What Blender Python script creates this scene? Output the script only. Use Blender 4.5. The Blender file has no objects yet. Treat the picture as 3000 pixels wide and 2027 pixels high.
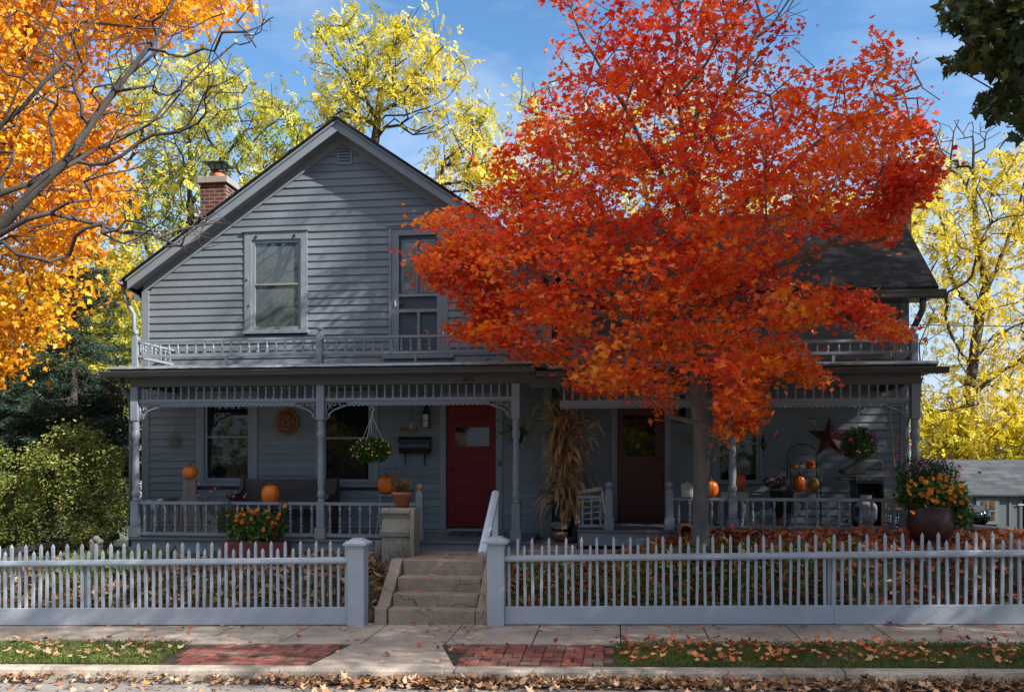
import bpy, math, random
import numpy as np
from mathutils import Vector, Matrix
R = math.radians
rng = np.random.default_rng(7)
random.seed(5)
S = bpy.context.scene
COL = S.collection
# ---------------------------------------------------------------- camera
F, VH, H, TH = 2500.0, 1346.0, 2.04, R(6.8)
cam = bpy.data.cameras.new('camera'); cam.sensor_width = 36; cam.lens = 36*F/3000
cam.shift_y = (VH-1013.5)/3000; cam.clip_end = 3000; cam.clip_start = .1
co = bpy.data.objects.new('camera', cam); COL.objects.link(co)
co.location = (0, 0, H); co.rotation_euler = (R(90), 0, TH); S.camera = co
# ---------------------------------------------------------------- light
SUN_AZ, SUN_EL = 68.0, 36.0                 # azimuth from the wall normal towards +X
sd = Vector((math.sin(R(SUN_AZ))*math.cos(R(SUN_EL)), -math.cos(R(SUN_AZ))*math.cos(R(SUN_EL)), math.sin(R(SUN_EL))))
sl = bpy.data.lights.new('sun', 'SUN'); sl.energy = 5.0; sl.angle = R(.55); sl.color = (1, .97, .91)
so = bpy.data.objects.new('sun', sl); COL.objects.link(so)
so.rotation_euler = sd.to_track_quat('Z', 'Y').to_euler(); so.location = (12, -8, 14)
W = bpy.data.worlds.new('World'); S.world = W; W.use_nodes = True
nt = W.node_tree; nt.nodes.clear()
def N(t, kind, **kw):
    n = t.nodes.new(kind)
    for k, v in kw.items():
        if k in n.inputs: n.inputs[k].default_value = v
        else: setattr(n, k, v)
    return n
sky = N(nt, 'ShaderNodeTexSky', sky_type='NISHITA', sun_disc=False, sun_elevation=R(SUN_EL), sun_rotation=math.atan2(sd.x, sd.y), air_density=1.0, dust_density=.05, ozone_density=1.6, altitude=1500.0)
tc = N(nt, 'ShaderNodeTexCoord'); mp = N(nt, 'ShaderNodeMapping'); mp.inputs['Scale'].default_value = (1.6, 1.6, 4.0)
nz = N(nt, 'ShaderNodeTexNoise', Scale=2.1, Detail=6.0, Roughness=.58); nz.inputs['Distortion'].default_value = .4
cr = N(nt, 'ShaderNodeValToRGB'); cr.color_ramp.elements[0].position = .45; cr.color_ramp.elements[1].position = .86
sx = N(nt, 'ShaderNodeSeparateXYZ'); lo = N(nt, 'ShaderNodeMapRange'); lo.inputs[1].default_value = .42; lo.inputs[2].default_value = .06; lo.inputs[3].default_value = 0; lo.inputs[4].default_value = .92
mu = N(nt, 'ShaderNodeMath', operation='MULTIPLY'); mu.inputs[1].default_value = .8
ex = N(nt, 'ShaderNodeMix', data_type='RGBA'); ex.inputs['B'].default_value = (3.2, 3.7, 4.4, 1)
zn = N(nt, 'ShaderNodeMapRange'); zn.inputs[1].default_value = .52; zn.inputs[2].default_value = .78; zn.inputs[3].default_value = 0; zn.inputs[4].default_value = .62   # bright overhead layer added out of view to lift the open shade
e2 = N(nt, 'ShaderNodeMix', data_type='RGBA'); e2.inputs['B'].default_value = (10, 9.6, 9.2, 1)
bg = N(nt, 'ShaderNodeBackground', Strength=.105); wo = N(nt, 'ShaderNodeOutputWorld')
L = nt.links.new
L(tc.outputs['Generated'], mp.inputs[0]); L(mp.outputs[0], nz.inputs['Vector']); L(nz.outputs['Fac'], cr.inputs[0])
L(tc.outputs['Generated'], sx.inputs[0]); L(sx.outputs['Z'], lo.inputs[0]); L(cr.outputs[0], mu.inputs[0]); L(mu.outputs[0], ex.inputs['Factor']); tn = N(nt, 'ShaderNodeMix', data_type='RGBA', blend_type='MULTIPLY'); tn.inputs['Factor'].default_value = 1; tn.inputs['B'].default_value = (.66, .91, 1, 1)
L(sky.outputs[0], tn.inputs['A']); hz = N(nt, 'ShaderNodeMix', data_type='RGBA'); hz.inputs['B'].default_value = (2.2, 2.75, 3.5, 1); L(lo.outputs[0], hz.inputs['Factor']); L(tn.outputs['Result'], hz.inputs['A']); L(hz.outputs['Result'], ex.inputs['A']); L(sx.outputs['Z'], zn.inputs[0]); L(zn.outputs[0], e2.inputs['Factor']); L(ex.outputs['Result'], e2.inputs['A']); L(e2.outputs['Result'], bg.inputs[0]); L(bg.outputs[0], wo.inputs[0])
S.view_settings.view_transform = 'Standard'; S.view_settings.look = 'None'; S.view_settings.exposure = 1.25; S.view_settings.gamma = 1
S.cycles.max_bounces = 6; S.cycles.transparent_max_bounces = 8; S.cycles.diffuse_bounces = 3
# ---------------------------------------------------------------- measuring: photograph pixel + real depth -> metres
def at(u, v, Y):
    s = (u-1500)/F; zc = Y/(math.cos(TH)+s*math.sin(TH))
    return zc*(s*math.cos(TH)-math.sin(TH)), H+(VH-v)*zc/F
def X_(u, Y): return at(u, 0, Y)[0]
def Z_(u, v, Y): return at(u, v, Y)[1]
# ---------------------------------------------------------------- objects
def thing(name, label, cat, loc=(0, 0, 0), group=None):
    o = bpy.data.objects.new(name, None); COL.objects.link(o); o.location = loc; o.empty_display_size = .1
    o['label'] = label; o['category'] = cat
    if group: o['group'] = group
    return o
def tag(o, label, cat, group=None):
    o['label'] = label; o['category'] = cat
    if group: o['group'] = group
    return o
def wpos(o):
    return o.location + (wpos(o.parent)+Vector(o.matrix_parent_inverse.translation) if o.parent else Vector((0, 0, 0)))
def adopt(o, parent):
    if parent:
        o.parent = parent
        if parent.type == 'EMPTY' and not parent.parent:
            o.matrix_parent_inverse = Matrix.Translation(-parent.location)
        else:                         # a part: its mesh sits at its own world place
            o.matrix_parent_inverse = Matrix.Translation(-(Vector(parent['_w']) if '_w' in parent else Vector((0, 0, 0))))
class MB:
    def __init__(s): s.v = []; s.f = []; s.sm = []
    def add(s, vs, fs, smooth=False):
        n = len(s.v); s.v += [tuple(p) for p in vs]; s.f += [tuple(n+i for i in f) for f in fs]; s.sm += [smooth]*len(fs); return s
    def box(s, x0, x1, y0, y1, z0, z1, rot=None, c=None):
        vs = [(x, y, z) for x in (x0, x1) for y in (y0, y1) for z in (z0, z1)]
        if rot is not None:
            c = Vector(c or ((x0+x1)/2, (y0+y1)/2, (z0+z1)/2)); vs = [tuple(c+rot@(Vector(p)-c)) for p in vs]
        return s.add(vs, [(0, 1, 3, 2), (4, 6, 7, 5), (0, 4, 5, 1), (2, 3, 7, 6), (0, 2, 6, 4), (1, 5, 7, 3)])
    def bar(s, a, b, w, h=None):      # square bar from a to b
        a, b = Vector(a), Vector(b); h = h or w; d = (b-a).normalized()
        up = Vector((0, 0, 1)) if abs(d.z) < .95 else Vector((0, 1, 0)); sdv = d.cross(up).normalized()*w/2; u2 = sdv.normalized().cross(d).normalized()*h/2
        vs = [p+i*sdv+j*u2 for p in (a, b) for i, j in ((-1, -1), (1, -1), (1, 1), (-1, 1))]
        return s.add(vs, [(3, 2, 1, 0), (4, 5, 6, 7), (0, 1, 5, 4), (1, 2, 6, 5), (2, 3, 7, 6), (3, 0, 4, 7)])
    def prism(s, poly, y0, y1):       # polygon in XZ pushed along Y
        n = len(poly); vs = [(x, y0, z) for x, z in poly]+[(x, y1, z) for x, z in poly]
        return s.add(vs, [tuple(range(n)), tuple(range(2*n-1, n-1, -1))]+[(i, i+n, (i+1) % n+n, (i+1) % n) for i in range(n)])
    def prismx(s, poly, x0, x1):      # polygon in YZ pushed along X
        n = len(poly); vs = [(x0, y, z) for y, z in poly]+[(x1, y, z) for y, z in poly]
        return s.add(vs, [tuple(range(n)), tuple(range(2*n-1, n-1, -1))]+[(i, i+n, (i+1) % n+n, (i+1) % n) for i in range(n)])
    def lathe(s, prof, cx=0, cy=0, cz=0, n=12, smooth=True, sq=None, rib=0, nr=0, ph=0):
        vs = []; fs = []; m = len(prof)
        for j, (r, z) in enumerate(prof):
            for i in range(n):
                a = 2*math.pi*i/n+ph; rr = r*(1-rib*abs(math.sin(nr*a/2))**.5+rib) if rib else r
                rr = r*(1-rib*(1-abs(math.sin(nr*a/2)))**2) if rib else r
                vs.append((cx+rr*math.cos(a), cy+rr*math.sin(a), cz+z))
        for j in range(m-1):
            for i in range(n):
                k = (i+1) % n; fs.append((j*n+i, j*n+k, (j+1)*n+k, (j+1)*n+i))
        fs.append(tuple(range(n-1, -1, -1))); fs.append(tuple((m-1)*n+i for i in range(n)))
        return s.add(vs, fs, smooth)
    def ball(s, c, rx, ry=None, rz=None, nu=14, nv=9, rib=0, nr=0):
        ry = ry or rx; rz = rz or rx; prof = [(max(1e-3, math.sin(math.pi*j/nv)), -math.cos(math.pi*j/nv)) for j in range(nv+1)]
        t = MB().lathe(prof, n=nu, rib=rib, nr=nr)
        return s.add([(c[0]+x*rx, c[1]+y*ry, c[2]+z*rz) for x, y, z in t.v], t.f, True)
    def tube(s, pts, r, n=6, cap=True):
        pts = [Vector(p) for p in pts]; rs = list(r) if hasattr(r, '__len__') else [r]*len(pts)
        vs = []; fs = []; pr = None
        for i, p in enumerate(pts):
            d = (pts[min(i+1, len(pts)-1)]-pts[max(i-1, 0)])
            d = d.normalized() if d.length > 1e-9 else Vector((0, 0, 1))
            if pr is None: pr = d.orthogonal().normalized()
            pr = (pr-d*pr.dot(d)); pr = pr.normalized() if pr.length > 1e-6 else d.orthogonal().normalized()
            q = d.cross(pr)
            for k in range(n):
                a = 2*math.pi*k/n; vs.append(p+(pr*math.cos(a)+q*math.sin(a))*rs[i])
        for i in range(len(pts)-1):
            for k in range(n): fs.append((i*n+k, i*n+(k+1) % n, (i+1)*n+(k+1) % n, (i+1)*n+k))
        if cap: fs.append(tuple(range(n-1, -1, -1))); fs.append(tuple((len(pts)-1)*n+k for k in range(n)))
        return s.add(vs, fs, True)
    def mesh(s, name):
        m = bpy.data.meshes.new(name); m.from_pydata(s.v, [], s.f); m.polygons.foreach_set('use_smooth', s.sm); m.update(); return m
    def build(s, name, mat, parent=None, bevel=0, loc=None):
        o = bpy.data.objects.new(name, s.mesh(name)); COL.objects.link(o); o.data.materials.append(mat)
        if loc is not None: o.location = loc
        if bevel:
            b = o.modifiers.new('bevel', 'BEVEL'); b.width = bevel; b.segments = 2; b.limit_method = 'ANGLE'; b.angle_limit = R(50); b.harden_normals = False
        if parent:
            o.parent = parent
            pw = parent.location if parent.type == 'EMPTY' else Vector(parent.get('wl', (0, 0, 0)))
            o.matrix_parent_inverse = Matrix.Translation(-Vector(pw))
        if loc is not None and any(loc): o['wl'] = tuple(loc)
        return o
def inst(src, name, loc, parent, rz=0):
    o = src.copy(); COL.objects.link(o); o.name = name; o.location = loc; o.rotation_euler = (0, 0, rz); o.parent = parent
    pw = parent.location if parent.type == 'EMPTY' else Vector((0, 0, 0)); o.matrix_parent_inverse = Matrix.Translation(-pw); return o
def tmpl(mb, mat, bevel=0):           # template kept unlinked
    o = bpy.data.objects.new('t', mb.mesh('t')); o.data.materials.append(mat)
    if bevel:
        b = o.modifiers.new('bevel', 'BEVEL'); b.width = bevel; b.segments = 1; b.limit_method = 'ANGLE'; b.angle_limit = R(50)
    return o
def struct(o, kind='structure'): o['kind'] = kind; return o
# ---------------------------------------------------------------- materials
def newmat(name):
    m = bpy.data.materials.new(name); m.use_nodes = True; t = m.node_tree; b = t.nodes['Principled BSDF']; return m, t, b
def noise(t, scale, detail=4, coord='Object', rough=.55, dist=0, stretch=None):
    c = N(t, 'ShaderNodeTexCoord'); n = N(t, 'ShaderNodeTexNoise', Scale=scale, Detail=float(detail), Roughness=rough); n.inputs['Distortion'].default_value = dist
    if stretch:
        mpp = N(t, 'ShaderNodeMapping'); mpp.inputs['Scale'].default_value = stretch; t.links.new(c.outputs[coord], mpp.inputs[0]); t.links.new(mpp.outputs[0], n.inputs['Vector'])
    else: t.links.new(c.outputs[coord], n.inputs['Vector'])
    return n.outputs['Fac']
def ramp(t, fac, stops):
    r = N(t, 'ShaderNodeValToRGB'); e = r.color_ramp.elements
    while len(e) < len(stops): e.new(.5)
    for k, (p, c) in enumerate(stops): e[k].position = p; e[k].color = (*c, 1) if len(c) == 3 else c
    t.links.new(fac, r.inputs[0]); return r.outputs[0]
def mix(t, a, b, fac, blend='MIX'):
    m = N(t, 'ShaderNodeMix', data_type='RGBA', blend_type=blend)
    for k, x in (('A', a), ('B', b), ('Factor', fac)):
        if hasattr(x, 'links') or hasattr(x, 'is_linked'): t.links.new(x, m.inputs[k])
        else: m.inputs[k].default_value = (*x, 1) if k != 'Factor' and len(x) == 3 else x
    return m.outputs['Result']
def bumpit(t, b, fac, strength=.2, dist=.01):
    n = N(t, 'ShaderNodeBump', Strength=strength, Distance=dist); t.links.new(fac, n.inputs['Height']); t.links.new(n.outputs[0], b.inputs['Normal'])
def paint(name, col, rough=.55, var=.18, scale=2.5, bump=.15, stretch=(1, 1, 1), wear=0, wearcol=(.3, .28, .25), spec=.5, metal=0):
    m, t, b = newmat(name); f = noise(t, scale, 6, stretch=stretch, rough=.65)
    c = ramp(t, f, [(.25, [x*(1-var) for x in col]), (.75, [min(1, x*(1+var)) for x in col])])
    if wear:
        f2 = noise(t, scale*6, 5, stretch=stretch, rough=.7); mk = ramp(t, f2, [(.62-wear*.1, (0, 0, 0)), (.70, (1, 1, 1))]); c = mix(t, c, wearcol, mk)
    t.links.new(c, b.inputs['Base Color']); b.inputs['Roughness'].default_value = rough; b.inputs['Specular IOR Level'].default_value = spec; b.inputs['Metallic'].default_value = metal
    if bump: bumpit(t, b, noise(t, scale*12, 4, stretch=stretch), bump, .01)
    return m
def brickmat(name, c1, c2, mortar, bw, bh, ms=.012, rough=.85, sumxy=False, zf=1.0, bump=.4, off=.5, var=.5, nz=6):
    m, t, b = newmat(name); c = N(t, 'ShaderNodeTexCoord'); sp = N(t, 'ShaderNodeSeparateXYZ'); cb = N(t, 'ShaderNodeCombineXYZ'); t.links.new(c.outputs['Object'], sp.inputs[0])
    if sumxy:
        a = N(t, 'ShaderNodeMath', operation='ADD'); t.links.new(sp.outputs[0], a.inputs[0]); t.links.new(sp.outputs[1], a.inputs[1]); t.links.new(a.outputs[0], cb.inputs[0])
    else: t.links.new(sp.outputs[0], cb.inputs[0])
    z = N(t, 'ShaderNodeMath', operation='MULTIPLY'); z.inputs[1].default_value = zf; t.links.new(sp.outputs[2], z.inputs[0]); t.links.new(z.outputs[0], cb.inputs[1])
    k = N(t, 'ShaderNodeTexBrick', Scale=1.0); k.inputs['Brick Width'].default_value = bw; k.inputs['Row Height'].default_value = bh; k.inputs['Mortar Size'].default_value = ms
    k.inputs['Color1'].default_value = (*c1, 1); k.inputs['Color2'].default_value = (*c2, 1); k.inputs['Mortar'].default_value = (*mortar, 1); k.offset = off; k.inputs['Mortar Smooth'].default_value = .2
    t.links.new(cb.outputs[0], k.inputs['Vector'])
    cc = mix(t, k.outputs['Color'], ramp(t, noise(t, nz, 6), [(.3, (1-var, 1-var, 1-var)), (.7, (1, 1, 1))]), 1.0, 'MULTIPLY')
    t.links.new(cc, b.inputs['Base Color']); b.inputs['Specular IOR Level'].default_value = .12; b.inputs['Roughness'].default_value = rough
    iv = N(t, 'ShaderNodeMath', operation='SUBTRACT'); iv.inputs[0].default_value = 1; t.links.new(k.outputs['Fac'], iv.inputs[1]); bumpit(t, b, iv.outputs[0], bump, .01); return m
def concrete(name, col, rough=.9, grit=120, stain=.35):
    m, t, b = newmat(name)
    c = ramp(t, noise(t, 1.3, 7, rough=.7), [(.3, [x*(1-stain) for x in col]), (.7, [x*1.12 for x in col])])
    g = ramp(t, noise(t, grit, 2), [(.35, (.72, .72, .72)), (.65, (1.15, 1.13, 1.1))]); c = mix(t, c, g, 1.0, 'MULTIPLY')
    vo = N(t, 'ShaderNodeTexVoronoi', feature='DISTANCE_TO_EDGE', Scale=.9); tcv = N(t, 'ShaderNodeTexCoord'); nv = N(t, 'ShaderNodeTexNoise', Scale=2.5, Detail=5.0); av = N(t, 'ShaderNodeMix', data_type='RGBA'); av.inputs['Factor'].default_value = .28
    t.links.new(tcv.outputs['Object'], nv.inputs['Vector']); t.links.new(tcv.outputs['Object'], av.inputs['A']); t.links.new(nv.outputs['Color'], av.inputs['B']); t.links.new(av.outputs['Result'], vo.inputs['Vector'])
    c = mix(t, c, ramp(t, vo.outputs['Distance'], [(.0, (.45, .43, .40)), (.006, (1, 1, 1))]), 1.0, 'MULTIPLY')      # hairline cracks
    t.links.new(c, b.inputs['Base Color']); b.inputs['Roughness'].default_value = rough; bumpit(t, b, noise(t, grit*.7, 4), .35, .006); return m
def leafmat(name, stops, trans=.35, rough=.45, nscale=1.2, nmix=.5, spec=.35, zcol=None):
    m, t, b = newmat(name); g = N(t, 'ShaderNodeNewGeometry'); f = noise(t, nscale, 3)
    mm = N(t, 'ShaderNodeMapRange'); mm.inputs[1].default_value = .3; mm.inputs[2].default_value = .7; t.links.new(f, mm.inputs[0])
    a = N(t, 'ShaderNodeMix', data_type='FLOAT'); a.inputs[0].default_value = nmix; t.links.new(g.outputs['Random Per Island'], a.inputs[2]); t.links.new(mm.outputs[0], a.inputs[3])
    fo = a.outputs[0]
    if zcol:      # leaves turn from crimson at the top of the crown to orange at its skirt
        tcz = N(t, 'ShaderNodeTexCoord'); sz = N(t, 'ShaderNodeSeparateXYZ'); mz = N(t, 'ShaderNodeMapRange'); mz.inputs[1].default_value = zcol[0]; mz.inputs[2].default_value = zcol[1]; mz.inputs[3].default_value = -zcol[2]*.5; mz.inputs[4].default_value = zcol[2]*.6
        t.links.new(tcz.outputs['Object'], sz.inputs[0]); t.links.new(sz.outputs[2], mz.inputs[0]); az = N(t, 'ShaderNodeMath', operation='ADD'); az.use_clamp = True; t.links.new(fo, az.inputs[0]); t.links.new(mz.outputs[0], az.inputs[1]); fo = az.outputs[0]
    c = ramp(t, fo, stops); t.links.new(c, b.inputs['Base Color']); b.inputs['Roughness'].default_value = rough; b.inputs['Specular IOR Level'].default_value = spec
    tr = N(t, 'ShaderNodeBsdfTranslucent'); t.links.new(c, tr.inputs[0]); ms = N(t, 'ShaderNodeMixShader'); ms.inputs[0].default_value = trans
    o = t.nodes['Material Output']; t.links.new(b.outputs[0], ms.inputs[1]); t.links.new(tr.outputs[0], ms.inputs[2]); t.links.new(ms.outputs[0], o.inputs[0]); return m
def glassmat(name, col=(.008, .009, .010), ior=1.5, rough=.03):
    m, t, b = newmat(name); b.inputs['Base Color'].default_value = (*col, 1); b.inputs['Roughness'].default_value = rough; b.inputs['IOR'].default_value = ior
    bumpit(t, b, noise(t, 2.2, 2), .025, .02); return m
GREY = (.143, .167, .190)
M = {}
M['siding'] = paint('siding_paint', GREY, .5, .12, 1.6, .12, (1, 1, 6), spec=.4)
_t = M['siding'].node_tree; _b = _t.nodes['Principled BSDF']; _g = N(_t, 'ShaderNodeNewGeometry'); _src = _b.inputs['Base Color'].links[0].from_socket
_c = mix(_t, _src, ramp(_t, _g.outputs['Random Per Island'], [(0, (.88, .88, .89)), (1, (1.08, 1.08, 1.07))]), 1.0, 'MULTIPLY'); _c = mix(_t, _c, ramp(_t, noise(_t, .7, 7, rough=.75, stretch=(1, 1, .35)), [(.3, (.80, .81, .80)), (.62, (1.05, 1.05, 1.05))]), 1.0, 'MULTIPLY'); _t.links.new(_c, _b.inputs['Base Color'])
M['trim'] = paint('trim_paint', (.163, .187, .212), .5, .10, 2, .1, (1, 1, .4), spec=.4)
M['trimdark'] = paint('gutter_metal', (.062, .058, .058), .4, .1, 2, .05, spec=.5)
M['shadeddoor'] = paint('shaded_red_door_paint', (.055, .003, .004), .5, .15, 2, .05)  # darker copy of the red door paint, porch shade put into the colour
M['floorpaint'] = paint('porch_floor_paint', (.10, .11, .13), .35, .15, 2, .1)
M['rail'] = paint('railing_paint', (.176, .200, .228), .5, .1, 3, .1)
M['fence'] = paint('fence_paint', (.365, .40, .45), .6, .10, 3, .22, (1, 1, 1), wear=.25, wearcol=(.36, .38, .43))
_t = M['fence'].node_tree; _b = _t.nodes['Principled BSDF']; _src = _b.inputs['Base Color'].links[0].from_socket
_c = mix(_t, _src, ramp(_t, noise(_t, 5, 5, rough=.8, dist=1.5, stretch=(.35, 1, 3)), [(.25, (.72, .72, .72)), (.36, (1, 1, 1)), (.7, (1.04, 1.04, 1.03))]), 1.0, 'MULTIPLY'); _t.links.new(_c, _b.inputs['Base Color'])
M['handrail'] = paint('handrail_paint', (.60, .66, .76), .5, .08, 3, .12)
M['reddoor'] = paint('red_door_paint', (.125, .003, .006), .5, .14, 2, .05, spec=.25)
M['shingle'] = brickmat('dark_shingles', (.006, .007, .009), (.013, .014, .017), (.002, .002, .003), .33, .20, .008, .85, zf=1.4, bump=.6, var=.35, nz=9)
M['shingleg'] = brickmat('grey_shingles', (.045, .050, .057), (.080, .085, .094), (.05, .05, .055), .55, .16, .01, .9, zf=1.35, bump=.5, var=.25, nz=5)
M['brick'] = brickmat('red_chimney_brick', (.105, .042, .036), (.15, .06, .048), (.24, .21, .19), .21, .075, .01, .9, sumxy=True, bump=.5)
M['brick2'] = brickmat('orange_chimney_brick', (.26, .075, .035), (.34, .11, .05), (.22, .16, .12), .21, .075, .01, .9, sumxy=True, bump=.5)
M['cap'] = concrete('chimney_cap_concrete', (.28, .26, .235))
M['clay'] = paint('clay_flue', (.45, .13, .05), .7, .15, 6)
M['black'] = paint('black_metal', (.012, .012, .014), .35, .2, 5, .05)
M['tin'] = paint('porch_roof_tin', (.30, .33, .36), .35, .3, 5, .2, wear=.5, wearcol=(.13, .07, .045), metal=.5)
M['deck'] = paint('porch_roof_felt', (.10, .115, .115), .8, .25, 4, .3)
M['glass'] = glassmat('window_glass')
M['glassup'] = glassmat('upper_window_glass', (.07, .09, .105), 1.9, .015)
M['screen'] = paint('door_screen', (.042, .056, .078), .6, .15, 3, .05)
M['concrete'] = concrete('sidewalk_concrete', (.40, .335, .28), stain=.5)
M['stepconc'] = concrete('step_concrete', (.37, .29, .22), grit=90, stain=.5)
M['kerb'] = concrete('kerb_concrete', (.40, .345, .29), grit=60, stain=.65)
M['asphalt'] = concrete('road_asphalt', (.21, .19, .175), grit=90, stain=.25)
M['stone'] = concrete('old_stone', (.30, .275, .225), grit=45, stain=.6)
M['rock'] = concrete('field_stone', (.16, .12, .10), grit=20, stain=.5)
M['rockdark'] = concrete('dark_stone', (.055, .05, .048), grit=20, stain=.5)
M['rockpink'] = concrete('pink_stone', (.22, .12, .09), grit=20, stain=.4)
M['terra'] = paint('terracotta', (.33, .10, .055), .7, .15, 5, .1)
M['redwood'] = paint('red_planter_paint', (.13, .022, .02), .7, .2, 6, .2)
M['maroon'] = paint('maroon_enamel', (.060, .017, .015), .45, .25, 4, .1, wear=.15, wearcol=(.02, .012, .01))
M['oldwood'] = paint('weathered_wood', (.17, .14, .12), .85, .3, 5, .5, (1, 1, .2), wear=.6, wearcol=(.07, .055, .045))
M['benchwood'] = paint('dark_bench_wood', (.045, .035, .032), .7, .3, 4, .3, (.3, 1, 1))
M['cream'] = paint('cream_paint', (.35, .32, .27), .6, .2, 6, .1)
M['white'] = paint('white_plastic', (.62, .62, .62), .45, .05, 5, .03)
M['pumpkin'] = paint('pumpkin_skin', (.72, .15, .008), .4, .15, 6, .08)
M['pumpkind'] = paint('deep_pumpkin_skin', (.50, .085, .008), .4, .2, 6, .1)
M['gourd'] = paint('warty_yellow_gourd', (.42, .19, .03), .6, .4, 30, .9)
M['stem'] = paint('pumpkin_stem', (.12, .09, .035), .8, .3, 12, .3)
M['bark'] = paint('maple_bark', (.15, .135, .12), .9, .35, 8, 1.0, (1, 1, .25))
M['barkdark'] = paint('dark_bark', (.045, .034, .027), .9, .35, 6, .8, (1, 1, .3))
M['barkmid'] = paint('grey_brown_bark', (.045, .036, .031), .9, .5, 2.5, .7, (1, 1, .6))
M['barkpale'] = paint('pale_bark', (.10, .085, .072), .9, .35, 5, .7, (1, 1, .4))
M['soil'] = paint('soil', (.035, .026, .018), .95, .4, 5, .6)
M['lawn'] = paint('lawn_soil', (.035, .045, .015), .95, .5, 4, .5)
# ================================================================ THE HOUSE
YW, YR, YP, YG = 13.6, 13.9, 12.4, 12.15      # left wall, right wall, porch posts, gutter front
house = thing('house', 'grey clapboard two storey house with front gable, long porch and red doors', 'house', (-1.5, 14, .8))
GX, SLP, ZAP = -4.42, .685, 7.58               # gable ridge x, slope, underside of the roof at the wall
XL, XC, XRR = -7.9, -1.0, 4.53
def gz(x): return ZAP-.21-abs(x-GX)*SLP
def siding(mb, xl, xr, z0, z1, y, openings, exposure=.122, gable=None):
    z = z0
    while z < z1-.01:
        zt = min(z+exposure, z1); a, b = xl, xr; a2, b2 = a, b; e = exposure*random.uniform(.97, 1.03); 
        if gable:
            if gable(GX) <= z+.02: break
            w0 = (gable(GX)-z)/SLP; w1 = max(.0, (gable(GX)-zt)/SLP)
            a, b = max(xl, GX-w0), min(xr, GX+w0); a2, b2 = max(xl, GX-w1), min(xr, GX+w1)
        zm = (z+zt)/2; cuts = sorted([(o[0], o[1]) for o in openings if o[2] < zm < o[3]])
        segs = []; cur, cur2 = a, a2
        for c0, c1 in cuts: segs.append((cur, c0, cur2, c0)); cur = cur2 = c1
        segs.append((cur, b, cur2, b2))
        for s0, s1, t0, t1 in segs:
            if s1-s0 < .02: continue
            j0, j1 = random.uniform(-.002, .002), random.uniform(-.002, .002); lip = .022+random.uniform(-.002, .003)
            n = max(1, int((s1-s0)/random.uniform(1.6, 3.4))); 
            for k in range(n):
                xa, xb = s0+(s1-s0)*k/n, s0+(s1-s0)*(k+1)/n; ta, tb = t0+(t1-t0)*k/n, t0+(t1-t0)*(k+1)/n
                za, zb = z+j0+(j1-j0)*k/n, z+j0+(j1-j0)*(k+1)/n
                mb.add([(xa, y-lip, za), (xb, y-lip, zb), (tb, y-.003, zt+.004), (ta, y-.003, zt+.004), (xa, y+.004, za), (xb, y+.004, zb)], [(0, 1, 2, 3), (4, 5, 1, 0)])
        z = zt
def rect(u0, u1, v0, v1, Y):
    uc = (u0+u1)/2; return (X_(u0, Y), X_(u1, Y), Z_(uc, v1, Y), Z_(uc, v0, Y))
# openings (x0,x1,z0,z1) measured on the wall plane
UW = rect(719, 902, 680, 980, YW); UD = rect(1140, 1313, 663, 1042, YW)
LW1 = rect(577, 756, 1150, 1425, YW); LW2 = rect(925, 1110, 1150, 1428, YW); RD = rect(1289, 1473, 1150, 1552, YW)
RD2 = rect(1790, 1965, 1165, 1530, YR); RW = rect(2088, 2236, 1165, 1420, YR)
zf_l, zf_r = .87, 1.05
# siding meshes
m = MB(); siding(m, XL+.11, XC-.12, .80, 8, YW, [UW, UD, LW1, LW2, RD], gable=lambda x: ZAP-abs(x-GX)*SLP-.36)
wallL = m.build('gable_wall', M['siding'], house)
m = MB(); siding(m, XC+.02, XRR-.11, .80, 4.62, YR, [RD2, RW]); wallR = m.build('wing_wall', M['siding'], house)
# wall bodies: back sheets, side walls
m = MB()
m.prism([(XL, .2), (XC, .2), (XC, gz(XC)), (GX, gz(GX)), (XL, gz(XL))], YW+.09, YW+.16)
m.box(XL+.003, XL+.1, YW+.16, 19, .2, gz(XL)-.02); m.box(XC-.09, XC-.003, YW+.16, 19, .2, gz(XC)-.02)
m.box(XC, XRR, YR+.09, YR+.16, .2, 4.6); m.prismx([(YR+.165, .2), (17, .2), (17, 4.6), (15.45, 5.95), (YR+.165, 4.65)], XRR-.1, XRR-.003)
m.prism([(XL+.1, .2), (XC-.1, .2), (XC-.1, gz(XC)-.05), (GX, gz(GX)-.05), (XL+.1, gz(XL)-.05)], 18.9, 19)
m.build('side_wall', M['siding'], house)
m = MB()                                          # outside corner return of the gable block, lit by the sun
for k in range(33): z = .8+.122*k; m.add([(XC+.016, YW+.03, z), (XC+.016, YR, z), (XC+.003, YR, z+.12), (XC+.003, YW+.03, z+.12), (XC, YW+.03, z), (XC, YR, z)], [(0, 1, 2, 3), (4, 5, 1, 0)])
for k in range(40): z = .6+.122*k; m.add([(XL-.016, YW+.03, z), (XL-.016, 19, z), (XL-.003, 19, z+.12), (XL-.003, YW+.03, z+.12)], [(3, 2, 1, 0)])
for k in range(30): z = .8+.122*k; m.add([(XRR+.016, YR+.03, z), (XRR+.016, 17, z), (XRR+.003, 17, z+.12), (XRR+.003, YR+.03, z+.12)], [(0, 1, 2, 3)])
m.build('side_siding', M['siding'], house)
def cb(x0, x1, y, z0, z1, nm='corner_board'): MB().box(x0, x1, y-.03, y+.08, z0, z1).build(nm, M['trim'], house, .004)
cb(XL-.02, XL+.11, YW, .8, gz(XL)-.1); cb(XC-.12, XC+.022, YW, .72, 4.65); cb(XRR-.11, XRR+.02, YR, .9, 4.62)
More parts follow.
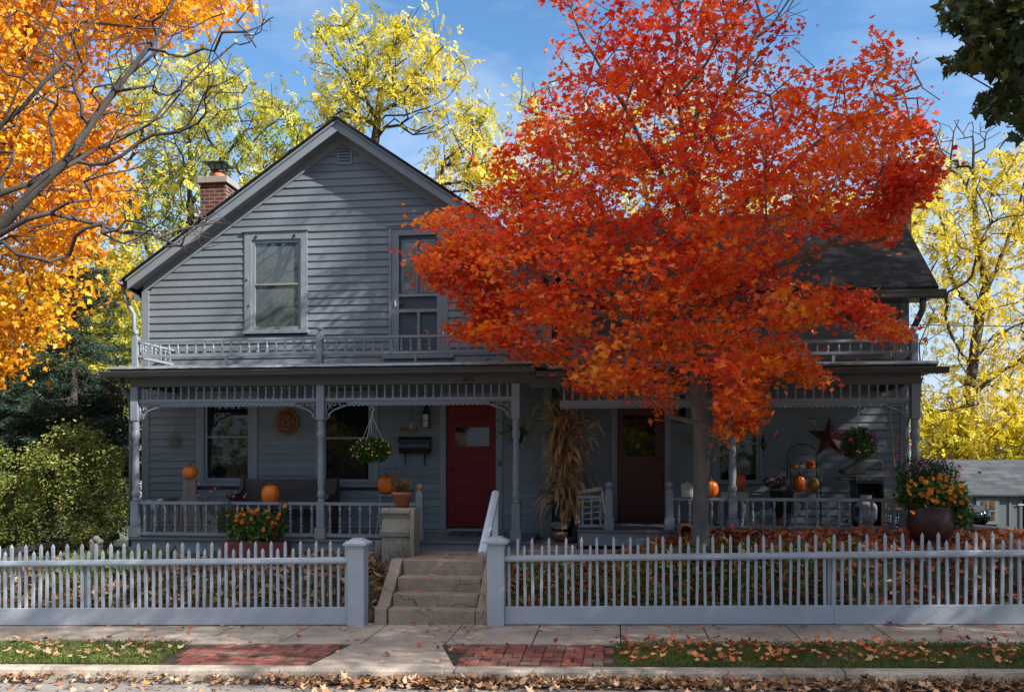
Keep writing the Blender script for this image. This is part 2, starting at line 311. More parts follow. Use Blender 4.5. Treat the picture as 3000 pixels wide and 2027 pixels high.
# frieze boards of the gable, gable fascia (rake boards), soffit
for sgn in (-1, 1):
    def gp(d, h): return (GX+sgn*d, ZAP-d*SLP+h)
    Ld = 3.47
    MB().prism([gp(0, -.36), gp(Ld, -.36), gp(Ld, -.19), gp(0, -.19)][::sgn], YW-.032, YW+.02).build('frieze_board', M['trim'], house)
    MB().prism([gp(0, -.255), gp(3.60, -.255), gp(3.60, -.110), gp(0, -.110)][::sgn], YW-.30, YW-.26).build('rake_board', M['trim'], house, .004)
    MB().prism([gp(0, -.115), gp(3.62, -.115), gp(3.62, -.072), gp(0, -.072)][::sgn], YW-.325, YW-.302).build('rake_moulding', M['trim'], house, .004)
    MB().prism([gp(0, -.208), gp(3.59, -.208), gp(3.59, -.188), gp(0, -.188)][::sgn], YW-.258, YW+.02).build('soffit', M['trim'], house)
    MB().prism([gp(-.0, -.069), gp(3.67, -.069), gp(3.67, -.03), gp(0, -.03)][::sgn], YW-.35, 19.4).build('gable_roof', M['shingle'], house)
# wing roof
zr0, zr1, yr0, yr1 = 4.60, 6.28, YR-.40, 15.35
m = MB(); m.prismx([(yr0, zr0), (yr1, zr1), (17.4, zr0), (17.4, zr0+.05), (yr1, zr1+.05), (yr0, zr0+.05)], XC-.6, 4.85); m.build('wing_roof', M['shingle'], house)
MB().prismx([(yr0+.03, zr0-.13), (yr1, zr1-.13), (yr1, zr1-.004), (yr0+.03, zr0-.004)], 4.78, 4.82).build('rake_board', M['trimdark'], house)
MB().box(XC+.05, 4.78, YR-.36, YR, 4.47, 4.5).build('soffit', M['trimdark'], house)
def gutter(x0, x1, y, z0, z1, nm='gutter', d=.12):
    m = MB(); m.prismx([(y+.02, z0), (y-.0, z0+.02), (y-.012, z0+(z1-z0)*.55), (y-.03, z1-.012), (y-.03, z1), (y-.012, z1), (y+.005, z0+(z1-z0)*.6), (y+.03, z0+.012), (y+d, z0+.012), (y+d, z1), (y+d+.012, z1), (y+d+.012, z0)], x0, x1)
    for x in (x0, x1): m.prismx([(y-.005, z0+.002), (y-.028, z1-.002), (y+d, z1-.002), (y+d, z0+.002)], x-.003, x+.003)
    return m.build(nm, M['trimdark'], house)
gutter(XC, 4.92, YR-.50, 4.46, 4.58)
gutter(-7.77, -1.12, YG, 3.286, 3.376); gutter(-1.10, 4.50, YG+.01, 3.216, 3.30)
# left eave gutter of the gable (runs back) + downspouts
exl = GX-3.67; ezl = ZAP-3.67*SLP-.069
MB().box(exl-.12, exl+.0, YW-.33, 19.4, ezl-.05, ezl+.04).build('gutter', M['trim'], house, .008)
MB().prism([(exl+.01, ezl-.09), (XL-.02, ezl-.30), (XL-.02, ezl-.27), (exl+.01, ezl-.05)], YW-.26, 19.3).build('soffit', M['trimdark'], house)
def spout(pts, nm='downspout', mat='trimdark', r=.038): MB().tube(pts, r, 8).build(nm, M[mat], house)
spout([(exl-.05, YW-.2, ezl-.04), (exl-.05, YW-.2, ezl-.16), (exl-.02, YW-.2, ezl-.24), (XL-.16, YW-.16, ezl-.40), (XL-.09, YW-.14, ezl-.52), (XL-.085, YW-.14, 3.62)], mat='trim')
spout([(-7.52, YP-.06, 3.29), (-7.52, YP-.06, 3.17), (-7.49, YP-.04, 3.08), (-7.42, YP-.02, 3.0), (-7.40, YP-.01, 2.9), (-7.405, YP+.0, 2.2), (-7.41, YP+.0, .7)])
spout([(4.62, YR-.42, 4.47), (4.62, YR-.40, 4.3), (4.58, YR-.25, 4.12), (4.56, YR-.1, 4.0), (4.56, YR-.08, 3.5)], r=.05)
spout([(4.60, YR-.12, 3.3), (4.60, YR-.12, .9)], r=.05)
# gable vent
vx0, vx1, vz0, vz1 = rect(988, 1034, 443, 484, YW)
v = MB().box(vx0, vx1, YW-.03, YW+.02, vz0, vz1).build('gable_vent', M['trim'], house, .003)
for k in range(4): z = vz0+.045+k*.05; MB().box(vx0+.04, vx1-.04, YW-.034, YW-.0305, z, z+.022).build('vent_slot', M['black'], v)
# chimneys
c0, c1, cy0 = X_(587, 16.2), X_(661, 16.2), 16.2
ch = MB().box(c0, c1, cy0, cy0+.47, 4.9, Z_(620, 530, 16.2)).build('chimney', M['brick'], house)
zc = Z_(620, 538, 16.2); MB().box(c0-.055, c1+.055, cy0-.055, cy0+.525, zc, zc+.13).build('chimney_cap', M['cap'], ch, .012)
zf = zc+.13; cxm, cym = (c0+c1)/2, cy0+.235
MB().lathe([(.125, 0), (.125, .17), (.10, .17), (.10, .02)], cxm, cym, zf, 16).build('flue', M['clay'], ch)
h = MB().box(cxm-.23, cxm+.23, cym-.23, cym+.23, zf+.30, zf+.32); h.lathe([(.30, zf+.32), (.12, zf+.37)], cxm, cym, 0, 4, False, ph=math.pi/4)
for k in range(8):
    a = k*math.pi/4; h.bar((cxm+.12*math.cos(a), cym+.12*math.sin(a), zf+.16), (cxm+.2*math.cos(a), cym+.2*math.sin(a), zf+.30), .012)
h.lathe([(.13, zf+.13), (.13, zf+.2), (.12, zf+.2)], cxm, cym, 0, 16)
h.build('chimney_hood', M['black'], ch)
x0, x1 = X_(2594, 15.6), X_(2656, 15.6)
ch2 = MB().box(x0, x1, 15.35, 15.85, 5.4, Z_(2620, 490, 15.4)).build('chimney', M['brick2'], house)
MB().box(x0-.04, x1+.04, 15.31, 15.89, Z_(2620, 490, 15.4), Z_(2620, 478, 15.4)).build('chimney_cap', M['brick2'], ch2, .01)
MB().prism([(-9.0, 5.2), (-7.9, 5.98), (-6.2, 5.98), (-6.2, 4.0), (-9.0, 4.0)], 18, 21).build('rear_roof', M['shingleg'], house)
# ---------------------------------------------------------------- windows and doors
def window(r, Y, pane, meet, gl, panemat, mull=None, hood=True):
    x0, x1, z0, z1 = r; gx0, gx1, gz0, gz1 = gl
    f = MB()
    f.box(x0, gx0-.05, Y-.035, Y+.05, z0+.07, z1); f.box(gx1+.05, x1, Y-.035, Y+.05, z0+.07, z1)
    f.box(gx0-.05, gx1+.05, Y-.035, Y+.05, gz1+.05, z1); f.box(gx0-.05, gx1+.05, Y-.035, Y+.05, z0+.07, gz0-.06)
    w = f.build('window', M['trim'], house, .004)
    MB().box(x0-.02, x1+.02, Y-.07, Y+.03, z0+.01, z0+.068).build('sill', M['trim'], w, .004)
    if hood: MB().box(x0-.02, x1+.02, Y-.06, Y+.02, z1+.002, z1+.03).build('drip_cap', M['trim'], w, .003)
    s_ = MB(); s_.box(gx0-.047, gx0, Y-.012, Y+.03, gz0-.057, gz1+.047); s_.box(gx1, gx1+.047, Y-.012, Y+.03, gz0-.057, gz1+.047)
    s_.box(gx0, gx1, Y-.012, Y+.03, gz1, gz1+.047); s_.box(gx0, gx1, Y-.012, Y+.03, gz0-.057, gz0); s_.box(gx0, gx1, Y-.010, Y+.03, meet-.015, meet+.015)
    s_.build('sash', M['trim'], w)
    MB().box(gx0+.001, gx1-.001, Y+.02, Y+.026, gz0+.001, gz1-.001).build('pane', M[panemat], w)
    return w
g = rect(747.6, 874.7, 711, 957, YW); uw = window(UW, YW, 0, Z_(811, 833, YW), g, 'glassup')
MB().box(g[0]+.005, g[1]-.005, YW+.04, YW+.045, g[2], g[3]).build('curtain', M['cream'], uw)
for i, (u, v) in enumerate(((753, 696), (865, 692))): MB().box(X_(u, YW)-.015, X_(u, YW)+.015, YW-.05, YW-.036, Z_(u, v, YW)-.02, Z_(u, v, YW)+.02).build('hook', M['black'], uw)
for i, (u, v) in enumerate(((729, 818), (735, 894))): MB().box(X_(u, YW)-.01, X_(u, YW)+.01, YW-.055, YW-.036, Z_(u, v, YW)-.02, Z_(u, v, YW)+.02).build('latch', M['tin'], uw)
window(LW1, YW, 0, Z_(667, 1280, YW), rect(608, 727, 1178, 1400, YW), 'glass')
window(LW2, YW, 0, Z_(1015, 1283, YW), rect(955, 1080, 1178, 1403, YW), 'glass')
wr = window(RW, YR, 0, Z_(2160, 1299, YR), rect(2109, 2215, 1190, 1405, YR), 'glass')
m = MB()
for k in range(9): z = Z_(2160, 1215+k*8, YR); m.box(X_(2112, YR), X_(2212, YR), YR+.008, YR+.015, z-.008, z+.004)
m.build('blind', M['cream'], wr)
# upper door: casing, screen door, panes
x0, x1, z0, z1 = UD; o0, o1 = X_(1169, YW), X_(1281, YW); ot = Z_(1225, 689, YW)
d = MB(); d.box(x0, o0-.12, YW-.035, YW+.05, z0, z1); d.box(o1+.10, x1, YW-.035, YW+.05, z0, z1); d.box(o0-.12, o1+.10, YW-.035, YW+.05, ot+.11, z1); d.box(x0-.1, x1+.1, YW-.06, YW+.05, z0-.05, z0-.002)
d.box(x0-.02, x1+.02, YW-.055, YW+.02, z1+.002, z1+.03)
ud = d.build('upper_door_casing', M['trim'], house, .004)
s_ = MB(); zq = [Z_(1225, v, YW) for v in (862, 867, 907, 913)]
s_.box(o0-.117, o0, YW-.015, YW+.02, z0+.0, ot+.107); s_.box(o1, o1+.097, YW-.015, YW+.02, z0, ot+.107); s_.box(o0, o1, YW-.015, YW+.02, ot, ot+.107); s_.box(o0, o1, YW-.015, YW+.02, z0, z0+.06)
s_.box(o0, o1, YW-.015, YW+.02, zq[1]-.01, zq[0]+.01); s_.box(o0, o1, YW-.015, YW+.02, zq[3]-.01, zq[2]+.01); xm = X_(1226.6, YW); s_.box(xm-.022, xm+.022, YW-.013, YW+.018, z0+.06, zq[3]-.01)
s_.build('screen_door', M['trim'], ud)
MB().box(o0+.002, o1-.002, YW+.03, YW+.04, z0+.02, ot-.002).build('screen', M['screen'], ud)
s_ = MB(); pa = zq[0]+.06
for a, b in ((o0+.07, xm-.05), (xm+.05, o1-.07)):
    for (q0, q1) in ((pa, ot-.10), ):
        s_.box(a-.03, a, YW+.02, YW+.0295, q0-.03, q1+.03); s_.box(b, b+.03, YW+.02, YW+.0295, q0-.03, q1+.03); s_.box(a, b, YW+.02, YW+.0295, q1, q1+.03); s_.box(a, b, YW+.02, YW+.0295, q0-.03, q0)
s_.build('door_panel', M['siding'], ud)
MB().box(o0+.075, xm-.055, YW+.022, YW+.0295, pa+.01, ot-.11).build('pane', M['glassup'], ud); MB().box(xm+.055, o1-.075, YW+.022, YW+.0295, pa+.01, ot-.11).build('pane', M['glassup'], ud)
MB().ball((o0+.04, YW-.0, zq[2]+.1), .028).build('knob', M['black'], ud)
MB().box(o0-.06, o0-.045, YW-.05, YW-.016, zq[2]+.05, zq[2]+.15).build('handle', M['white'], ud, .004)
MB().box(o1+.095, o1+.12, YW-.045, YW-.036, Z_(1300, 980, YW), Z_(1300, 968, YW)).build('hinge', M['white'], ud)
# ground floor doors
def door(r, Y, leaf, glass, panels, mat, knob, mullions=0):
    x0, x1, z0, z1 = r; lx0, lx1, lz0, lz1 = leaf
    d = MB(); d.box(x0, lx0-.004, Y-.035, Y+.06, z0, z1); d.box(lx1+.004, x1, Y-.035, Y+.06, z0, z1); d.box(lx0-.004, lx1+.004, Y-.035, Y+.06, lz1+.004, z1); d.box(x0-.03, x1+.03, Y-.09, Y+.06, z0-.06, z0-.002)
    c = d.build('door_casing', M['trim'], house, .004)
    gx0, gx1, gz0, gz1 = glass; l = MB(); yf = Y+.008
    l.box(lx0, lx1, yf+.012, yf+.04, lz0, lz1)                     # backing, then stiles and rails proud of it
    cutz = sorted([(gz0, gz1)]+[(p[2], p[3]) for p in panels]); 
    l.box(lx0, gx0, yf, yf+.011, lz0, lz1); l.box(gx1, lx1, yf, yf+.011, lz0, lz1)
    rows = sorted(set(cutz)); z = lz0
    for a, b in rows: l.box(gx0, gx1, yf, yf+.011, z, a); z = b
    l.box(gx0, gx1, yf, yf+.011, z, lz1)
    for p in panels:
        l.box(p[0]+.03, p[1]-.03, yf+.004, yf+.0115, p[2]+.03, p[3]-.03)
    for k in range(len(panels)-1):
        if abs(panels[k][2]-panels[k+1][2]) < 1e-6: l.box(panels[k][1], panels[k+1][0], yf+.001, yf+.011, panels[k][2], panels[k][3])
    dr = l.build('door', M[mat], c, .003)
    MB().box(gx0, gx1, yf+.006, yf+.0115, gz0, gz1).build('pane', M['glass'], c)
    MB().ball((knob[0], yf-.045, knob[1]), .03, .025, .03).lathe([(.025, 0), (.025, .004)], knob[0], yf, knob[1]).build('knob', M['black'], c)
    return c
lz = rect(1308, 1452.6, 1165, 1543, YW); gl = rect(1333, 1433, 1252, 1306.6, YW)
pan = [(gl[0], gl[1], Z_(1383, b, YW), Z_(1383, a, YW)) for a, b in ((1180, 1226), (1327, 1357), (1377, 1407), (1427, 1457), (1477, 1511))]
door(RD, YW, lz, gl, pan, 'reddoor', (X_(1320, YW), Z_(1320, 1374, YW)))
lz = rect(1809, 1946, 1180, 1523, YR); gl = rect(1825, 1921, 1217, 1336, YR); xm = (gl[0]+gl[1])/2
zz = [Z_(1873, v, YR) for v in (1348, 1383, 1410, 1487)]
dd = door(RD2, YR, lz, gl, [(gl[0], xm-.03, zz[3], zz[2]), (xm+.03, gl[1], zz[3], zz[2]), (gl[0], gl[1], zz[1], zz[0])], 'shadeddoor', (X_(1930, YR), Z_(1930, 1343, YR)))
# ---------------------------------------------------------------- porch
pXL, pXR = X_(398, YP), X_(2680, YP); xE = -1.27; xS = X_(1692, YP)
m = MB(); m.add([(pXL-.06, YP-.1, .848), (xE+.08, YP-.1, .848), (xE+.08, YW, .875), (pXL-.06, YW, .875), (pXL-.06, YP-.1, .815), (xE+.08, YP-.1, .815), (xE+.08, YW, .84), (pXL-.06, YW, .84)], [(0, 1, 2, 3), (4, 5, 1, 0), (5, 6, 2, 1), (7, 4, 0, 3)])
m.build('porch_floor', M['floorpaint'], house)
m = MB(); m.add([(xS, YP-.1, 1.03), (pXR+.08, YP-.1, 1.03), (pXR+.08, YR, 1.055), (xS, YR, 1.055), (xS, YP-.1, 1.0), (pXR+.08, YP-.1, 1.0), (pXR+.08, YR, 1.02), (xS, YR, 1.02)], [(0, 1, 2, 3), (4, 5, 1, 0), (6, 7, 3, 2), (7, 4, 0, 3), (5, 6, 2, 1)])
m.build('porch_floor', M['floorpaint'], house)
MB().box(pXL-.04, xE+.06, YP-.06, YP-.02, .66, .812).box(pXL-.04, pXL, YP-.02, YW, .62, .812).box(xE+.02, xE+.06, YP-.02, YW, .66, .812).build('porch_skirt', M['trim'], house, .004)
MB().box(xS+.01, pXR+.06, YP-.06, YP-.02, .80, .998).box(xS+.01, xS+.05, YP-.02, YR, .7, .998).build('porch_skirt', M['trim'], house, .004)
MB().box(pXL-.08, -4.9, YP-.085, YP-.062, .60, .70).build('skirt_board', M['trim'], house, .004)
# beams, ceiling, roof
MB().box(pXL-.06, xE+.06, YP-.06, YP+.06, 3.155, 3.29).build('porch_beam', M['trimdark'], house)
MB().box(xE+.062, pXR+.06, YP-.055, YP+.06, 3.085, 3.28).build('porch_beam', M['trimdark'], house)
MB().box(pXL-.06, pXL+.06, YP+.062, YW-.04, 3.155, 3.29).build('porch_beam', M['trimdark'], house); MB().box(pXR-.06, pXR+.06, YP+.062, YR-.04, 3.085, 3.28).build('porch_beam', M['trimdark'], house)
m = MB(); m.prismx([(YG+.13, 3.33), (YG+.0, 3.40), (YG+.0, 3.43), (YW, 3.63), (YW, 3.29), (YG+.13, 3.29)], -7.62, XC+.05); m.build('porch_roof', M['deck'], house)
m = MB(); m.prismx([(YG+.13, 3.27), (YG+.0, 3.33), (YG+.0, 3.36), (YR, 3.56), (YR, 3.23), (YG+.13, 3.23)], XC+.06, 4.36); m.build('porch_roof', M['deck'], house)
def flash(x0, x1, z):
    m = MB(); n = 40
    for k in range(n):
        a, b = x0+(x1-x0)*k/n, x0+(x1-x0)*(k+1)/n; j = random.uniform(-.003, .004)
        m.add([(a, YG-.03, z-.022+j), (b, YG-.03, z-.022+j), (b, YG-.022, z+.006), (a, YG-.022, z+.006), (b, YG+.22, z+.045), (a, YG+.22, z+.045)], [(0, 1, 2, 3), (3, 2, 4, 5)])
    m.build('drip_edge', M['tin'], house)
flash(-7.66, XC+.05, 3.432); flash(XC+.07, 4.36, 3.362)
# turned members
def post_prof(h):    # turned middle part of a porch post between the square blocks
    return [(.05, 0), (.058, .015), (.05, .03), (.044, .05), (.052, .07), (.062, .10), (.062, .13), (.05, .165), (.044, .18), (.05, .195), (.044, .21), (.05, .24), (.055, .30), (.045, h-.40), (.042, h-.30), (.052, h-.28), (.064, h-.24), (.064, h-.19), (.05, h-.155), (.05, h-.12), (.058, h-.08), (.05, h-.03), (.055, h-.015), (.05, h)]
def turned(h, r, n=8):
    q = h; return [(r*.8, 0), (r*.75, .04*q), (r*.45, .07*q), (r*.85, .10*q), (r*1.0, .14*q), (r*.8, .18*q), (r*.45, .21*q), (r*.75, .26*q), (r*.95, .34*q), (r*.6, .62*q), (r*.45, .74*q), (r*.8, .77*q), (r*.85, .81*q), (r*.45, .85*q), (r*.8, .90*q), (r*.8, q)]
def baluster_mb(h, w, sq=.13):
    m = MB(); a = h*sq; m.box(-w/2, w/2, -w/2, w/2, -h/2, -h/2+a*1.1).box(-w/2, w/2, -w/2, w/2, h/2-a, h/2)
    m.lathe(turned(h-2.1*a, w*.78), 0, 0, -h/2+a*1.1, 8); return m
def bead_mb(h, w):   # short bead-and-cone spindle
    m = MB(); m.box(-w/2, w/2, -w/2, w/2, -h/2, -h/2+.18*h).lathe([(w*.55, -h*.32), (w*.3, -h*.18), (w*.5, -h*.08), (w*.62, 0), (w*.5, h*.09), (w*.25, h*.17), (w*.5, h*.2), (w*.35, h*.26), (w*.6, h*.36), (w*.6, h*.5)], n=8); return m
T = {'bal': tmpl(baluster_mb(.42, .034), M['rail']), 'balr': tmpl(baluster_mb(.40, .034), M['rail']), 'bead': tmpl(bead_mb(.165, .034), M['rail']), 'beadr': tmpl(bead_mb(.165, .034), M['rail']), 'frz': tmpl(bead_mb(.19, .034), M['rail'])}
def porch_post(x, zb, zrail, zsq, ztop, y=YP, w=.12):
    p = MB().lathe(post_prof(zsq-zrail), x, y, zrail, 16).build('porch_post', M['rail'], house)
    MB().box(x-w/2, x+w/2, y-w/2, y+w/2, zb+.165, zrail).build('post_block', M['rail'], p, .006); MB().box(x-w/2, x+w/2, y-w/2, y+w/2, zsq, ztop).build('post_block', M['rail'], p, .006)
    MB().box(x-w/2-.022, x+w/2+.022, y-w/2-.022, y+w/2+.022, zb, zb+.165).build('post_base', M['rail'], p, .006)
for u in (398, 941, 1512): porch_post(X_(u, YP), .85, 1.40, 2.635, 3.153)
for u in (2146, 2680): porch_post(X_(u, YP), 1.032, 1.51, 2.60, 3.083)
def newel(u, zb, zt, y=YP):
    x = X_(u, y); m = MB().box(x-.052, x+.052, y-.052, y+.052, zb+.17, zt-.0); p = m.build('newel_post', M['rail'], house, .005)
    MB().box(x-.07, x+.07, y-.07, y+.07, zb, zb+.17).build('post_base', M['rail'], p, .005)
    MB().lathe([(.05, 0), (.035, .015), (.045, .03)], x, y, zt, 14).ball((x, y, zt+.075), .052).build('ball_finial', M['rail'], p)
newel(1230, .85, 1.56); newel(1784, 1.032, 1.60); newel(1961, 1.032, 1.60)
def railing(nm, a, b, zt, th, zbm, bh, sp, t, hmid, w=.05, first=None, name2='baluster', y0=YP, y1=None):
    y1 = y0 if y1 is None else y1; A, B = Vector((a, y0, 0)), Vector((b, y1, 0)); d = (B-A).length
    m = MB(); z = zt-th/2; m.bar((a, y0, z), (b, y1, z), w, th)
    r = m.build(nm, M['rail'], house)
    if zbm is not None: MB().bar((a, y0, zbm+bh/2), (b, y1, zbm+bh/2), w*.9, bh).build('bottom_rail', M['rail'], r)
    n = max(2, round(d/sp)); 
    for k in range(n):
        p = A+(B-A)*((k+.5)/n); o = inst(T[t], name2, (p.x, p.y, hmid), r, random.uniform(-.05, .05)); 
    return r
xm1, xm2, xm3 = X_(941, YP), X_(1230, YP), X_(1512, YP)
railing('porch_railing', pXL+.06, xm1-.06, 1.40, .045, .88, .05, .163, 'bal', 1.1425)
railing('porch_railing', xm1+.06, xm2-.055, 1.40, .045, .88, .05, .163, 'bal', 1.1425)
railing('porch_railing', pXL, pXL, 1.40, .045, .88, .05, .15, 'bal', 1.1425, y0=YP+.06, y1=YW-.02)
railing('porch_railing', xm3, xm3, 1.40, .045, .88, .05, .15, 'bal', 1.1425, y0=YP+.06, y1=YW-.5)
xa, xb = X_(1961, YP), X_(2146, YP)
railing('porch_railing', xa+.055, xb-.06, 1.50, .045, 1.065, .038, .143, 'balr', 1.279)
railing('porch_railing', xb+.06, pXR-.06, 1.50, .045, 1.065, .038, .143, 'balr', 1.279)
railing('porch_railing', pXR, pXR, 1.50, .045, 1.065, .038, .12, 'balr', 1.279, y0=YP+.06, y1=YR-.02)
railing('porch_railing', X_(1690, YP)+.02, X_(1773, YP), 1.52, .04, 1.065, .038, .13, 'balr', 1.279)
# frieze: spindles, rail, scalloped lace
def lace(a, b, z, y, parent):
    m = MB(); n = int((b-a)/.0705); w = (b-a)/n; seg = 8
    for k in range(n):                           # strip of scallops, each with a round hole
        x = a+(k+.5)*w; r = w*.5; ir = w*.15; zc = z-.04
        out = [(x-w/2, z)]+[(x+r*math.cos(math.pi+math.pi*j/seg), zc+r*.98*math.sin(math.pi+math.pi*j/seg)) for j in range(seg+1)]+[(x+w/2, z)]
        inn = [(x+ir*math.cos(math.pi*.75+2*math.pi*j/len(out)), zc-.004+ir*math.sin(math.pi*.75+2*math.pi*j/len(out))) for j in range(len(out))]
        L2 = len(out)
        for yy, fl in ((y-.009, 1), (y+.009, -1)):
            vs = [(p[0], yy, p[1]) for p in out+inn]; m.add(vs, [tuple([i, (i+1) % L2, L2+(i+1) % L2, L2+i][::fl]) for i in range(L2)])
        vs = [(p[0], y-.009, p[1]) for p in out]+[(p[0], y+.009, p[1]) for p in out]; m.add(vs, [(i, i+L2, i+1+L2, i+1) for i in range(L2-1)])
    m.build('lace_trim', M['rail'], parent)
def bracket(x, z, y, sg, parent):
    m = MB(); P = lambda a, b: (x+sg*a, z-b)
    def rib(pts, w=.024):
        m.tube([(P(a, b)[0], y, P(a, b)[1]) for a, b in pts], w/2, 5)
    rib([(0, 0), (.0, .27)], .024); rib([(0, .0), (.36, .0)], .024)
    rib([(.01, .26), (.05, .22), (.07, .16), (.12, .12), (.2, .09), (.27, .07), (.34, .035)], .028)
    rib([(.02, .03), (.06, .06), (.05, .1), (.02, .12)]); rib([(.08, .03), (.14, .05), (.16, .02)]); rib([(.2, .02), (.22, .05), (.28, .04)]); rib([(.02, .16), (.05, .18), (.03, .21)]); rib([(.04, .02), (.1, .09)], .02)
    m.build('bracket', M['rail'], parent)
def frieze(a, b, zt, zb, left=True, right=True, n=None):
    f = MB().box(a, b, YP-.03, YP+.03, zb-.045, zb).build('frieze_rail', M['rail'], house, .004)
    n = n or round((b-a)/.123)
    for k in range(n): inst(T['frz'], 'spindle', (a+(b-a)*(k+.5)/n, YP, (zt+zb)/2), f)
    la, lb = a+(.34 if left else 0), b-(.34 if right else 0)
    lace(la, lb, zb-.046, YP, f)
    MB().box(a, b, YP-.012, YP+.012, zb-.062, zb-.0455).build('lace_batten', M['rail'], f)
    if left: bracket(a+.012, zb-.06, YP, 1, f)
    if right: bracket(b-.012, zb-.06, YP, -1, f)
frieze(pXL+.062, xm1-.062, 3.155, 2.962); frieze(xm1+.062, xm3-.062, 3.155, 2.962)
frieze(X_(1640, YP), xb-.062, 3.085, 2.895, left=False); frieze(xb+.062, pXR-.062, 3.085, 2.895)
# balcony on the porch roof
def bal_post(u, zb, zt, ball=True, y=YP+.08):
    x = X_(u, y); p = MB().box(x-.046, x+.046, y-.046, y+.046, zb, zt).build('balcony_post', M['rail'], house, .004)
    if ball: MB().lathe([(.04, 0), (.028, .012), (.03, .02)], x, y, zt, 12).ball((x, y, zt+.062), .045).build('ball_finial', M['rail'], p)
    return x
yb = YP+.08
b0, b1, b2 = bal_post(398, 3.48, 3.945), bal_post(937, 3.48, 3.955), bal_post(1506, 3.46, 3.98, False)
def balr(a, b, zt, zb, t, y0=yb, y1=None, zbase=3.49):
    r = railing('balcony_railing', a, b, zt, .035, zb, .04, .145, t, (zt-.035+zb+.04)/2, .06, y0=y0, y1=y1, name2='baluster')
    if y1 is None: MB().box((a+b)/2-.02, (a+b)/2+.02, y0-.02, y0+.02, zbase, zb).build('rail_foot', M['rail'], r)
balr(b0+.046, b1-.046, 3.895, 3.62, 'bead'); balr(b1+.046, b2-.046, 3.895, 3.62, 'bead')
balr(b0, b0, 3.895, 3.62, 'bead', yb+.05, YW-.02); balr(b2, b2, 3.895, 3.62, 'bead', yb+.05, YW-.02)
c0_, c1_, c2_ = bal_post(1690, 3.4, 3.79), bal_post(2210, 3.4, 3.79), bal_post(2677, 3.4, 3.79)
balr(c0_+.046, c1_-.046, 3.725, 3.52, 'beadr', zbase=3.42); balr(c1_+.046, c2_-.046, 3.725, 3.52, 'beadr', zbase=3.42); balr(c2_, c2_, 3.725, 3.52, 'beadr', yb+.05, YR-.02)
# house number
def text(body, size, loc, mat, parent, name, ext=.006, rot=(R(90), 0, 0), align='CENTER'):
    cu = bpy.data.curves.new('n', 'FONT'); cu.body = body; cu.size = size; cu.extrude = ext; cu.align_x = align
    t = bpy.data.objects.new('n', cu); COL.objects.link(t); dg = bpy.context.evaluated_depsgraph_get()
    me = bpy.data.meshes.new_from_object(t.evaluated_get(dg)); COL.objects.unlink(t); bpy.data.objects.remove(t)
    rm = Matrix.Rotation(rot[2], 4, 'Z')@Matrix.Rotation(rot[0], 4, 'X'); me.transform(Matrix.Translation(loc)@rm)
    o = bpy.data.objects.new(name, me); COL.objects.link(o); me.materials.clear(); me.materials.append(mat)
    if parent: o.parent = parent; o.matrix_parent_inverse = Matrix.Translation(-(parent.location if parent.type == 'EMPTY' else Vector((0, 0, 0))))
    return o
text('663', .115, (X_(1374, YP), YP-.067, Z_(1374, 1119, YP)), M['black'], house, 'house_number')
# stone foundation under the left porch
m = MB(); x = pXL-.02
while x < -4.6:
    w = random.uniform(.12, .24); m.ball((x+w/2, YP-.0, .62+random.uniform(-.02, .02)), w*.56, .08, .06, 8, 6); m.ball((x+w/2+.05, YP-.01, .54), w*.5, .08, .06, 8, 6); x += w
m.build('stone_foundation', M['rock'], house)
MB().box(pXL+.0, pXL+.22, YP-.07, YP+.1, .42, .66).build('brick_pier', M['brick'], house)
# ================================================================ GROUND AND STREET
def zs(x): return .024*(x+2.17)
def sm(t): t = max(0, min(1, t)); return t*t*(3-2*t)
def ground(x, y):
    zf = zs(max(-14, min(9, x)))-.03
    zh = .50 if x < -8 else (.50+.16*(x+8)/5 if x < -3 else (.66+.36*sm((x+.5)/2.0) if x < 1.5 else 1.02))
    if x < -8.5: zh = .50-.05*sm((-8.5-x)/5)
    if x > 5.2: zh = 1.02-.35*sm((x-5.2)/4)
    a = sm((y-10.5)/1.0)*.80+.20*sm((y-11.3)/1.1)
    z = zf+(zh-zf)*a
    if y > 13.2: z -= 1.9*sm((y-13.2)/14)
    return z
def sheet(name, xs, ys, mat, zfn, jit=0):
    m = MB(); nx, ny = len(xs), len(ys)
    m.v = [(x, y, zfn(x, y)+(random.uniform(-jit, jit) if jit else 0)) for y in ys for x in xs]
    m.f = [(j*nx+i, j*nx+i+1, (j+1)*nx+i+1, (j+1)*nx+i) for j in range(ny-1) for i in range(nx-1)]; m.sm = [True]*len(m.f)
    return struct(m.build(name, mat))
ar = lambda a, b, s: list(np.arange(a, b, s))+[b]
M['ground'] = paint('far_ground', (.05, .055, .02), .95, .4, .5, .3)
sheet('ground', [-900, -200, -60, 60, 200, 900], [-400, -60, 26, 60, 200, 1500], M['ground'], lambda x, y: -1.3 if y > 20 else -.45)
M['yard'] = paint('yard_soil_and_grass', (.055, .055, .022), .95, .5, 3, .6, wear=.4, wearcol=(.05, .025, .015))
sheet('yard', ar(-30, -16, 2)+ar(-15, -2.97, .13), ar(10.46, 12.5, .12)+ar(12.8, 32, .8), M['yard'], ground, .012)
sheet('yard', ar(-1.52, 8, .13)+ar(9, 40, 2), ar(10.46, 12.6, .12)+ar(12.9, 32, .8), M['yard'], ground, .012)
sheet('yard', [-2.97, -2.2, -1.52], ar(12.45, 32, .8), M['yard'], lambda x, y: ground(x, y)-.1)
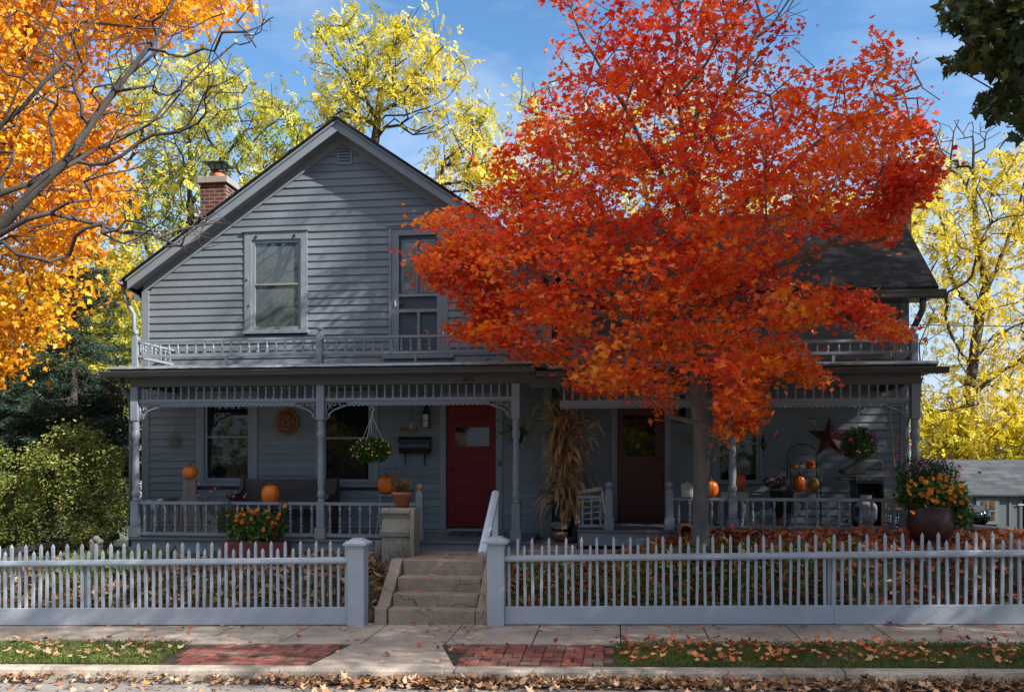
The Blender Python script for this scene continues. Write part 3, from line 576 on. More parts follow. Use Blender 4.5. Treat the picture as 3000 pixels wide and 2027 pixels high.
# road, kerb, verge, sidewalk
sheet('road', ar(-60, 60, 3), [-2, 2, 6, 8.1], M['asphalt'], lambda x, y: zs(x)-.135+.012*(8.1-y)*.6)
m = MB(); kx = [-60, -30, -12, -9.2, -6.36, -3.28, -1.53, 2.1, 4.4, 6.5, 12, 30, 60]
for a, b in zip(kx, kx[1:]):
    a2, b2 = a+.006, b-.006; j = random.uniform(-.006, .006)
    n = 8
    for k in range(n):
        p, q = a2+(b2-a2)*k/n, a2+(b2-a2)*(k+1)/n
        prof = [(8.06, -.20), (8.075, -.05+j), (8.085, -.018), (8.11, .0), (8.245, .003), (8.245, -.2)]
        vs = [(p, y, zs(p)+z) for y, z in prof]+[(q, y, zs(q)+z) for y, z in prof]
        m.add(vs, [(i, i+6, i+7, i+1) for i in range(5)]+([(0, 1, 2, 3, 4, 5)] if k == 0 else [])+([(11, 10, 9, 8, 7, 6)] if k == n-1 else []))
struct(m.build('kerb', M['kerb'], bevel=.006))
def slab(m, poly, th=.06, dz=0):
    n = len(poly); vs = [(x, y, zs(x)+dz) for x, y in poly]+[(x, y, zs(x)+dz-th) for x, y in poly]
    m.add(vs, [tuple(range(n)), tuple(range(2*n-1, n-1, -1))]+[(i, i+n, (i+1) % n+n, (i+1) % n) for i in range(n)])
m = MB(); k = -30
while k < 32:
    a = -1.85+.963*k; g = .007; dz = random.uniform(-.004, .003)
    slab(m, [(a+g, 9.275), (a+.963-g, 9.275), (a+.963-g, 10.52), (a+g, 10.52)][::1], dz=dz); k += 1
struct(m.build('sidewalk', M['concrete'], bevel=.004))
m = MB(); slab(m, [(-3.03, 8.252), (-1.56, 8.252), (-1.89, 9.265), (-2.90, 9.265)]); struct(m.build('walk_apron', M['concrete'], bevel=.004))
sheet('verge', ar(-40, -4.9, .5), [8.247, 8.6, 9.0, 9.272], M['lawn'], lambda x, y: zs(x)-.012)
sheet('verge', ar(-5, -2.95, .5), [8.247, 9.272], M['soil'], lambda x, y: zs(x)-.02)
sheet('verge', ar(-1.95, .1, .5), [8.247, 9.272], M['soil'], lambda x, y: zs(x)-.022)
sheet('verge', ar(.0, 40, .5), [8.247, 8.6, 9.0, 9.272], M['lawn'], lambda x, y: zs(x)-.012)
sheet('ground_strip', ar(-40, 40, 4), [9.26, 10.6], M['soil'], lambda x, y: zs(x)-.035)
# brick paving, real bricks laid in pairs
mB, tB, bB = newmat('paving_brick'); gB = N(tB, 'ShaderNodeNewGeometry')
cB = ramp(tB, gB.outputs['Random Per Island'], [(0, (.11, .045, .035)), (.35, (.24, .07, .05)), (.7, (.30, .095, .07)), (.9, (.15, .09, .065)), (1, (.20, .15, .12))])
cB = mix(tB, cB, ramp(tB, noise(tB, 9, 6), [(.3, (.45, .45, .42)), (.65, (1, 1, 1))]), 1.0, 'MULTIPLY'); tB.links.new(cB, bB.inputs['Base Color']); bB.inputs['Roughness'].default_value = .85; bumpit(tB, bB, noise(tB, 60, 4), .4, .006)
def inq(x, y, poly):
    c = False; n = len(poly)
    for i in range(n):
        (x1, y1), (x2, y2) = poly[i], poly[i-1]
        if (y1 > y) != (y2 > y) and x < (x2-x1)*(y-y1)/(y2-y1)+x1: c = not c
    return c
m = MB()
def onebrick(cx, cy, lx, ly, poly):
    if not all(inq(cx+sx_*lx*.42, cy+sy_*ly*.42, poly) for sx_ in (-1, 1) for sy_ in (-1, 1)):
        return
    z = zs(cx)-.004+random.uniform(-.006, .006); lx -= .009; ly -= .009; jx = random.uniform(-.004, .004)
    rot = Matrix.Rotation(random.uniform(-.03, .03), 3, 'Z')@Matrix.Rotation(random.uniform(-.03, .03), 3, 'X')@Matrix.Rotation(random.uniform(-.02, .02), 3, 'Y')
    m.box(cx-lx/2+jx, cx+lx/2+jx, cy-ly/2, cy+ly/2, z-.06, z, rot)
for poly in ([(-4.78, 9.27), (-4.60, 8.25), (-3.05, 8.25), (-2.92, 9.27)], [(-1.87, 9.27), (-1.54, 8.25), (.06, 8.25), (.04, 9.27)]):
    xs0 = min(p[0] for p in poly)-.1; i = 0; c = .208
    while xs0+i*c < max(p[0] for p in poly)+.2:
        for j in range(6):
            X0, Y0 = xs0+i*c, 8.252+j*.206
            if (i+j) % 2: onebrick(X0+c/2, Y0+.052, c, .103, poly); onebrick(X0+c/2, Y0+.155, c, .103, poly)
            else: onebrick(X0+.052, Y0+.103, .103, .205, poly); onebrick(X0+.156, Y0+.103, .103, .205, poly)
        i += 1
struct(m.build('brick_paving', mB, bevel=.006))
# ---------------------------------------------------------------- steps up from the sidewalk
st = thing('front_steps', 'worn concrete front steps between two low cheek walls, leading up to the porch', 'steps', (-2.27, 10.4, 0))
tops = [.178, .330, .506, .701]; fr = [10.40, 10.63, 10.87, 11.17]; back = [10.66, 10.90, 11.20, 12.33]
for k in range(4): MB().box(-2.80, -1.70, fr[k], back[k], -.1 if k == 0 else tops[k-1]-.15, tops[k]).build('step' if k < 3 else 'landing', M['stepconc'], st, .014)
for a, b, nm in ((-2.97, -2.815, 1), (-1.69, -1.54, 2)):
    MB().prismx([(10.37, -.1), (10.37, .19), (10.50, .20), (11.20, .71), (11.24, .705), (11.24, -.1)], a, b).build('cheek_wall', M['stepconc'], st, .014)
MB().box(-2.97, -2.805, 11.245, 12.33, .3, .695).box(-1.695, -1.5, 11.245, 12.33, .3, .70).build('landing_edge', M['stepconc'], st, .01)
struct(MB().box(-1.22, .55, 12.10, 12.33, .5, .755).box(-1.22, xS-.01, 12.34, YR, .5, .785).build('patio', M['concrete'], bevel=.01))
MB().box(-1.495, -1.225, 11.9, 12.33, .4, .73).build('patio', M['concrete'], bevel=.01); struct(bpy.data.objects['patio.001'])
hr = thing('handrail', 'pale painted wooden handrail sloping down beside the concrete steps', 'handrail', (-1.62, 11.4, .7))
xt, zt_ = at(1452, 1437, 12.0); xb_, zb_ = at(1412, 1622, 10.98)
def railprof(a, b, w, name):
    m = MB(); a, b = Vector(a), Vector(b); d = (b-a).normalized(); sv = d.cross(Vector((0, 0, 1))).normalized(); up = sv.cross(d)
    pr = [(-w, -.035), (-w, .02), (0, .05), (w, .02), (w, -.035)]; vs = [p+sv*x+up*z for p in (a, b) for x, z in pr]
    m.add(vs, [(4, 3, 2, 1, 0), (5, 6, 7, 8, 9)]+[(i, (i+1) % 5, (i+1) % 5+5, i+5) for i in range(5)]); return m.build(name, M['handrail'], hr, .003)
railprof((xt, 12.02, zt_-.03), (xb_, 10.98, zb_-.0), .052, 'rail')
MB().box(xt-.04, xt+.04, 11.93, 12.01, .70, zt_-.06).build('post', M['handrail'], hr, .004)
MB().bar((xb_+.06, 11.05, zb_-.0), (xb_+.22, 11.2, zb_-.02), .03).build('brace', M['black'], hr)
# ---------------------------------------------------------------- picket fences
YF = 10.37
def picket_mb(h, w=.032):
    m = MB(); a = w/2; vs = [(sx_*a, sy_*a, z) for z in (0, h-.045) for sx_, sy_ in ((-1, -1), (1, -1), (1, 1), (-1, 1))]+[(0, 0, h)]
    return m.add(vs, [(3, 2, 1, 0), (0, 1, 5, 4), (1, 2, 6, 5), (2, 3, 7, 6), (3, 0, 4, 7), (4, 5, 8), (5, 6, 8), (6, 7, 8), (7, 4, 8)])
tall, short = tmpl(picket_mb(.865), M['fence']), tmpl(picket_mb(.775), M['fence'])
def sheared(m, x0):
    m.v = [(x, y, z+zs(x)) for x, y, z in m.v]; return m
def fence(label, xa, xb, post_x, gate_x, sgn, backs):
    f = thing('picket_fence', label, 'fence', ((xa+xb)/2, YF, zs((xa+xb)/2)), None)
    nb = [xa]+sorted(x for x in backs if xa < x < xb)+[xb]
    m = MB()
    for a, b in zip(nb, nb[1:]): m.box(a+.001, b-.001, YF-.045, YF-.012, .008+random.uniform(0, .004), .228)
    sheared(m, 0).build('base_board', M['fence'], f, .004)
    m = MB(); m.prismx([(YF-.045, .775), (YF-.055, .80), (YF-.045, .838), (YF, .85), (YF+.045, .838), (YF+.05, .775)], xa, xb); sheared(m, 0).build('top_rail', M['fence'], f, .003)
    n = round((xb-xa)/.0985); sp = (xb-xa)/n
    for k in range(n):
        x = xa+(k+.5)*sp; o = inst(tall if k % 2 == (0 if sgn > 0 else 1) else short, 'picket', (x+random.uniform(-.003, .003), YF+.01, zs(x)+.20), f, random.uniform(-.08, .08))
        o.rotation_euler = (random.uniform(-.008, .008), random.uniform(-.017, .017), random.uniform(-.12, .12))
    for x in backs:
        if xa < x < xb: MB().box(x-.05, x+.05, YF+.04, YF+.14, zs(x)-.05, zs(x)+.80).build('line_post', M['fence'], f, .004)
    x = gate_x; zb = zs(x)
    g_ = MB().box(x-.105, x+.105, YF-.105, YF+.105, zb-.02, zb+1.00).build('gate_post', M['fence'], f, .006)
    c = MB().box(x-.15, x+.15, YF-.15, YF+.15, zb+1.0, zb+1.03); c.lathe([(.205, 1.03), (.10, 1.072), (.10, 1.083)], x, YF, zb, 4, False, ph=math.pi/4); c.build('post_cap', M['fence'], g_, .004)
gl_x, gr_x = X_(1052, YF)-.015, X_(1455, YF)
fence('pale grey picket fence left of the front steps, ending at a capped gate post', -8.7, gl_x-.106, 0, gl_x, 1, [X_(240, YF)])
fence('pale grey picket fence right of the front steps, below the red maple', gr_x+.106, 7.8, 0, gr_x, -1, [X_(2440, YF)])
# ================================================================ THINGS ON THE PORCH AND IN THE YARD
def pumpkin(u, v0, v1, wpx, Y, label, mat='pumpkin', ribs=10, stem=True, group='pumpkins on the porches', lean=0, zfloor=None):
    x, z = at(u, v0, Y); zt = at(u, v1, Y)[1]; w = abs(X_(u+wpx/2, Y)-X_(u-wpx/2, Y))
    if zfloor is not None: zt += zfloor-z; z = zfloor
    h = zt-z; t = thing('pumpkin', label, 'pumpkin', (x, Y, z), group); m = MB(); n = 40; vs = []; fs = []
    nv = 12
    for j in range(nv+1):
        a = math.pi*j/nv; r0 = math.sin(a)**.75 if 0 < j < nv else .02; zz = -math.cos(a)
        if zz > .6: zz -= (zz-.6)*.25*(1-r0)
        for i in range(n):
            th = 2*math.pi*i/n; rr = r0*(1-.12*(1-abs(math.sin(ribs*th/2)))**1.6); vs.append((x+rr*w/2*math.cos(th)+lean*zz, Y+rr*w/2*math.sin(th), z+h/2+zz*h/2*(1-.04*(abs(math.cos(ribs*th/2)))*(r0 < .8))))
    for j in range(nv):
        for i in range(n): fs.append((j*n+i, j*n+(i+1) % n, (j+1)*n+(i+1) % n, (j+1)*n+i))
    m.add(vs, fs, True); m.build('flesh', M[mat], t)
    if stem: MB().tube([(x, Y, z+h*.93), (x+.004, Y, z+h*1.0), (x-.012, Y-.01, z+h+.035), (x-.02, Y-.015, z+h+.05)], [.03, .017, .012, .014], 6).build('stem', M['stem'], t)
    return t
def leafclump(center, rad, n, size, stretch=1.0, rg=None, seed=0, shape=None, up=.3):
    """verts/faces arrays of n leaves spread in an ellipsoid"""
    r = np.random.default_rng(seed+11); d = r.normal(size=(n, 3)); d /= np.linalg.norm(d, axis=1)[:, None]; rr = r.random(n)**.45
    p = np.array(center)+d*rr[:, None]*np.array(rad); return p
LEAF_O = np.array([(0, 0, 0), (.28, .35, .05), (0, 1, 0), (-.28, .35, .05)]); LEAF_OF = [(0, 1, 2, 3)]
LEAF_N = np.array([(0, 0, 0), (.13, .4, .03), (0, 1, -.06), (-.13, .4, .03)])
_r = [(0, 0), (.30, -.06), (.22, .17), (.54, .36), (.24, .50), (.20, .62), (0, 1.0)]
LEAF_M = np.array([(x, y, .10*abs(x)) for x, y in _r]+[(-x, y, .10*abs(x)) for x, y in _r[1:-1]])
LEAF_MF = [tuple(range(7)), (6, 11, 10, 9, 8, 7, 0)]
def leaves(name, pos, size, mat, parent=None, tpl=LEAF_O, fc=LEAF_OF, seed=1, droop=.0, sizevar=.35, flat=0.0, dirs=None, curl=0):
    """one mesh of many leaves; droop biases leaf tips downwards, flat keeps them level"""
    r = np.random.default_rng(seed); n = len(pos); pos = np.asarray(pos, float)
    y = r.normal(size=(n, 3)); 
    if dirs is not None: y = y*.5+np.asarray(dirs)
    y[:, 2] = y[:, 2]*(1-flat)-droop; y /= np.linalg.norm(y, axis=1)[:, None]
    q = r.normal(size=(n, 3))*(1-flat); q[:, 2] += flat*2.2; x = np.cross(y, q); x /= np.linalg.norm(x, axis=1)[:, None]+1e-9; z = np.cross(x, y)
    s = size*(1+sizevar*(r.random(n)*2-1)); T3 = np.asarray(tpl, float); k = len(T3)
    Tn = np.repeat(T3[None], n, 0)
    if curl: Tn[:, :, 2] += curl*(r.random((n, 1))*1.6-.3)*(Tn[:, :, 1]**2+1.5*Tn[:, :, 0]**2)
    v = pos[:, None, :]+s[:, None, None]*(Tn[:, :, 0:1]*x[:, None, :]+Tn[:, :, 1:2]*y[:, None, :]+Tn[:, :, 2:3]*z[:, None, :])
    me = bpy.data.meshes.new(name); me.vertices.add(n*k); me.vertices.foreach_set('co', v.reshape(-1).astype(np.float32))
    lf = np.concatenate([np.array(f) for f in fc]); ll = [len(f) for f in fc]; nl = len(lf)
    me.loops.add(n*nl); me.loops.foreach_set('vertex_index', (lf[None]+np.arange(n)[:, None]*k).reshape(-1).astype(np.int32))
    st_ = np.cumsum([0]+ll[:-1]); me.polygons.add(n*len(fc)); me.polygons.foreach_set('loop_start', (st_[None]+np.arange(n)[:, None]*nl).reshape(-1).astype(np.int32))
    me.update(calc_edges=True); me.validate(); o = bpy.data.objects.new(name, me); COL.objects.link(o); me.materials.append(mat)
    if parent: o.parent = parent; o.matrix_parent_inverse = Matrix.Translation(-(parent.location if parent.type == 'EMPTY' else Vector((0, 0, 0))))
    return o
LM = {}
LM['green'] = leafmat('fresh_green_leaves', [(0, (.02, .05, .008)), (.5, (.05, .11, .015)), (1, (.11, .17, .03))], .3)
LM['flowergreen'] = leafmat('zinnia_leaves', [(0, (.03, .07, .015)), (.5, (.08, .16, .03)), (.85, (.17, .22, .05)), (1, (.16, .07, .04))], .3)
LM['fern'] = leafmat('dark_feathery_leaves', [(0, (.018, .04, .012)), (.7, (.05, .08, .028)), (1, (.09, .07, .04))], .2)
LM['orangef'] = leafmat('orange_petals', [(0, (.75, .16, .008)), (1, (.85, .26, .01))], .3, .6, 3, .2)
LM['pinkf'] = leafmat('pink_petals', [(0, (.45, .02, .18)), (1, (.60, .06, .30))], .3, .6, 3, .2)
LM['yellowf'] = leafmat('yellow_petals', [(0, (.7, .42, .01)), (1, (.8, .55, .03))], .3, .6, 3, .2)
LM['purplef'] = leafmat('purple_petals', [(0, (.03, .01, .12)), (1, (.07, .02, .2))], .3, .6, 3, .2)
LM['redf'] = leafmat('dark_red_petals', [(0, (.16, .005, .01)), (1, (.3, .02, .02))], .3, .6, 3, .2)
def daisy(nm, pts, r, mat, parent, seed=0, centre=True):
    rd = random.Random(seed); nm = nm[:-1] if nm.endswith('s') else nm
    for p in pts:
        m = MB(); p = Vector(p); nrm = Vector((rd.uniform(-.5, .6), -1+rd.uniform(-.1, .5), rd.uniform(-.1, .9))).normalized(); a = nrm.orthogonal().normalized(); b = nrm.cross(a); n = 9; s = r*rd.uniform(.8, 1.15)
        vs = [p+nrm*.002]; fs = []
        for k in range(n):
            t = 2*math.pi*k/n+rd.uniform(-.1, .1); d = a*math.cos(t)+b*math.sin(t); e = nrm.cross(d); q = len(vs); vs += [p+d*s*.65+e*s*.24+nrm*.006, p+d*s, p+d*s*.65-e*s*.24+nrm*.006]; fs.append((0, q, q+1, q+2))
        m.add(vs, fs); o = m.build(nm, mat, parent)
        if centre: MB().ball(p+nrm*.006, s*.27, s*.27, s*.27, 7, 5).build('flower_centre', M['stem'], o)
def stems(pts0, pts1, r, nm, mat, parent, bend=.05, seed=0):
    rd = random.Random(seed); m = MB()
    for a, b in zip(pts0, pts1):
        a, b = Vector(a), Vector(b); mid = (a+b)/2+Vector((rd.uniform(-bend, bend), rd.uniform(-bend, bend), bend*.6)); m.tube([a, (a+mid*2)/3+Vector((0, 0, bend*.2)), mid, b], [r, r*.9, r*.8, r*.5], 4, False)
    return m.build(nm, mat, parent)
# church-top board with pumpkin
YB = 13.1; t = thing('carved_board', 'weathered grey wooden gable ornament standing behind the left railing', 'ornament', (X_(560, YB), YB, .87))
def pb(*p): return [at(u, v, YB) for u, v in p]
zf0 = .872
m = MB(); m.prism([(X_(524, YB), zf0), (X_(594, YB), zf0)]+pb((585, 1470), (576, 1445), (575, 1405), (539, 1405), (537, 1445), (532, 1470)), YB-.03, YB+.03); m.build('board', M['oldwood'], t, .005)
def wing(sg):
    c = X_(559, YB); e = X_(594, YB)-c; o = X_(646, YB)-c; a = [(e, 0), (o, 0), (o-.03, .12), (o-.09, .24), (o-.17, .29), (e+.09, .30), (e+.04, .42), (e, .45)]
    hx, hz, hr = e+.13, .15, .035; ol = [(c+sg*x, zf0+z) for x, z in a]; m = MB()
    n = 16; outer = []
    P_ = [Vector((x, z)) for x, z in ol]; per = [0]
    for i in range(len(P_)): per.append(per[-1]+(P_[(i+1) % len(P_)]-P_[i]).length)
    for k in range(n):
        s_ = per[-1]*k/n
        for i in range(len(P_)):
            if per[i] <= s_ <= per[i+1]+1e-9: q = P_[i].lerp(P_[(i+1) % len(P_)], (s_-per[i])/(per[i+1]-per[i]+1e-9)); break
        outer.append(q)
    c0 = Vector((c+sg*hx, zf0+hz)); inner = [c0+(q-c0).normalized()*hr for q in outer]
    for yy, fl in ((YB-.02, sg), (YB+.02, -sg)):
        m.add([(q.x, yy, q.y) for q in outer+inner], [tuple([i, (i+1) % n, n+(i+1) % n, n+i][::fl]) for i in range(n)])
    m.add([(q.x, yy, q.y) for yy in (YB-.02, YB+.02) for q in outer], [(i, (i+1) % n, n+(i+1) % n, n+i) for i in range(n)])
    m.add([(q.x, yy, q.y) for yy in (YB-.02, YB+.02) for q in inner], [(i, (i+1) % n, n+(i+1) % n, n+i) for i in range(n)])
    m.build('side_scroll', M['oldwood'], t)
wing(1); wing(-1)
MB().box(X_(541, YB), X_(573, YB), YB-.04, YB-.031, zf0+.05, Z_(556, 1500, YB)).build('raised_panel', M['oldwood'], t)
pumpkin(557, 1403, 1364, 43, YB, 'small round orange pumpkin balanced on top of the weathered wooden ornament', ribs=12)
# bench behind the left railing
YBn = 13.15; bx0, bx1 = X_(700, YBn), X_(975, YBn); t = thing('bench', 'old dark wooden church pew with curved ends on the left porch', 'bench', ((bx0+bx1)/2, YBn, .87))
zt = Z_(800, 1404, YBn); MB().box(bx0+.03, bx1-.03, YBn+.16, YBn+.19, 1.30, zt).build('backrest', M['benchwood'], t, .006)
MB().box(bx0+.03, bx1-.03, YBn-.22, YBn+.18, 1.26, 1.295).build('seat', M['benchwood'], t, .006)
for x in (bx0, bx1):
    MB().prismx([(YBn-.25, .875), (YBn+.25, .875), (YBn+.26, 1.3), (YBn+.24, zt+.03), (YBn+.12, zt+.02), (YBn+.10, zt-.12), (YBn-.02, zt-.22), (YBn-.26, zt-.22), (YBn-.30, zt-.30), (YBn-.22, zt-.36)], x-.03, x+.03).build('pew_end', M['benchwood'], t, .008)
MB().ball((bx0-.02, YBn-.27, zt-.25), .07).build('arm_knob', M['benchwood'], t)
pumpkin(792, 1478, 1412, 50, 12.95, 'tall orange pumpkin with a long stem sitting on the dark pew', ribs=14, zfloor=1.30)
# sun plaque
YPl = YW-.06; x, z = at(838, 1236, YPl); t = thing('sun_plaque', 'round terracotta sun face with pointed rays hung between the two left windows', 'wall plaque', (x, YPl, z))
rs = 34/F*YPl; m = MB(); n = 48
vs = [(x+rs*(1.25 if i % 2 else 1.05)*math.cos(2*math.pi*i/n), YPl, z+rs*(1.25 if i % 2 else 1.05)*math.sin(2*math.pi*i/n)) for i in range(n)]; m.add(vs+[(a, YPl+.02, c) for a, b, c in vs]+[(x, YPl-.02, z)], [(i, (i+1) % n, 2*n) for i in range(n)]+[(i, i+n, (i+1) % n+n, (i+1) % n) for i in range(n)]); m.build('rays', paint('sun_rays', (.20, .075, .02), .7), t)
f = MB(); f.ball((x, YPl-.0, z), rs*.98, .05, rs*.98, 24, 14).ball((x, YPl-.055, z-.01), rs*.11, .03, rs*.2, 8, 6); f.ball((x, YPl-.045, z-rs*.42), rs*.3, .016, rs*.05, 8, 5).ball((x-rs*.5, YPl-.03, z-rs*.25), rs*.2, .03, rs*.18, 8, 6).ball((x+rs*.5, YPl-.03, z-rs*.25), rs*.2, .03, rs*.18, 8, 6); f.build('face', paint('sun_face', (.12, .03, .015), .6), t)
e = MB(); [e.ball((x+s_*rs*.38, YPl-.045, z+rs*.2), rs*.17, .012, rs*.07, 8, 5) for s_ in (-1, 1)]; e.ball((x, YPl-.056, z-rs*.43), rs*.22, .01, rs*.02, 8, 4); e.build('eyes', M['black'], t)
# wrought medallion
x, z = at(509, 1290, YPl); m = MB(); rm = 24/F*YPl
for k in range(8):
    a = k*math.pi/4
    for rr, dd, q in ((.28, .72, 1), (.16, .38, 1)):
        cx, cz = x+rm*dd*math.cos(a), z+rm*dd*math.sin(a); m.tube([(cx+rm*rr*math.cos(b+a), YPl, cz+rm*rr*math.sin(b+a)) for b in [2.3*math.pi*j/14 for j in range(15)]], .006, 4)
m.tube([(x+rm*.12*math.cos(b), YPl, z+rm*.12*math.sin(b)) for b in [math.pi*j/6 for j in range(13)]], .006, 4); m.tube([(x, YPl+.01, z+rm), (x, YPl+.01, z+rm+.16)], .006, 4)
tag(m.build('medallion', paint('brass_wire', (.16, .15, .10), .5, metal=.3)), 'round wrought metal scroll medallion on the wall at the far left of the porch', 'wall ornament')
# red flower box with flowers
YX = 12.05; x0, x1 = X_(661, YX), X_(842, YX); zb, zt = ground((x0+x1)/2, YX)+.005, Z_(750, 1585, YX)
t = thing('flower_box', 'long dark red wooden planter box of orange zinnias in front of the left railing', 'planter', ((x0+x1)/2, YX, zb))
MB().box(x0, x1, YX-.12, YX-.095, zb, zt).box(x0, x1, YX+.095, YX+.12, zb, zt).box(x0, x0+.025, YX-.094, YX+.094, zb, zt).box(x1-.025, x1, YX-.094, YX+.094, zb, zt).build('box', M['redwood'], t, .004)
MB().box(x0+.026, x1-.026, YX-.093, YX+.093, zt-.08, zt-.03).build('soil', M['soil'], t)
def pts_at(lst, Y, jy=.1, seed=0):
    r = random.Random(seed); return [(at(u, v, Y)[0], Y+r.uniform(-jy, jy*.3), at(u, v, Y)[1]) for u, v in lst]
fl = [(670, 1510), (697, 1492), (712, 1491), (731, 1492), (738, 1498), (757, 1493), (785, 1496), (702, 1505), (696, 1511), (717, 1506), (735, 1519), (693, 1523), (708, 1528), (787, 1515), (814, 1517), (822, 1505), (835, 1482), (797, 1531), (809, 1532), (772, 1551), (748, 1500)]
P1 = pts_at(fl, YX-.17, .05, 3); daisy('zinnias', P1, .035, LM['orangef'], t, 1)
rq = np.random.default_rng(4); base = np.array([[(x0+x1)/2, YX, zt+.20]]); pl = leafclump(base[0], (.46, .15, .25), 1500, 1, seed=1); pl = pl[pl[:, 2] > zt-.03]
leaves('foliage', pl, .085, LM['flowergreen'], t, LEAF_O, LEAF_OF, 3, .1)
stems([(p[0]*.7+.3*(x0+x1)/2, YX, zt) for p in P1], P1, .004, 'stems', M['stem'], t, .03, 2)
pl = leafclump((x0+.0, YX, zt+.33), (.17, .12, .26), 700, 1, seed=5); leaves('feathery_foliage', pl, .05, LM['fern'], t, LEAF_N, LEAF_OF, 5, -.6)
pl = leafclump((x1-.08, YX+.02, zt+.38), (.12, .1, .22), 350, 1, seed=6); leaves('feathery_foliage', pl, .05, LM['fern'], t, LEAF_N, LEAF_OF, 6, -.6)
P2 = pts_at([(588, 1417), (606, 1411), (641, 1421), (636, 1430), (590, 1450), (605, 1455), (688, 1442), (720, 1447), (716, 1455), (634, 1474), (647, 1491), (623, 1439), (601, 1470), (692, 1453)], YX, .1, 4); daisy('pink_blossoms', P2, .022, LM['pinkf'], t, 5, False)
stems([(x0+random.uniform(-.02, .25), YX, zt+.2) for p in P2], P2, .0025, 'wiry_stems', M['stem'], t, .06, 5)
P3 = [(random.uniform(x0+.1, x1-.1), YX-.12+random.uniform(-.03, .05), zt+random.uniform(.05, .4)) for _ in range(16)]; daisy('faded_blossoms', P3, .03, LM['redf'], t, 6, False)
# stone pedestal and pot
YS = 11.75; x0, x1 = X_(1127, YS), X_(1222, YS); zb, zt = ground(-3, YS)-.1, Z_(1175, 1488, YS)
t = thing('stone_pedestal', 'lichen stained carved stone scroll block leaning beside the steps', 'pedestal', ((x0+x1)/2, YS, zb))
pr = [(YS-.16, zb), (YS+.16, zb), (YS+.18, zt), (YS-.14, zt+.01), (YS-.185, zt-.02), (YS-.19, zt-.06), (YS-.15, zt-.09), (YS-.13, zt-.14), (YS-.16, zt-.22), (YS-.205, zt-.32), (YS-.19, zt-.385), (YS-.16, zt-.395)]
MB().prismx(pr[::-1], x0, x1-.06).build('carved_face', M['stone'], t, .008)
MB().prismx([(YS-.17, zb), (YS+.17, zb), (YS+.19, zt+.01), (YS-.15, zt+.015), (YS-.18, zt-.1), (YS-.20, zt-.4)][::-1], x1-.059, x1).build('side_band', concrete('pale_limestone', (.33, .28, .21), grit=40, stain=.35), t, .008)
t2 = thing('flower_pot', 'terracotta pot of straggly seedlings on top of the stone pedestal', 'pot', (X_(1178, YS), YS, zt+.012)); px, pz = X_(1178, YS), zt+.016
MB().lathe([(.095, 0), (.125, .16), (.14, .162), (.145, .21), (.13, .21), (.125, .18)], px, YS, pz, 24).build('pot', M['terra'], t2)
MB().lathe([(.12, .17), (.01, .18)], px, YS, pz, 16).build('soil', M['soil'], t2)
tp = [(px+random.gauss(0.03, .12), YS+random.gauss(0, .07), pz+.2+abs(random.gauss(.13, .08))) for _ in range(46)]; stems([(px+random.uniform(-.06, .06), YS, pz+.18)]*46, tp, .0035, 'stems', M['stem'], t2, .03, 9)
pl = np.array([np.array((px, YS, pz+.18))+(np.array(p)-np.array((px, YS, pz+.18)))*random.uniform(.3, 1)+np.random.normal(size=3)*.012 for p in tp for _ in range(14)]); leaves('foliage', pl, .05, leafmat('seedling_leaves', [(0, (.05, .07, .015)), (.5, (.12, .12, .03)), (1, (.2, .10, .05))], .3), t2, LEAF_N, LEAF_OF, 9)
daisy('zinnias', [tp[0], (px+.26, YS-.05, pz+.28), tp[5]], .03, LM['orangef'], t2, 3)
t = thing('stool', 'small wooden folding stool with splayed legs under a pumpkin beside the second window', 'stool', (X_(1140, 13.1), 13.1, .87)); sxx = X_(1140, 13.1); zt = Z_(1140, 1448, 13.1)
MB().box(sxx-.17, sxx+.17, 12.97, 13.22, zt-.02, zt).build('seat', M['rail'], t, .004)
for a in (-1, 1):
    for b in (-1, 1): MB().bar((sxx+a*.11, 13.1+b*.09, zt-.02), (sxx+a*.17, 13.1+b*.14, .875), .025).build('leg', M['rail'], t)
MB().bar((sxx-.14, 13.0, 1.08), (sxx+.14, 13.0, 1.08), .02).build('stretcher', M['rail'], t)
pumpkin(1132, 1448, 1390, 52, 13.1, 'orange pumpkin on the small stool, half behind the terracotta pot', ribs=12, zfloor=zt)
# wire mesh cage, brick, stump
xx, yy = X_(1172, 11.45), 11.45; t = thing('dried_plant', 'dead brown plant in a wire mesh cage in front of the stone pedestal', 'plant', (xx, yy, ground(-3, 11.45)))
gz0 = ground(-3.0, 11.45); m = MB(); n = 22
for k in range(n):
    a = 2*math.pi*k/n; m.tube([(xx+.14*math.cos(a), yy+.09*math.sin(a), gz0), (xx+.15*math.cos(a), yy+.1*math.sin(a), gz0+.26+random.uniform(-.03, .05))], .0016, 3, False)
for j in range(12): m.tube([(xx+.145*math.cos(a), yy+.095*math.sin(a), gz0+.02*j+.01) for a in [2*math.pi*i/16 for i in range(17)]], .0014, 3, False)
m.build('wire_mesh', M['tin'], t)
stems([(xx+random.uniform(-.06, .06), yy, gz0) for _ in range(60)], [(xx+random.gauss(0, .1), yy+random.gauss(0, .05), gz0+random.uniform(.15, .42)) for _ in range(60)], .0025, 'stems', paint('dead_stems', (.14, .08, .05), .8), t, .03, 11)
tag(MB().box(X_(1160, 11.22), X_(1187, 11.22), 11.2, 11.26, ground(-3, 11.2)+.005, ground(-3, 11.2)+.07).build('brick', paint('loose_brick', (.22, .05, .03), .9, bump=.5), bevel=.006), 'single red brick lying below the dried plant at the top of the steps', 'brick')
tag(MB().lathe([(.075, -.02), (.07, .1), (.065, .27), (.02, .28)], X_(1112, 11.95), 11.95, ground(-3.2, 11.95), 10).build('log', M['oldwood']), 'short upright log left of the stone pedestal', 'log')
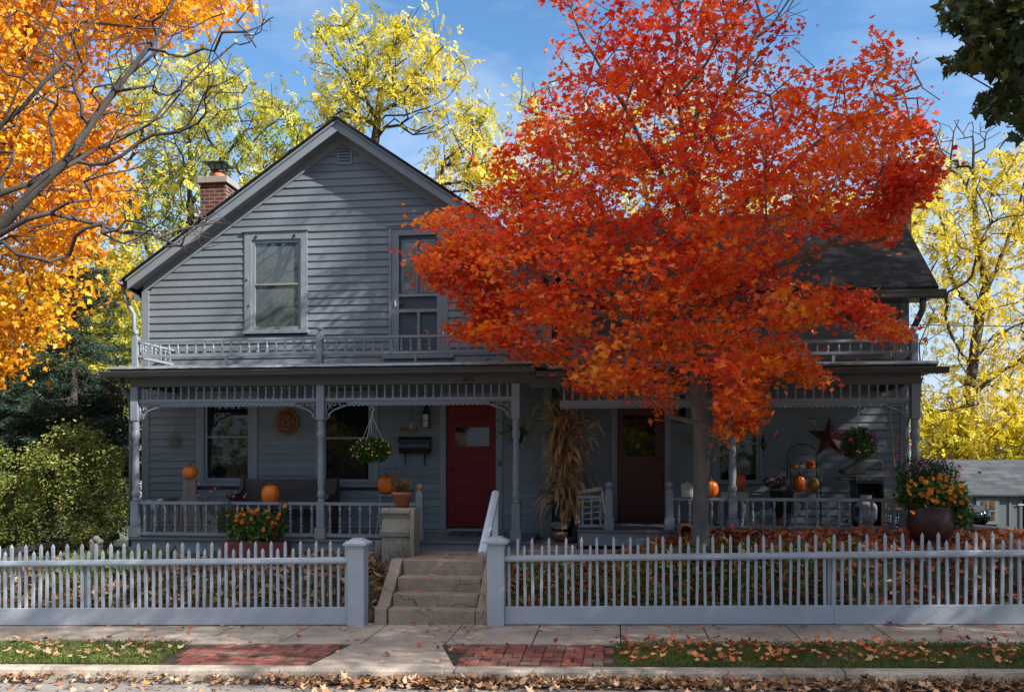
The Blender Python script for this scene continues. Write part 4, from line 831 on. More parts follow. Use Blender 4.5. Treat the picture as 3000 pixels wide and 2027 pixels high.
# door mat, lantern, mailbox, wooden sign, wind chime
def fm(z): return .88
x0, x1 = X_(1318, 13.3), X_(1412, 13.3); m = MB().box(x0, x1, 13.1, 13.48, .872, .895); tag(m.build('doormat', M['black'], bevel=.01), 'black rubber doormat in front of the red door beside the mailbox', 'doormat')
def lantern(u, v, Y, label, lit=True):
    x, z = at(u, v, Y-.12); y = Y-.12; t = thing('wall_lantern', label, 'lantern', (x, y, z), 'porch wall lanterns')
    MB().lathe([(.075, .12), (.06, .145), (.045, .17), (.03, .24), (.02, .27)], x, y, z, 8, False).bar((x, y, z+.25), (x, Y, z+.29), .02).box(x-.05, x+.05, Y-.02, Y, z+.2, z+.36).build('hood', M['black'], t)
    m = MB(); 
    for a in range(4): c, s_ = math.cos(a*math.pi/2+.78), math.sin(a*math.pi/2+.78); m.bar((x+.07*c, y+.07*s_, z-.085), (x+.07*c, y+.07*s_, z+.12), .014)
    m.box(x-.052, x+.052, y-.056, y-.05, z+.01, z+.022); m.lathe([(.075, -.1), (.075, -.085)], x, y, z, 8, False).build('cage', M['black'], t)
    MB().box(x-.044, x+.044, y-.044, y+.044, z-.084, z+.118).build('glass', M['milk'] if lit else M['glass'], t)
M['milk'] = paint('frosted_glass', (.42, .40, .34), .3, .1, 5, 0)
lantern(1248, 1235, YW, 'black wall lantern with frosted glass beside the lit red door')
lantern(1998, 1222, YR, 'dark wall lantern almost hidden in shade left of the maple trunk', False)
Ym = YW-.02; x0, x1 = X_(1171, YW-.1), X_(1261, YW-.1); z0, z1 = Z_(1216, 1328, YW-.1), Z_(1216, 1288, YW-.1); t = thing('mailbox', 'black wall mailbox with two curled paper hooks', 'mailbox', ((x0+x1)/2, Ym, z0))
MB().prismx([(Ym, z0+.02), (Ym-.12, z0), (Ym-.17, z0+.09), (Ym-.15, z1-.01), (Ym-.0, z1-.0)], x0, x1).build('body', M['black'], t, .006)
MB().prismx([(Ym-.0, z1+.055), (Ym-.10, z1+.04), (Ym-.175, z1-.0), (Ym-.19, z1-.05), (Ym-.18, z1-.05), (Ym-.165, z1-.005), (Ym-.1, z1+.015), (Ym, z1+.02)], x0-.01, x1+.01).build('lid', M['black'], t, .003)
for a in (.16, .80): xx = x0+(x1-x0)*a; MB().tube([(xx, Ym-.03, z0+.01), (xx, Ym-.03, z0-.15), (xx, Ym-.03, z0-.19)], [.016, .010, .006], 6).tube([(xx, Ym-.03, z0-.18), (xx, Ym-.07, z0-.19), (xx, Ym-.1, z0-.15)], .007, 5).build('paper_hook', M['black'], t)
x0, x1 = X_(1174, YW), X_(1222, YW); z0, z1 = Z_(1198, 1268, YW), Z_(1198, 1247, YW); t = tag(MB().box(x0, x1, YW-.05, YW-.03, z0, z1).build('wooden_sign', paint('sign_board', (.17, .11, .06), .8, .3, 8)), 'small brown wooden sign painted Welcome above the mailbox', 'sign')
text('Welcome', .06, ((x0+x1)/2, YW-.053, (z0+z1)/2-.02), M['black'], t, 'lettering', .002)
def chime(u, v0, v1, Y, label, col):
    x, z = at(u, v1, Y); zt = Z_(u, v0, Y); t = thing('wind_chime', label, 'wind chime', (x, Y, z), 'wind chimes under the porch roof'); mt = M[col]
    MB().tube([(x, Y, zt+.2), (x, Y, zt)], .003, 4).lathe([(.035, 0), (.035, .012)], x, Y, zt-.01, 10).tube([(x, Y, zt), (x, Y, z+.03)], .002, 3).build('cord', M['black'], t)
    for k in range(4): a = k*1.57; MB().tube([(x+.02*math.cos(a), Y+.02*math.sin(a), zt-.02), (x+.02*math.cos(a), Y+.02*math.sin(a), z+.06+.02*k)], .0065, 6).build('pipe', mt, t)
    MB().box(x-.02, x+.02, Y-.003, Y+.003, z, z+.04).build('clapper', M['stem'], t)
chime(1205, 1228, 1278, 12.9, 'silver wind chime hanging in front of the small wooden sign', 'tin'); chime(2383, 1225, 1258, 12.9, 'wind chime with wooden clapper hanging in the right porch near the red star', 'cream')
tag(MB().box(X_(1459, YW), X_(1470, YW), YW-.05, YW-.036, Z_(1464, 1365, YW), Z_(1464, 1347, YW)).build('doorbell', M['stem'], bevel=.003), 'small brown doorbell plate on the casing right of the lit red door', 'doorbell')
# hanging baskets
def basket(u, v, vh, Y, wpx, hpx, label, leafm, flm, nfl, fr, seed, hookmat='white', leaf=.045, n=2400, dark=False):
    x, z = at(u, v, Y); zh = Z_(u, vh, Y); rx = wpx/2/F*12.3; rz = hpx/2/F*12.3; t = thing('hanging_basket', label, 'hanging basket', (x, Y, z), 'hanging flower baskets')
    MB().tube([(x-.035, Y, zh+.05), (x-.03, Y, zh+.085), (x+.0, Y, zh+.10), (x+.03, Y, zh+.08), (x+.028, Y, zh+.05), (x+.005, Y, zh+.02), (x-.002, Y, zh-.03)], .008, 6).lathe([(.012, -.06), (.008, -.02)], x, Y, zh, 8).build('hook', M[hookmat], t)
    m = MB(); [m.tube([(x, Y, zh-.04), (x+rx*.62*math.cos(a), Y+rx*.5*math.sin(a), z+rz*.5)], .0035, 4) for a in (.3, 1.9, 3.0, 4.4)]; m.tube([(x, Y, zh+.10), (x, Y, 3.1)], .003, 4); m.build('wire', M[hookmat], t)
    MB().lathe([(.05, -rz*.4), (rx*.45, .0), (rx*.48, rz*.2), (rx*.4, rz*.2)], x, Y, z, 14).build('pot', M['stem'], t)
    pl = leafclump((x, Y, z), (rx, rx*.85, rz), n, 1, seed=seed); leaves('foliage', pl, leaf, LM[leafm], t, LEAF_O, LEAF_OF, seed, .25)
    r = random.Random(seed); ps = []
    for _ in range(nfl):
        a = r.uniform(-2.9, .3); b = r.uniform(-.6, 1.2); ps.append((x+rx*1.03*math.cos(a)*math.cos(b), Y+rx*.9*math.sin(a)*abs(math.cos(b))-.02, z+rz*1.02*math.sin(b)))
    return t, ps
t, ps = basket(1090, 1318, 1210, 12.55, 122, 78, 'hanging basket of small yellow and purple flowers left of the mailbox', 'green', 'yellowf', 40, .02, 21)
daisy('yellow_flowers', ps[:32]+ps[:8], .016, LM['yellowf'], t, 1, False); daisy('purple_flowers', [(p[0]-.05, p[1], p[2]-.06) for p in ps[32:]], .02, LM['purplef'], t, 2, False)
t, ps = basket(2514, 1300, 1205, 12.6, 100, 100, 'hanging basket of magenta petunias in front of the red star', 'green', 'pinkf', 16, .03, 23)
daisy('magenta_flowers', ps, .023, LM['pinkf'], t, 1, False)
xh, zh = at(1518, 1280, 12.75); t = thing('hanging_basket', 'black hanging pot with trailing green leaves beside the corner post', 'hanging basket', (xh, 12.75, zh), 'hanging flower baskets')
MB().lathe([(.06, -.09), (.09, .08), (.10, .085), (.09, .09)], xh, 12.75, zh, 14).build('pot', M['black'], t); MB().tube([(xh, 12.75, zh+.09), (xh, 12.75, 3.1)], .003, 4).build('wire', M['black'], t)
tp = [(xh+random.gauss(-.05, .22), 12.75+random.gauss(0, .1), zh+random.gauss(.03, .11)) for _ in range(40)]; stems([(xh, 12.75, zh+.1)]*40, tp, .003, 'vines', M['stem'], t, .08, 14)
leaves('foliage', np.array([np.array((xh, 12.75, zh+.1))*(1-k)+np.array(p)*k+np.random.normal(size=3)*.02 for p in tp for k in np.random.rand(9)]), .05, LM['green'], t, LEAF_O, LEAF_OF, 15, .2)
# ---------------------------------------------------------------- corn shock in the corner
M['pods'] = paint('orange_pods', (.62, .07, .01), .5)
LM['husk'] = leafmat('dry_corn_leaves', [(0, (.22, .115, .05)), (.5, (.45, .27, .125)), (1, (.68, .48, .27))], .25, .7, 6, .2)
xp, yp_ = X_(1652, 13.22), 13.22; t = thing('corn_shock', 'bundle of dry corn stalks and orange lantern pods standing in a black urn', 'corn stalks', (xp, yp_, .786))
MB().lathe([(.08, 0), (.12, .02), (.13, .2), (.155, .28), (.15, .30), (.16, .33), (.155, .35), (.14, .38), (.13, .50), (.15, .58), (.16, .60), (.12, .60)], xp, yp_, .80, 24).build('urn', M['black'], t)
def ribbon(m, p0, d, L_, w, rd, droop=1.6, seg=9):
    p = Vector(p0); d = Vector(d).normalized(); sv = d.cross(Vector((rd.uniform(-1, 1), rd.uniform(-1, 1), .3))).normalized(); vs = []
    for k in range(seg+1):
        f_ = k/seg; ww = w*math.sin(math.pi*min(1, .15+f_*.85))*.5+.002; vs += [p-sv*ww, p+sv*ww]; d = (d+Vector((0, 0, -droop/seg*(f_+.3)))+Vector((rd.gauss(0, .08), rd.gauss(0, .08), 0))).normalized(); p = p+d*L_/seg
        sv = (sv+Vector((rd.gauss(0, .1), rd.gauss(0, .1), rd.gauss(0, .1)))).normalized()
    m.add(vs, [(2*k, 2*k+1, 2*k+3, 2*k+2) for k in range(seg)], True)
rd = random.Random(3); st_m = MB(); lv = MB(); gr = MB(); tops_ = []
for k in range(11):
    a = rd.uniform(0, 6.28); r0 = .05; top = Vector((xp+rd.gauss(.03, .12), yp_+rd.uniform(-.12, .1), rd.uniform(2.45, 3.08))); b = Vector((xp+r0*math.cos(a), yp_+r0*math.sin(a), 1.3)); st_m.tube([b, (b+top)/2+Vector((rd.gauss(0, .02), 0, 0)), top], [.013, .011, .006], 6); tops_.append(top)
    for j in range(15):
        f_ = rd.uniform(-.05, 1); p = b.lerp(top, f_); ribbon(lv, p, (rd.uniform(-.5, .5), rd.uniform(-.8, .2), rd.uniform(.3, 1.1)), rd.uniform(.4, .85), rd.uniform(.05, .085), rd, rd.uniform(3, 5.5))
for k in range(190):
    p = (xp+rd.gauss(.05, .06), yp_+rd.uniform(-.14, .02), rd.uniform(1.6, 2.2)); ribbon(gr, p, (rd.uniform(-1, 1), rd.uniform(-1, .1), rd.uniform(-.6, .9)), rd.uniform(.2, .5), rd.uniform(.006, .012), rd, 2.4, 6)
for k in range(3):      # feathery grass plumes
    p = Vector((X_(1712+k*14, 13.0), 13.0, Z_(1700, 1330-k*45, 13.0)))
    gr.tube([(xp+.08, yp_-.05, 1.6), (p.x-.1, 13.02, p.z-.1), tuple(p)], .003, 4)
    for j in range(26): ribbon(gr, p+Vector((-.004*j, 0, -.003*j)), (rd.uniform(.4, 1.2), rd.uniform(-.2, .2), rd.uniform(.2, .8)), rd.uniform(.08, .16), .007, rd, .8, 3)
for tp in tops_[:6]:
    for j in range(9): ribbon(gr, tp, (rd.uniform(-.6, .6), rd.uniform(-.6, .6), 1.2), rd.uniform(.1, .22), .008, rd, .8, 3)
st_m.build('stalks', paint('dry_stalk', (.22, .13, .06), .8, .3, 8), t); lv.build('corn_leaves', LM['husk'], t); gr.build('dry_grass', LM['husk'], t)
for u, v in ((1652, 1238), (1666, 1246), (1660, 1271), (1689, 1279), (1660, 1316), (1669, 1359), (1701, 1352), (1675, 1404), (1689, 1402), (1703, 1312)):
    x, z = at(u, v, 13.02); MB().ball((x, 13.02, z), .026, .026, .034, 8, 6, .15, 5).build('lantern_pod', M['pods'], t)
# cat on its stones
def rock(u, v, w, h, Y, mat, label, zf=.788, d=None, seed=0, grp='round stones below the corn shock'):
    x = X_(u, Y); rd = random.Random(seed); m = MB().ball((x, Y, zf+h/2), w/2, (d or w)*.42, h/2, 16, 10); ph = [rd.uniform(0, 6) for _ in range(6)]
    m.v = [(a+.012*math.sin(9*c+ph[0])+.01*math.sin(14*b+ph[1]), b+.012*math.sin(11*a+ph[2]), c+.010*math.sin(12*a+ph[3])+.006*math.sin(17*b+ph[4])) for a, b, c in m.v]
    return tag(m.build('stone', M[mat]), label, 'stone', grp)
rock(1640, 0, .27, .20, 13.02, 'rockpink', 'pinkish stone under the sleeping stone cat', seed=1, zf=.786); rock(1672, 0, .21, .12, 12.86, 'rockdark', 'dark stone at the front left of the pile below the cat', seed=2, zf=.780); rock(1700, 0, .22, .11, 12.88, 'rockdark', 'dark stone in the middle of the row below the black urn', seed=3, zf=.780)
rock(1722, 0, .14, .12, 13.0, 'rockdark', 'small grey stone wedged behind the others right of the urn', seed=4, zf=.785); rock(1736, 0, .21, .21, 12.93, 'rock', 'upright brown stone at the right end of the row below the urn', seed=5, zf=.782)
xc, yc, zc_ = X_(1643, 13.0), 13.0, .80+.185; t = thing('cat_statue', 'grey stone cat lying curled on a pinkish rock', 'statue', (xc, yc, zc_))
m = MB(); m.ball((xc-.05, yc, zc_+.055), .115, .075, .06, 16, 10).ball((xc-.11, yc-.02, zc_+.05), .06, .055, .055, 12, 8).ball((xc+.05, yc-.01, zc_+.05), .08, .06, .05, 12, 8).tube([(xc+.06, yc-.01, zc_+.06), (xc+.10, yc-.015, zc_+.11), (xc+.105, yc-.02, zc_+.13)], [.05, .038, .035], 10)
m.tube([(xc+.1, yc-.05, zc_+.018), (xc+.0, yc-.085, zc_+.016), (xc-.1, yc-.085, zc_+.016)], [.018, .02, .014], 8).ball((xc+.112, yc-.025, zc_+.145), .042, .036, .034, 12, 8).ball((xc+.122, yc-.055, zc_+.135), .018, .014, .012, 8, 6)
for s_ in (-1, 1): m.lathe([(.014, 0), (.009, .018), (.001, .034)], xc+.112+s_*.024, yc-.02, zc_+.168, 5, False)
m.build('body', concrete('cat_stone', (.20, .175, .145), grit=60, stain=.25), t)
# rocking chair and white basket behind the short rail
YC = 13.0; x0, x1 = X_(1692, YC), X_(1772, YC); t = thing('rocking_chair', 'old white spindle chair tipped on its side behind the corn shock', 'chair', ((x0+x1)/2, YC, 1.05))
zt = Z_(1730, 1432, YC); rot = Matrix.Rotation(-.1, 3, 'Y')
for k in range(4): MB().bar((x0-.02, YC, 1.12+k*.09), (x1, YC, 1.17+k*.09), .018).build('slat', M['cream'], t)
MB().bar((x1-.05, YC, zt), (x1+.03, YC, 1.06), .03).build('back_post', M['cream'], t); MB().bar((x0, YC, zt-.06), (x0-.02, YC, 1.06), .03).build('back_post', M['cream'], t)
MB().bar((x0-.02, YC, zt-.06), (x1-.04, YC, zt+.01), .05, .06).build('top_rail', M['cream'], t, .008)
MB().box(x0+.02, x1-.02, YC+.03, YC+.32, 1.30, 1.33).build('seat', M['cream'], t)
# clay chimney block by the tree
YK = 12.18; x, z = at(2008, 1588, YK); t = thing('clay_block', 'tan clay block with a round hole standing left of the maple trunk', 'block', (x, YK, z)); zb = ground(x, YK)
n = 16; w_, h_ = .105, .10; cz = zb+h_; ou = []; 
for k in range(n): a = 2*math.pi*(k+.5)/n; s_ = 1/max(abs(math.cos(a)), abs(math.sin(a))); ou.append((x+w_*s_*math.cos(a), cz+h_*s_*math.sin(a)))
inn = [(x+.075*math.cos(2*math.pi*(k+.5)/n), cz+.075*math.sin(2*math.pi*(k+.5)/n)) for k in range(n)]
m = MB()
for yy, fl in ((YK-.09, 1), (YK+.09, -1)): m.add([(a, yy, b) for a, b in ou+inn], [tuple([i, (i+1) % n, n+(i+1) % n, n+i][::fl]) for i in range(n)])
for ring in (ou, inn): m.add([(a, yy, b) for yy in (YK-.09, YK+.09) for a, b in ring], [(i, (i+1) % n, n+(i+1) % n, n+i) for i in range(n)])
m.box(x-.07, x+.07, YK+.086, YK+.0895, cz-.07, cz+.07); m.build('block', paint('tan_clay', (.27, .15, .08), .85, .2, 6, .2), t)
# ---------------------------------------------------------------- right porch things
fr_ = 1.05
t = thing('crock', 'grey ribbed stoneware crock with a knobbed lid and painted lettering on the right porch rail', 'crock', (X_(2010, YP), YP, 1.50)); xk = X_(2013, YP); rk = .088
MB().lathe([(rk*.95, 0), (rk, .02), (rk*.97, .05), (rk, .055), (rk*.97, .06), (rk*.97, .12), (rk, .125), (rk*.97, .13), (rk, .17), (rk*.95, .18)], xk, YP, 1.502, 24).build('jar', M['cream'], t)
MB().lathe([(rk*1.03, 0), (rk*.9, .015), (.02, .025), (.02, .04), (.01, .045)], xk, YP, 1.683, 24).build('lid', M['cream'], t); text('elcho', .045, (xk-.01, YP-rk-.003, 1.57), M['white'], t, 'lettering', .001)
pumpkin(2084, 1459, 1409, 42, YP+.02, 'orange pumpkin on the right porch rail just right of the tree trunk', ribs=12, zfloor=1.502)
pumpkin(2165, 1436, 1385, 42, 13.25, 'tall orange pumpkin on the white table behind the right porch post', 'pumpkind', ribs=12, zfloor=Z_(2165, 1436, 13.25))
YT = 13.3; x0, x1 = X_(2105, YT), X_(2192, YT); zt = Z_(2165, 1440, YT); t = thing('side_table', 'small worn white painted table behind the right porch post', 'table', ((x0+x1)/2, YT, fr_))
MB().box(x0, x1, YT-.17, YT+.2, zt-.02, zt).build('tabletop', M['cream'], t, .004); MB().box(x0+.02, x1-.02, YT-.15, YT+.18, zt-.13, zt-.022).build('apron', M['cream'], t)
for a in (x0+.03, x1-.03):
    for b in (YT-.14, YT+.16): MB().box(a-.018, a+.018, b-.018, b+.018, fr_, zt-.13).build('leg', M['cream'], t)
# kettle-like dark basket behind the crock
t = thing('wicker_basket', 'tall brown wicker laundry basket on the right porch', 'basket', (X_(2293, 13.0), 13.0, fr_)); xb4, yb4 = X_(2290, 13.0), 13.0; zt = Z_(2293, 1440, 13.0)
M['wicker'] = brickmat('wicker', (.13, .085, .06), (.20, .14, .10), (.025, .018, .014), .028, .016, .006, .7, sumxy=True, bump=1.0, var=.2)
MB().lathe([(.10, 0), (.13, .2), (.165, zt-fr_-.02), (.18, zt-fr_), (.165, zt-fr_+.012), (.15, zt-fr_-.01), (.13, .3)], xb4, yb4, fr_, 24).build('weave', M['wicker'], t)
m = MB(); m.ball((X_(2272, 13.0), 13.0, Z_(2272, 1412, 13.0)), .19, .12, .10, 22, 12); m.v = [(a, b+.01*math.sin(30*a), c+.012*math.sin(22*a+9*b)) for a, b, c in m.v]
fm_, ft, fb = newmat('floral_cloth'); ft.links.new(ramp(ft, noise(ft, 16, 3), [(.42, (.02, .012, .018)), (.52, (.08, .025, .035)), (.60, (.25, .23, .22))]), fb.inputs['Base Color']); fb.inputs['Roughness'].default_value = .9
tag(m.build('floral_cushion', fm_), 'dark floral cushion lying on the wicker basket', 'cushion')
# baker's rack
YQ = 13.55; x0, x1 = X_(2312, YQ), X_(2399, YQ); xm = (x0+x1)/2; t = thing('plant_rack', 'black wire rack with arched top and gourds on its shelves on the right porch', 'rack', (xm, YQ, fr_))
zs1, zs2, zs3 = Z_(2355, 1374, YQ), Z_(2355, 1442, YQ), Z_(2355, 1510, YQ); za = Z_(2355, 1300, YQ)
arc = [(xm+(x1-x0)/2*math.cos(math.pi*k/14), YQ+.12, zs1+.22+(za-zs1-.22)*math.sin(math.pi*k/14)) for k in range(15)]; MB().tube([(x1, YQ+.12, fr_)]+arc+[(x0, YQ+.12, fr_)], .009, 6).tube([(x1, YQ-.12, fr_), (x1, YQ-.12, zs1+.1)], .009, 6).tube([(x0, YQ-.12, fr_), (x0, YQ-.12, zs1+.1)], .009, 6).build('frame', M['black'], t)
for z in (zs1, zs2, zs3): MB().box(x0, x1, YQ-.13, YQ+.13, z-.012, z).build('shelf', M['oldwood'], t)
m = MB(); [m.tube([(xm+.16*math.cos(a)*s_, YQ+.12, zs1+.2+.05*k+.04*math.sin(a)) for a in [j*.5 for j in range(8)]], .004, 4) for k in range(3) for s_ in (-1, 1)]; m.build('scrollwork', M['black'], t)
pumpkin(2342, 1440, 1388, 38, YQ-.02, 'deep orange pumpkin on the middle shelf of the rack', 'pumpkind', ribs=12, zfloor=zs2+.002)
g = pumpkin(2384, 1440, 1394, 31, YQ-.02, 'warty yellow gourd on the middle shelf of the rack', 'gourd', ribs=6, zfloor=zs2+.002, stem=False); g['category'] = 'gourd'; g.name = 'gourd'
for u, w, v, mt, lb in ((2326, 24, 1358, 'gourd', 'flat tan squash at the left of the top shelf of the rack'), (2348, 20, 1360, 'cream', 'striped pale green gourd in the middle of the top shelf of the rack'), (2379, 18, 1362, 'pumpkin', 'tiny orange pumpkin at the front right of the top shelf of the rack'), (2376, 28, 1347, 'pumpkind', 'dark turban squash at the back right of the top shelf of the rack')):
    g = pumpkin(u, 1373, v, w, YQ-.05+(.12 if 'back' in lb else 0), lb, mt, ribs=8, zfloor=zs1+.002, stem=('tiny' in lb or 'striped' in lb)); g.name = 'gourd'; g['category'] = 'gourd'; g['group'] = 'gourds on the top shelf'
for u, lb in ((2338, 'pale ceramic figure at the left of the bottom shelf of the rack'), (2368, 'lumpy pale shell in the middle of the bottom shelf of the rack'), (2392, 'pale shell at the right end of the bottom shelf of the rack')):
    x = X_(u, YQ); m = MB().ball((x, YQ, zs3+.05), .045, .04, .05, 9, 7); m.v = [(a, b, c+.01*math.sin(60*a+40*b)) for a, b, c in m.v]
    if u == 2338: m.tube([(x, YQ, zs3+.08), (x+.02, YQ, zs3+.16), (x-.01, YQ, zs3+.2)], [.035, .025, .015], 8)
    tag(m.build('ornament', M['white']), lb, 'ornament')
# barn star
YSt = YR-.07; xs_, z_s = at(2433, 1282, YSt); rs = 66/F*YSt*.93; m = MB(); o = []
for k in range(10): a = math.pi/2+k*math.pi/5; r_ = rs if k % 2 == 0 else rs*.40; o.append((xs_+r_*math.cos(a), YSt+.05, z_s+r_*math.sin(a)))
m.add(o+[(xs_, YSt-.03, z_s)], [(k, (k+1) % 10, 10) for k in range(10)]); tag(m.build('barn_star', paint('red_star_paint', (.07, .007, .006), .6, .2, 4)), 'large dark red metal star hung on the right porch wall', 'star')
# cat silhouette, round plaque
x, z = at(2235, 1300, YR-.03); m = MB(); m.tube([(x, YR-.03, z+.10), (x, YR-.03, z), (x+.01, YR-.03, z-.10)], [.022, .034, .02], 8).ball((x+.005, YR-.03, z+.13), .026, .02, .024, 8, 6).tube([(x+.01, YR-.03, z-.10), (x-.01, YR-.03, z-.17), (x+.005, YR-.03, z-.20), (x+.02, YR-.03, z-.18)], .008, 6).tube([(x+.01, YR-.03, z+.0), (x+.06, YR-.03, z-.01)], .010, 6)
tag(m.build('cat_hook', M['black']), 'black climbing cat ornament on the wall right of the right porch window', 'wall ornament')
x, z = at(2011, 1289, YR-.03); t = thing('round_plaque', 'round dark plaque with a pale rim beside the maple trunk', 'wall plaque', (x, YR-.03, z)); n = 24
def disc(r, y, mat, nm): m = MB(); vs = [(x+r*math.cos(2*math.pi*k/n), y, z+r*math.sin(2*math.pi*k/n)) for k in range(n)]; m.add(vs+[(a, y+.02, c) for a, b, c in vs], [tuple(range(n))]+[(k, k+n, (k+1) % n+n, (k+1) % n) for k in range(n)]); m.build(nm, mat, t)
disc(.095, YR-.04, paint('plaque_rim', (.20, .13, .12), .6), 'rim'); disc(.082, YR-.043, paint('plaque_face', (.09, .08, .075), .6, .3, 20), 'face')
# grill with tank
YGr = 13.15; x0, x1 = X_(2497, YGr), X_(2581, YGr); zt = Z_(2540, 1396, YGr); t = thing('gas_grill', 'grey gas barbecue with its lid raised on the right porch', 'grill', ((x0+x1)/2, YGr, fr_)); gm = paint('grill_metal', (.085, .08, .075), .45, .15, 4, .05, metal=.3)
MB().box(x0, x1, YGr-.18, YGr+.22, zt-.10, zt).build('firebox', gm, t, .015)
MB().box(x0-.01, x1+.01, YGr-.21, YGr-.185, zt-.06, zt+.01).build('control_panel', gm, t, .006)
m = MB(); [m.lathe([(.012, 0), (.012, .012)], x0+.08+k*.08, YGr-.22, zt-.03, 8) for k in range(3)]; m.build('knob', M['black'], t)
lx = [at(u, v, YGr) for u, v in ((2462, 1378), (2470, 1390), (2530, 1390), (2536, 1378), (2578, 1375), (2580, 1352), (2572, 1346), (2520, 1347), (2495, 1362))]
MB().prism(lx[::-1], YGr-.16, YGr+.18).build('lid', gm, t, .02)
MB().box(X_(2457, YGr), x0-.01, YGr-.14, YGr+.16, zt-.05, zt-.02).build('side_shelf', gm, t, .01)
M['tank'] = paint('tank_paint', (.30, .31, .33), .45, .1, 6)
cm = MB(); cm.box(x0+.01, x0+.04, YGr-.15, YGr+.15, fr_+.04, zt-.1).box(x1-.04, x1-.01, YGr-.15, YGr+.15, fr_+.04, zt-.1).box(x0+.01, x1-.01, YGr-.15, YGr+.15, fr_+.02, fr_+.045).box(x0+.04, x1-.04, YGr+.13, YGr+.15, fr_+.045, zt-.1); cm.build('cart', M['black'], t)
for a in (x0-.0, x1+.0): MB().add([(a+dx, YGr-.12+.05*math.cos(k*.785), fr_+.05+.05*math.sin(k*.785)) for dx in (-.02, .02) for k in range(8)], [tuple(range(8)), tuple(range(15, 7, -1))]+[(k, (k+1) % 8, (k+1) % 8+8, k+8) for k in range(8)]).build('wheel', M['black'], t)
xt_, yt_ = X_(2537, 12.8), 12.82; zt0 = fr_+.02; t = thing('propane_tank', 'white propane tank with a printed label in front of the grill', 'gas tank', (xt_, yt_, zt0))
MB().lathe([(.10, 0), (.11, .0), (.11, .03), (.08, .04), (.14, .08), (.155, .13), (.155, .28), (.14, .33), (.09, .37), (.03, .38)], xt_, yt_, zt0, 28).build('tank', M['tank'], t)
cl = MB(); n = 20; a0 = math.pi*.15
pts = [(xt_+.08*math.cos(a0+i*(2*math.pi-.9)/n+2.2), yt_+.08*math.sin(a0+i*(2*math.pi-.9)/n+2.2)) for i in range(n+1)]
cl.add([(x, y, z) for z in (zt0+.36, zt0+.46) for x, y in pts], [(i, i+1, i+n+2, i+n+1) for i in range(n)], True); cl.build('collar', M['tank'], t)
MB().lathe([(.02, .38), (.02, .43), (.035, .43), (.035, .445)], xt_, yt_, zt0, 10).build('valve', M['tin'], t)
def decal(a0, a1, z0, z1, mat, nm, r=.1565): m = MB(); n = 10; m.add([(xt_+r*math.cos(a0+(a1-a0)*i/n), yt_+r*math.sin(a0+(a1-a0)*i/n), z) for z in (z0, z1) for i in range(n+1)], [(i, i+1, i+n+2, i+n+1) for i in range(n)], True); m.build(nm, mat, t)
decal(-2.1, -.5, zt0+.14, zt0+.28, paint('label_grey', (.35, .36, .42), .5, .1), 'label'); decal(-3.0, -2.25, zt0+.15, zt0+.29, paint('label_blue', (.02, .05, .22), .5), 'label'); decal(-1.25, -.6, zt0+.25, zt0+.265, paint('label_red', (.5, .03, .03), .5), 'label', .158)
# rusty lattice chair
YL = 12.95; x0, x1 = X_(2594, YL), X_(2650, YL); zt = Z_(2610, 1436, YL); t = thing('garden_chair', 'rusty white metal lattice chair at the right end of the porch', 'chair', ((x0+x1)/2, YL, fr_)); rm_ = paint('rusty_white', (.32, .27, .20), .7, .3, 12, .2, wear=.8, wearcol=(.14, .06, .03))
m = MB(); 
for k in range(-3, 7):
    a = x0+(x1-x0)*k/6; hgt = zt-1.33
    for s_ in (1, -1):
        p, q = (a, 1.33), (a+s_*hgt, zt)
        pp = [(max(x0, min(x1, p[0])), 1.33+(max(x0, min(x1, p[0]))-p[0])*s_), (max(x0, min(x1, q[0])), 1.33+(max(x0, min(x1, q[0]))-p[0])*s_)]
        if abs(pp[0][0]-pp[1][0]) > .02: m.bar((pp[0][0], YL, min(zt, pp[0][1])), (pp[1][0], YL, min(zt, pp[1][1])), .012)
m.build('lattice_back', rm_, t)
for x in (x0, x1): MB().bar((x, YL, fr_+.0), (x, YL, zt+.03), .018).build('back_post', rm_, t)
MB().bar((x0, YL-.002, zt), (x1, YL-.002, zt), .015).bar((x0, YL-.002, 1.33), (x1, YL-.002, 1.33), .015).build('back_rail', rm_, t); MB().box(x0, x1, YL+.02, YL+.38, 1.29, 1.31).build('seat', rm_, t)
# extension cord along the frieze
pts = [(xb+.1+(pXR-xb-.25)*k/24, YP+.045, 2.905+.012*abs(math.sin(k*1.3))) for k in range(25)]; MB().tube(pts+[(pXR-.35, YP+.3, 2.8), (X_(2617, 13.4), 13.4, 2.5), (X_(2622, 13.4), 13.4, 2.0), (X_(2630, 13.3), 13.3, 1.6)], .006, 5)
o = MB().tube(pts+[(X_(2608, 13.2), 13.2, 2.75), (X_(2614, 13.3), 13.3, 2.45), (X_(2620, 13.3), 13.3, 2.0), (X_(2634, 13.2), 13.2, 1.65)], .006, 5).build('extension_cord', paint('yellow_cord', (.5, .26, .02), .5)); tag(o, 'yellow extension cord lying along the right porch frieze and hanging down the wall', 'cord')
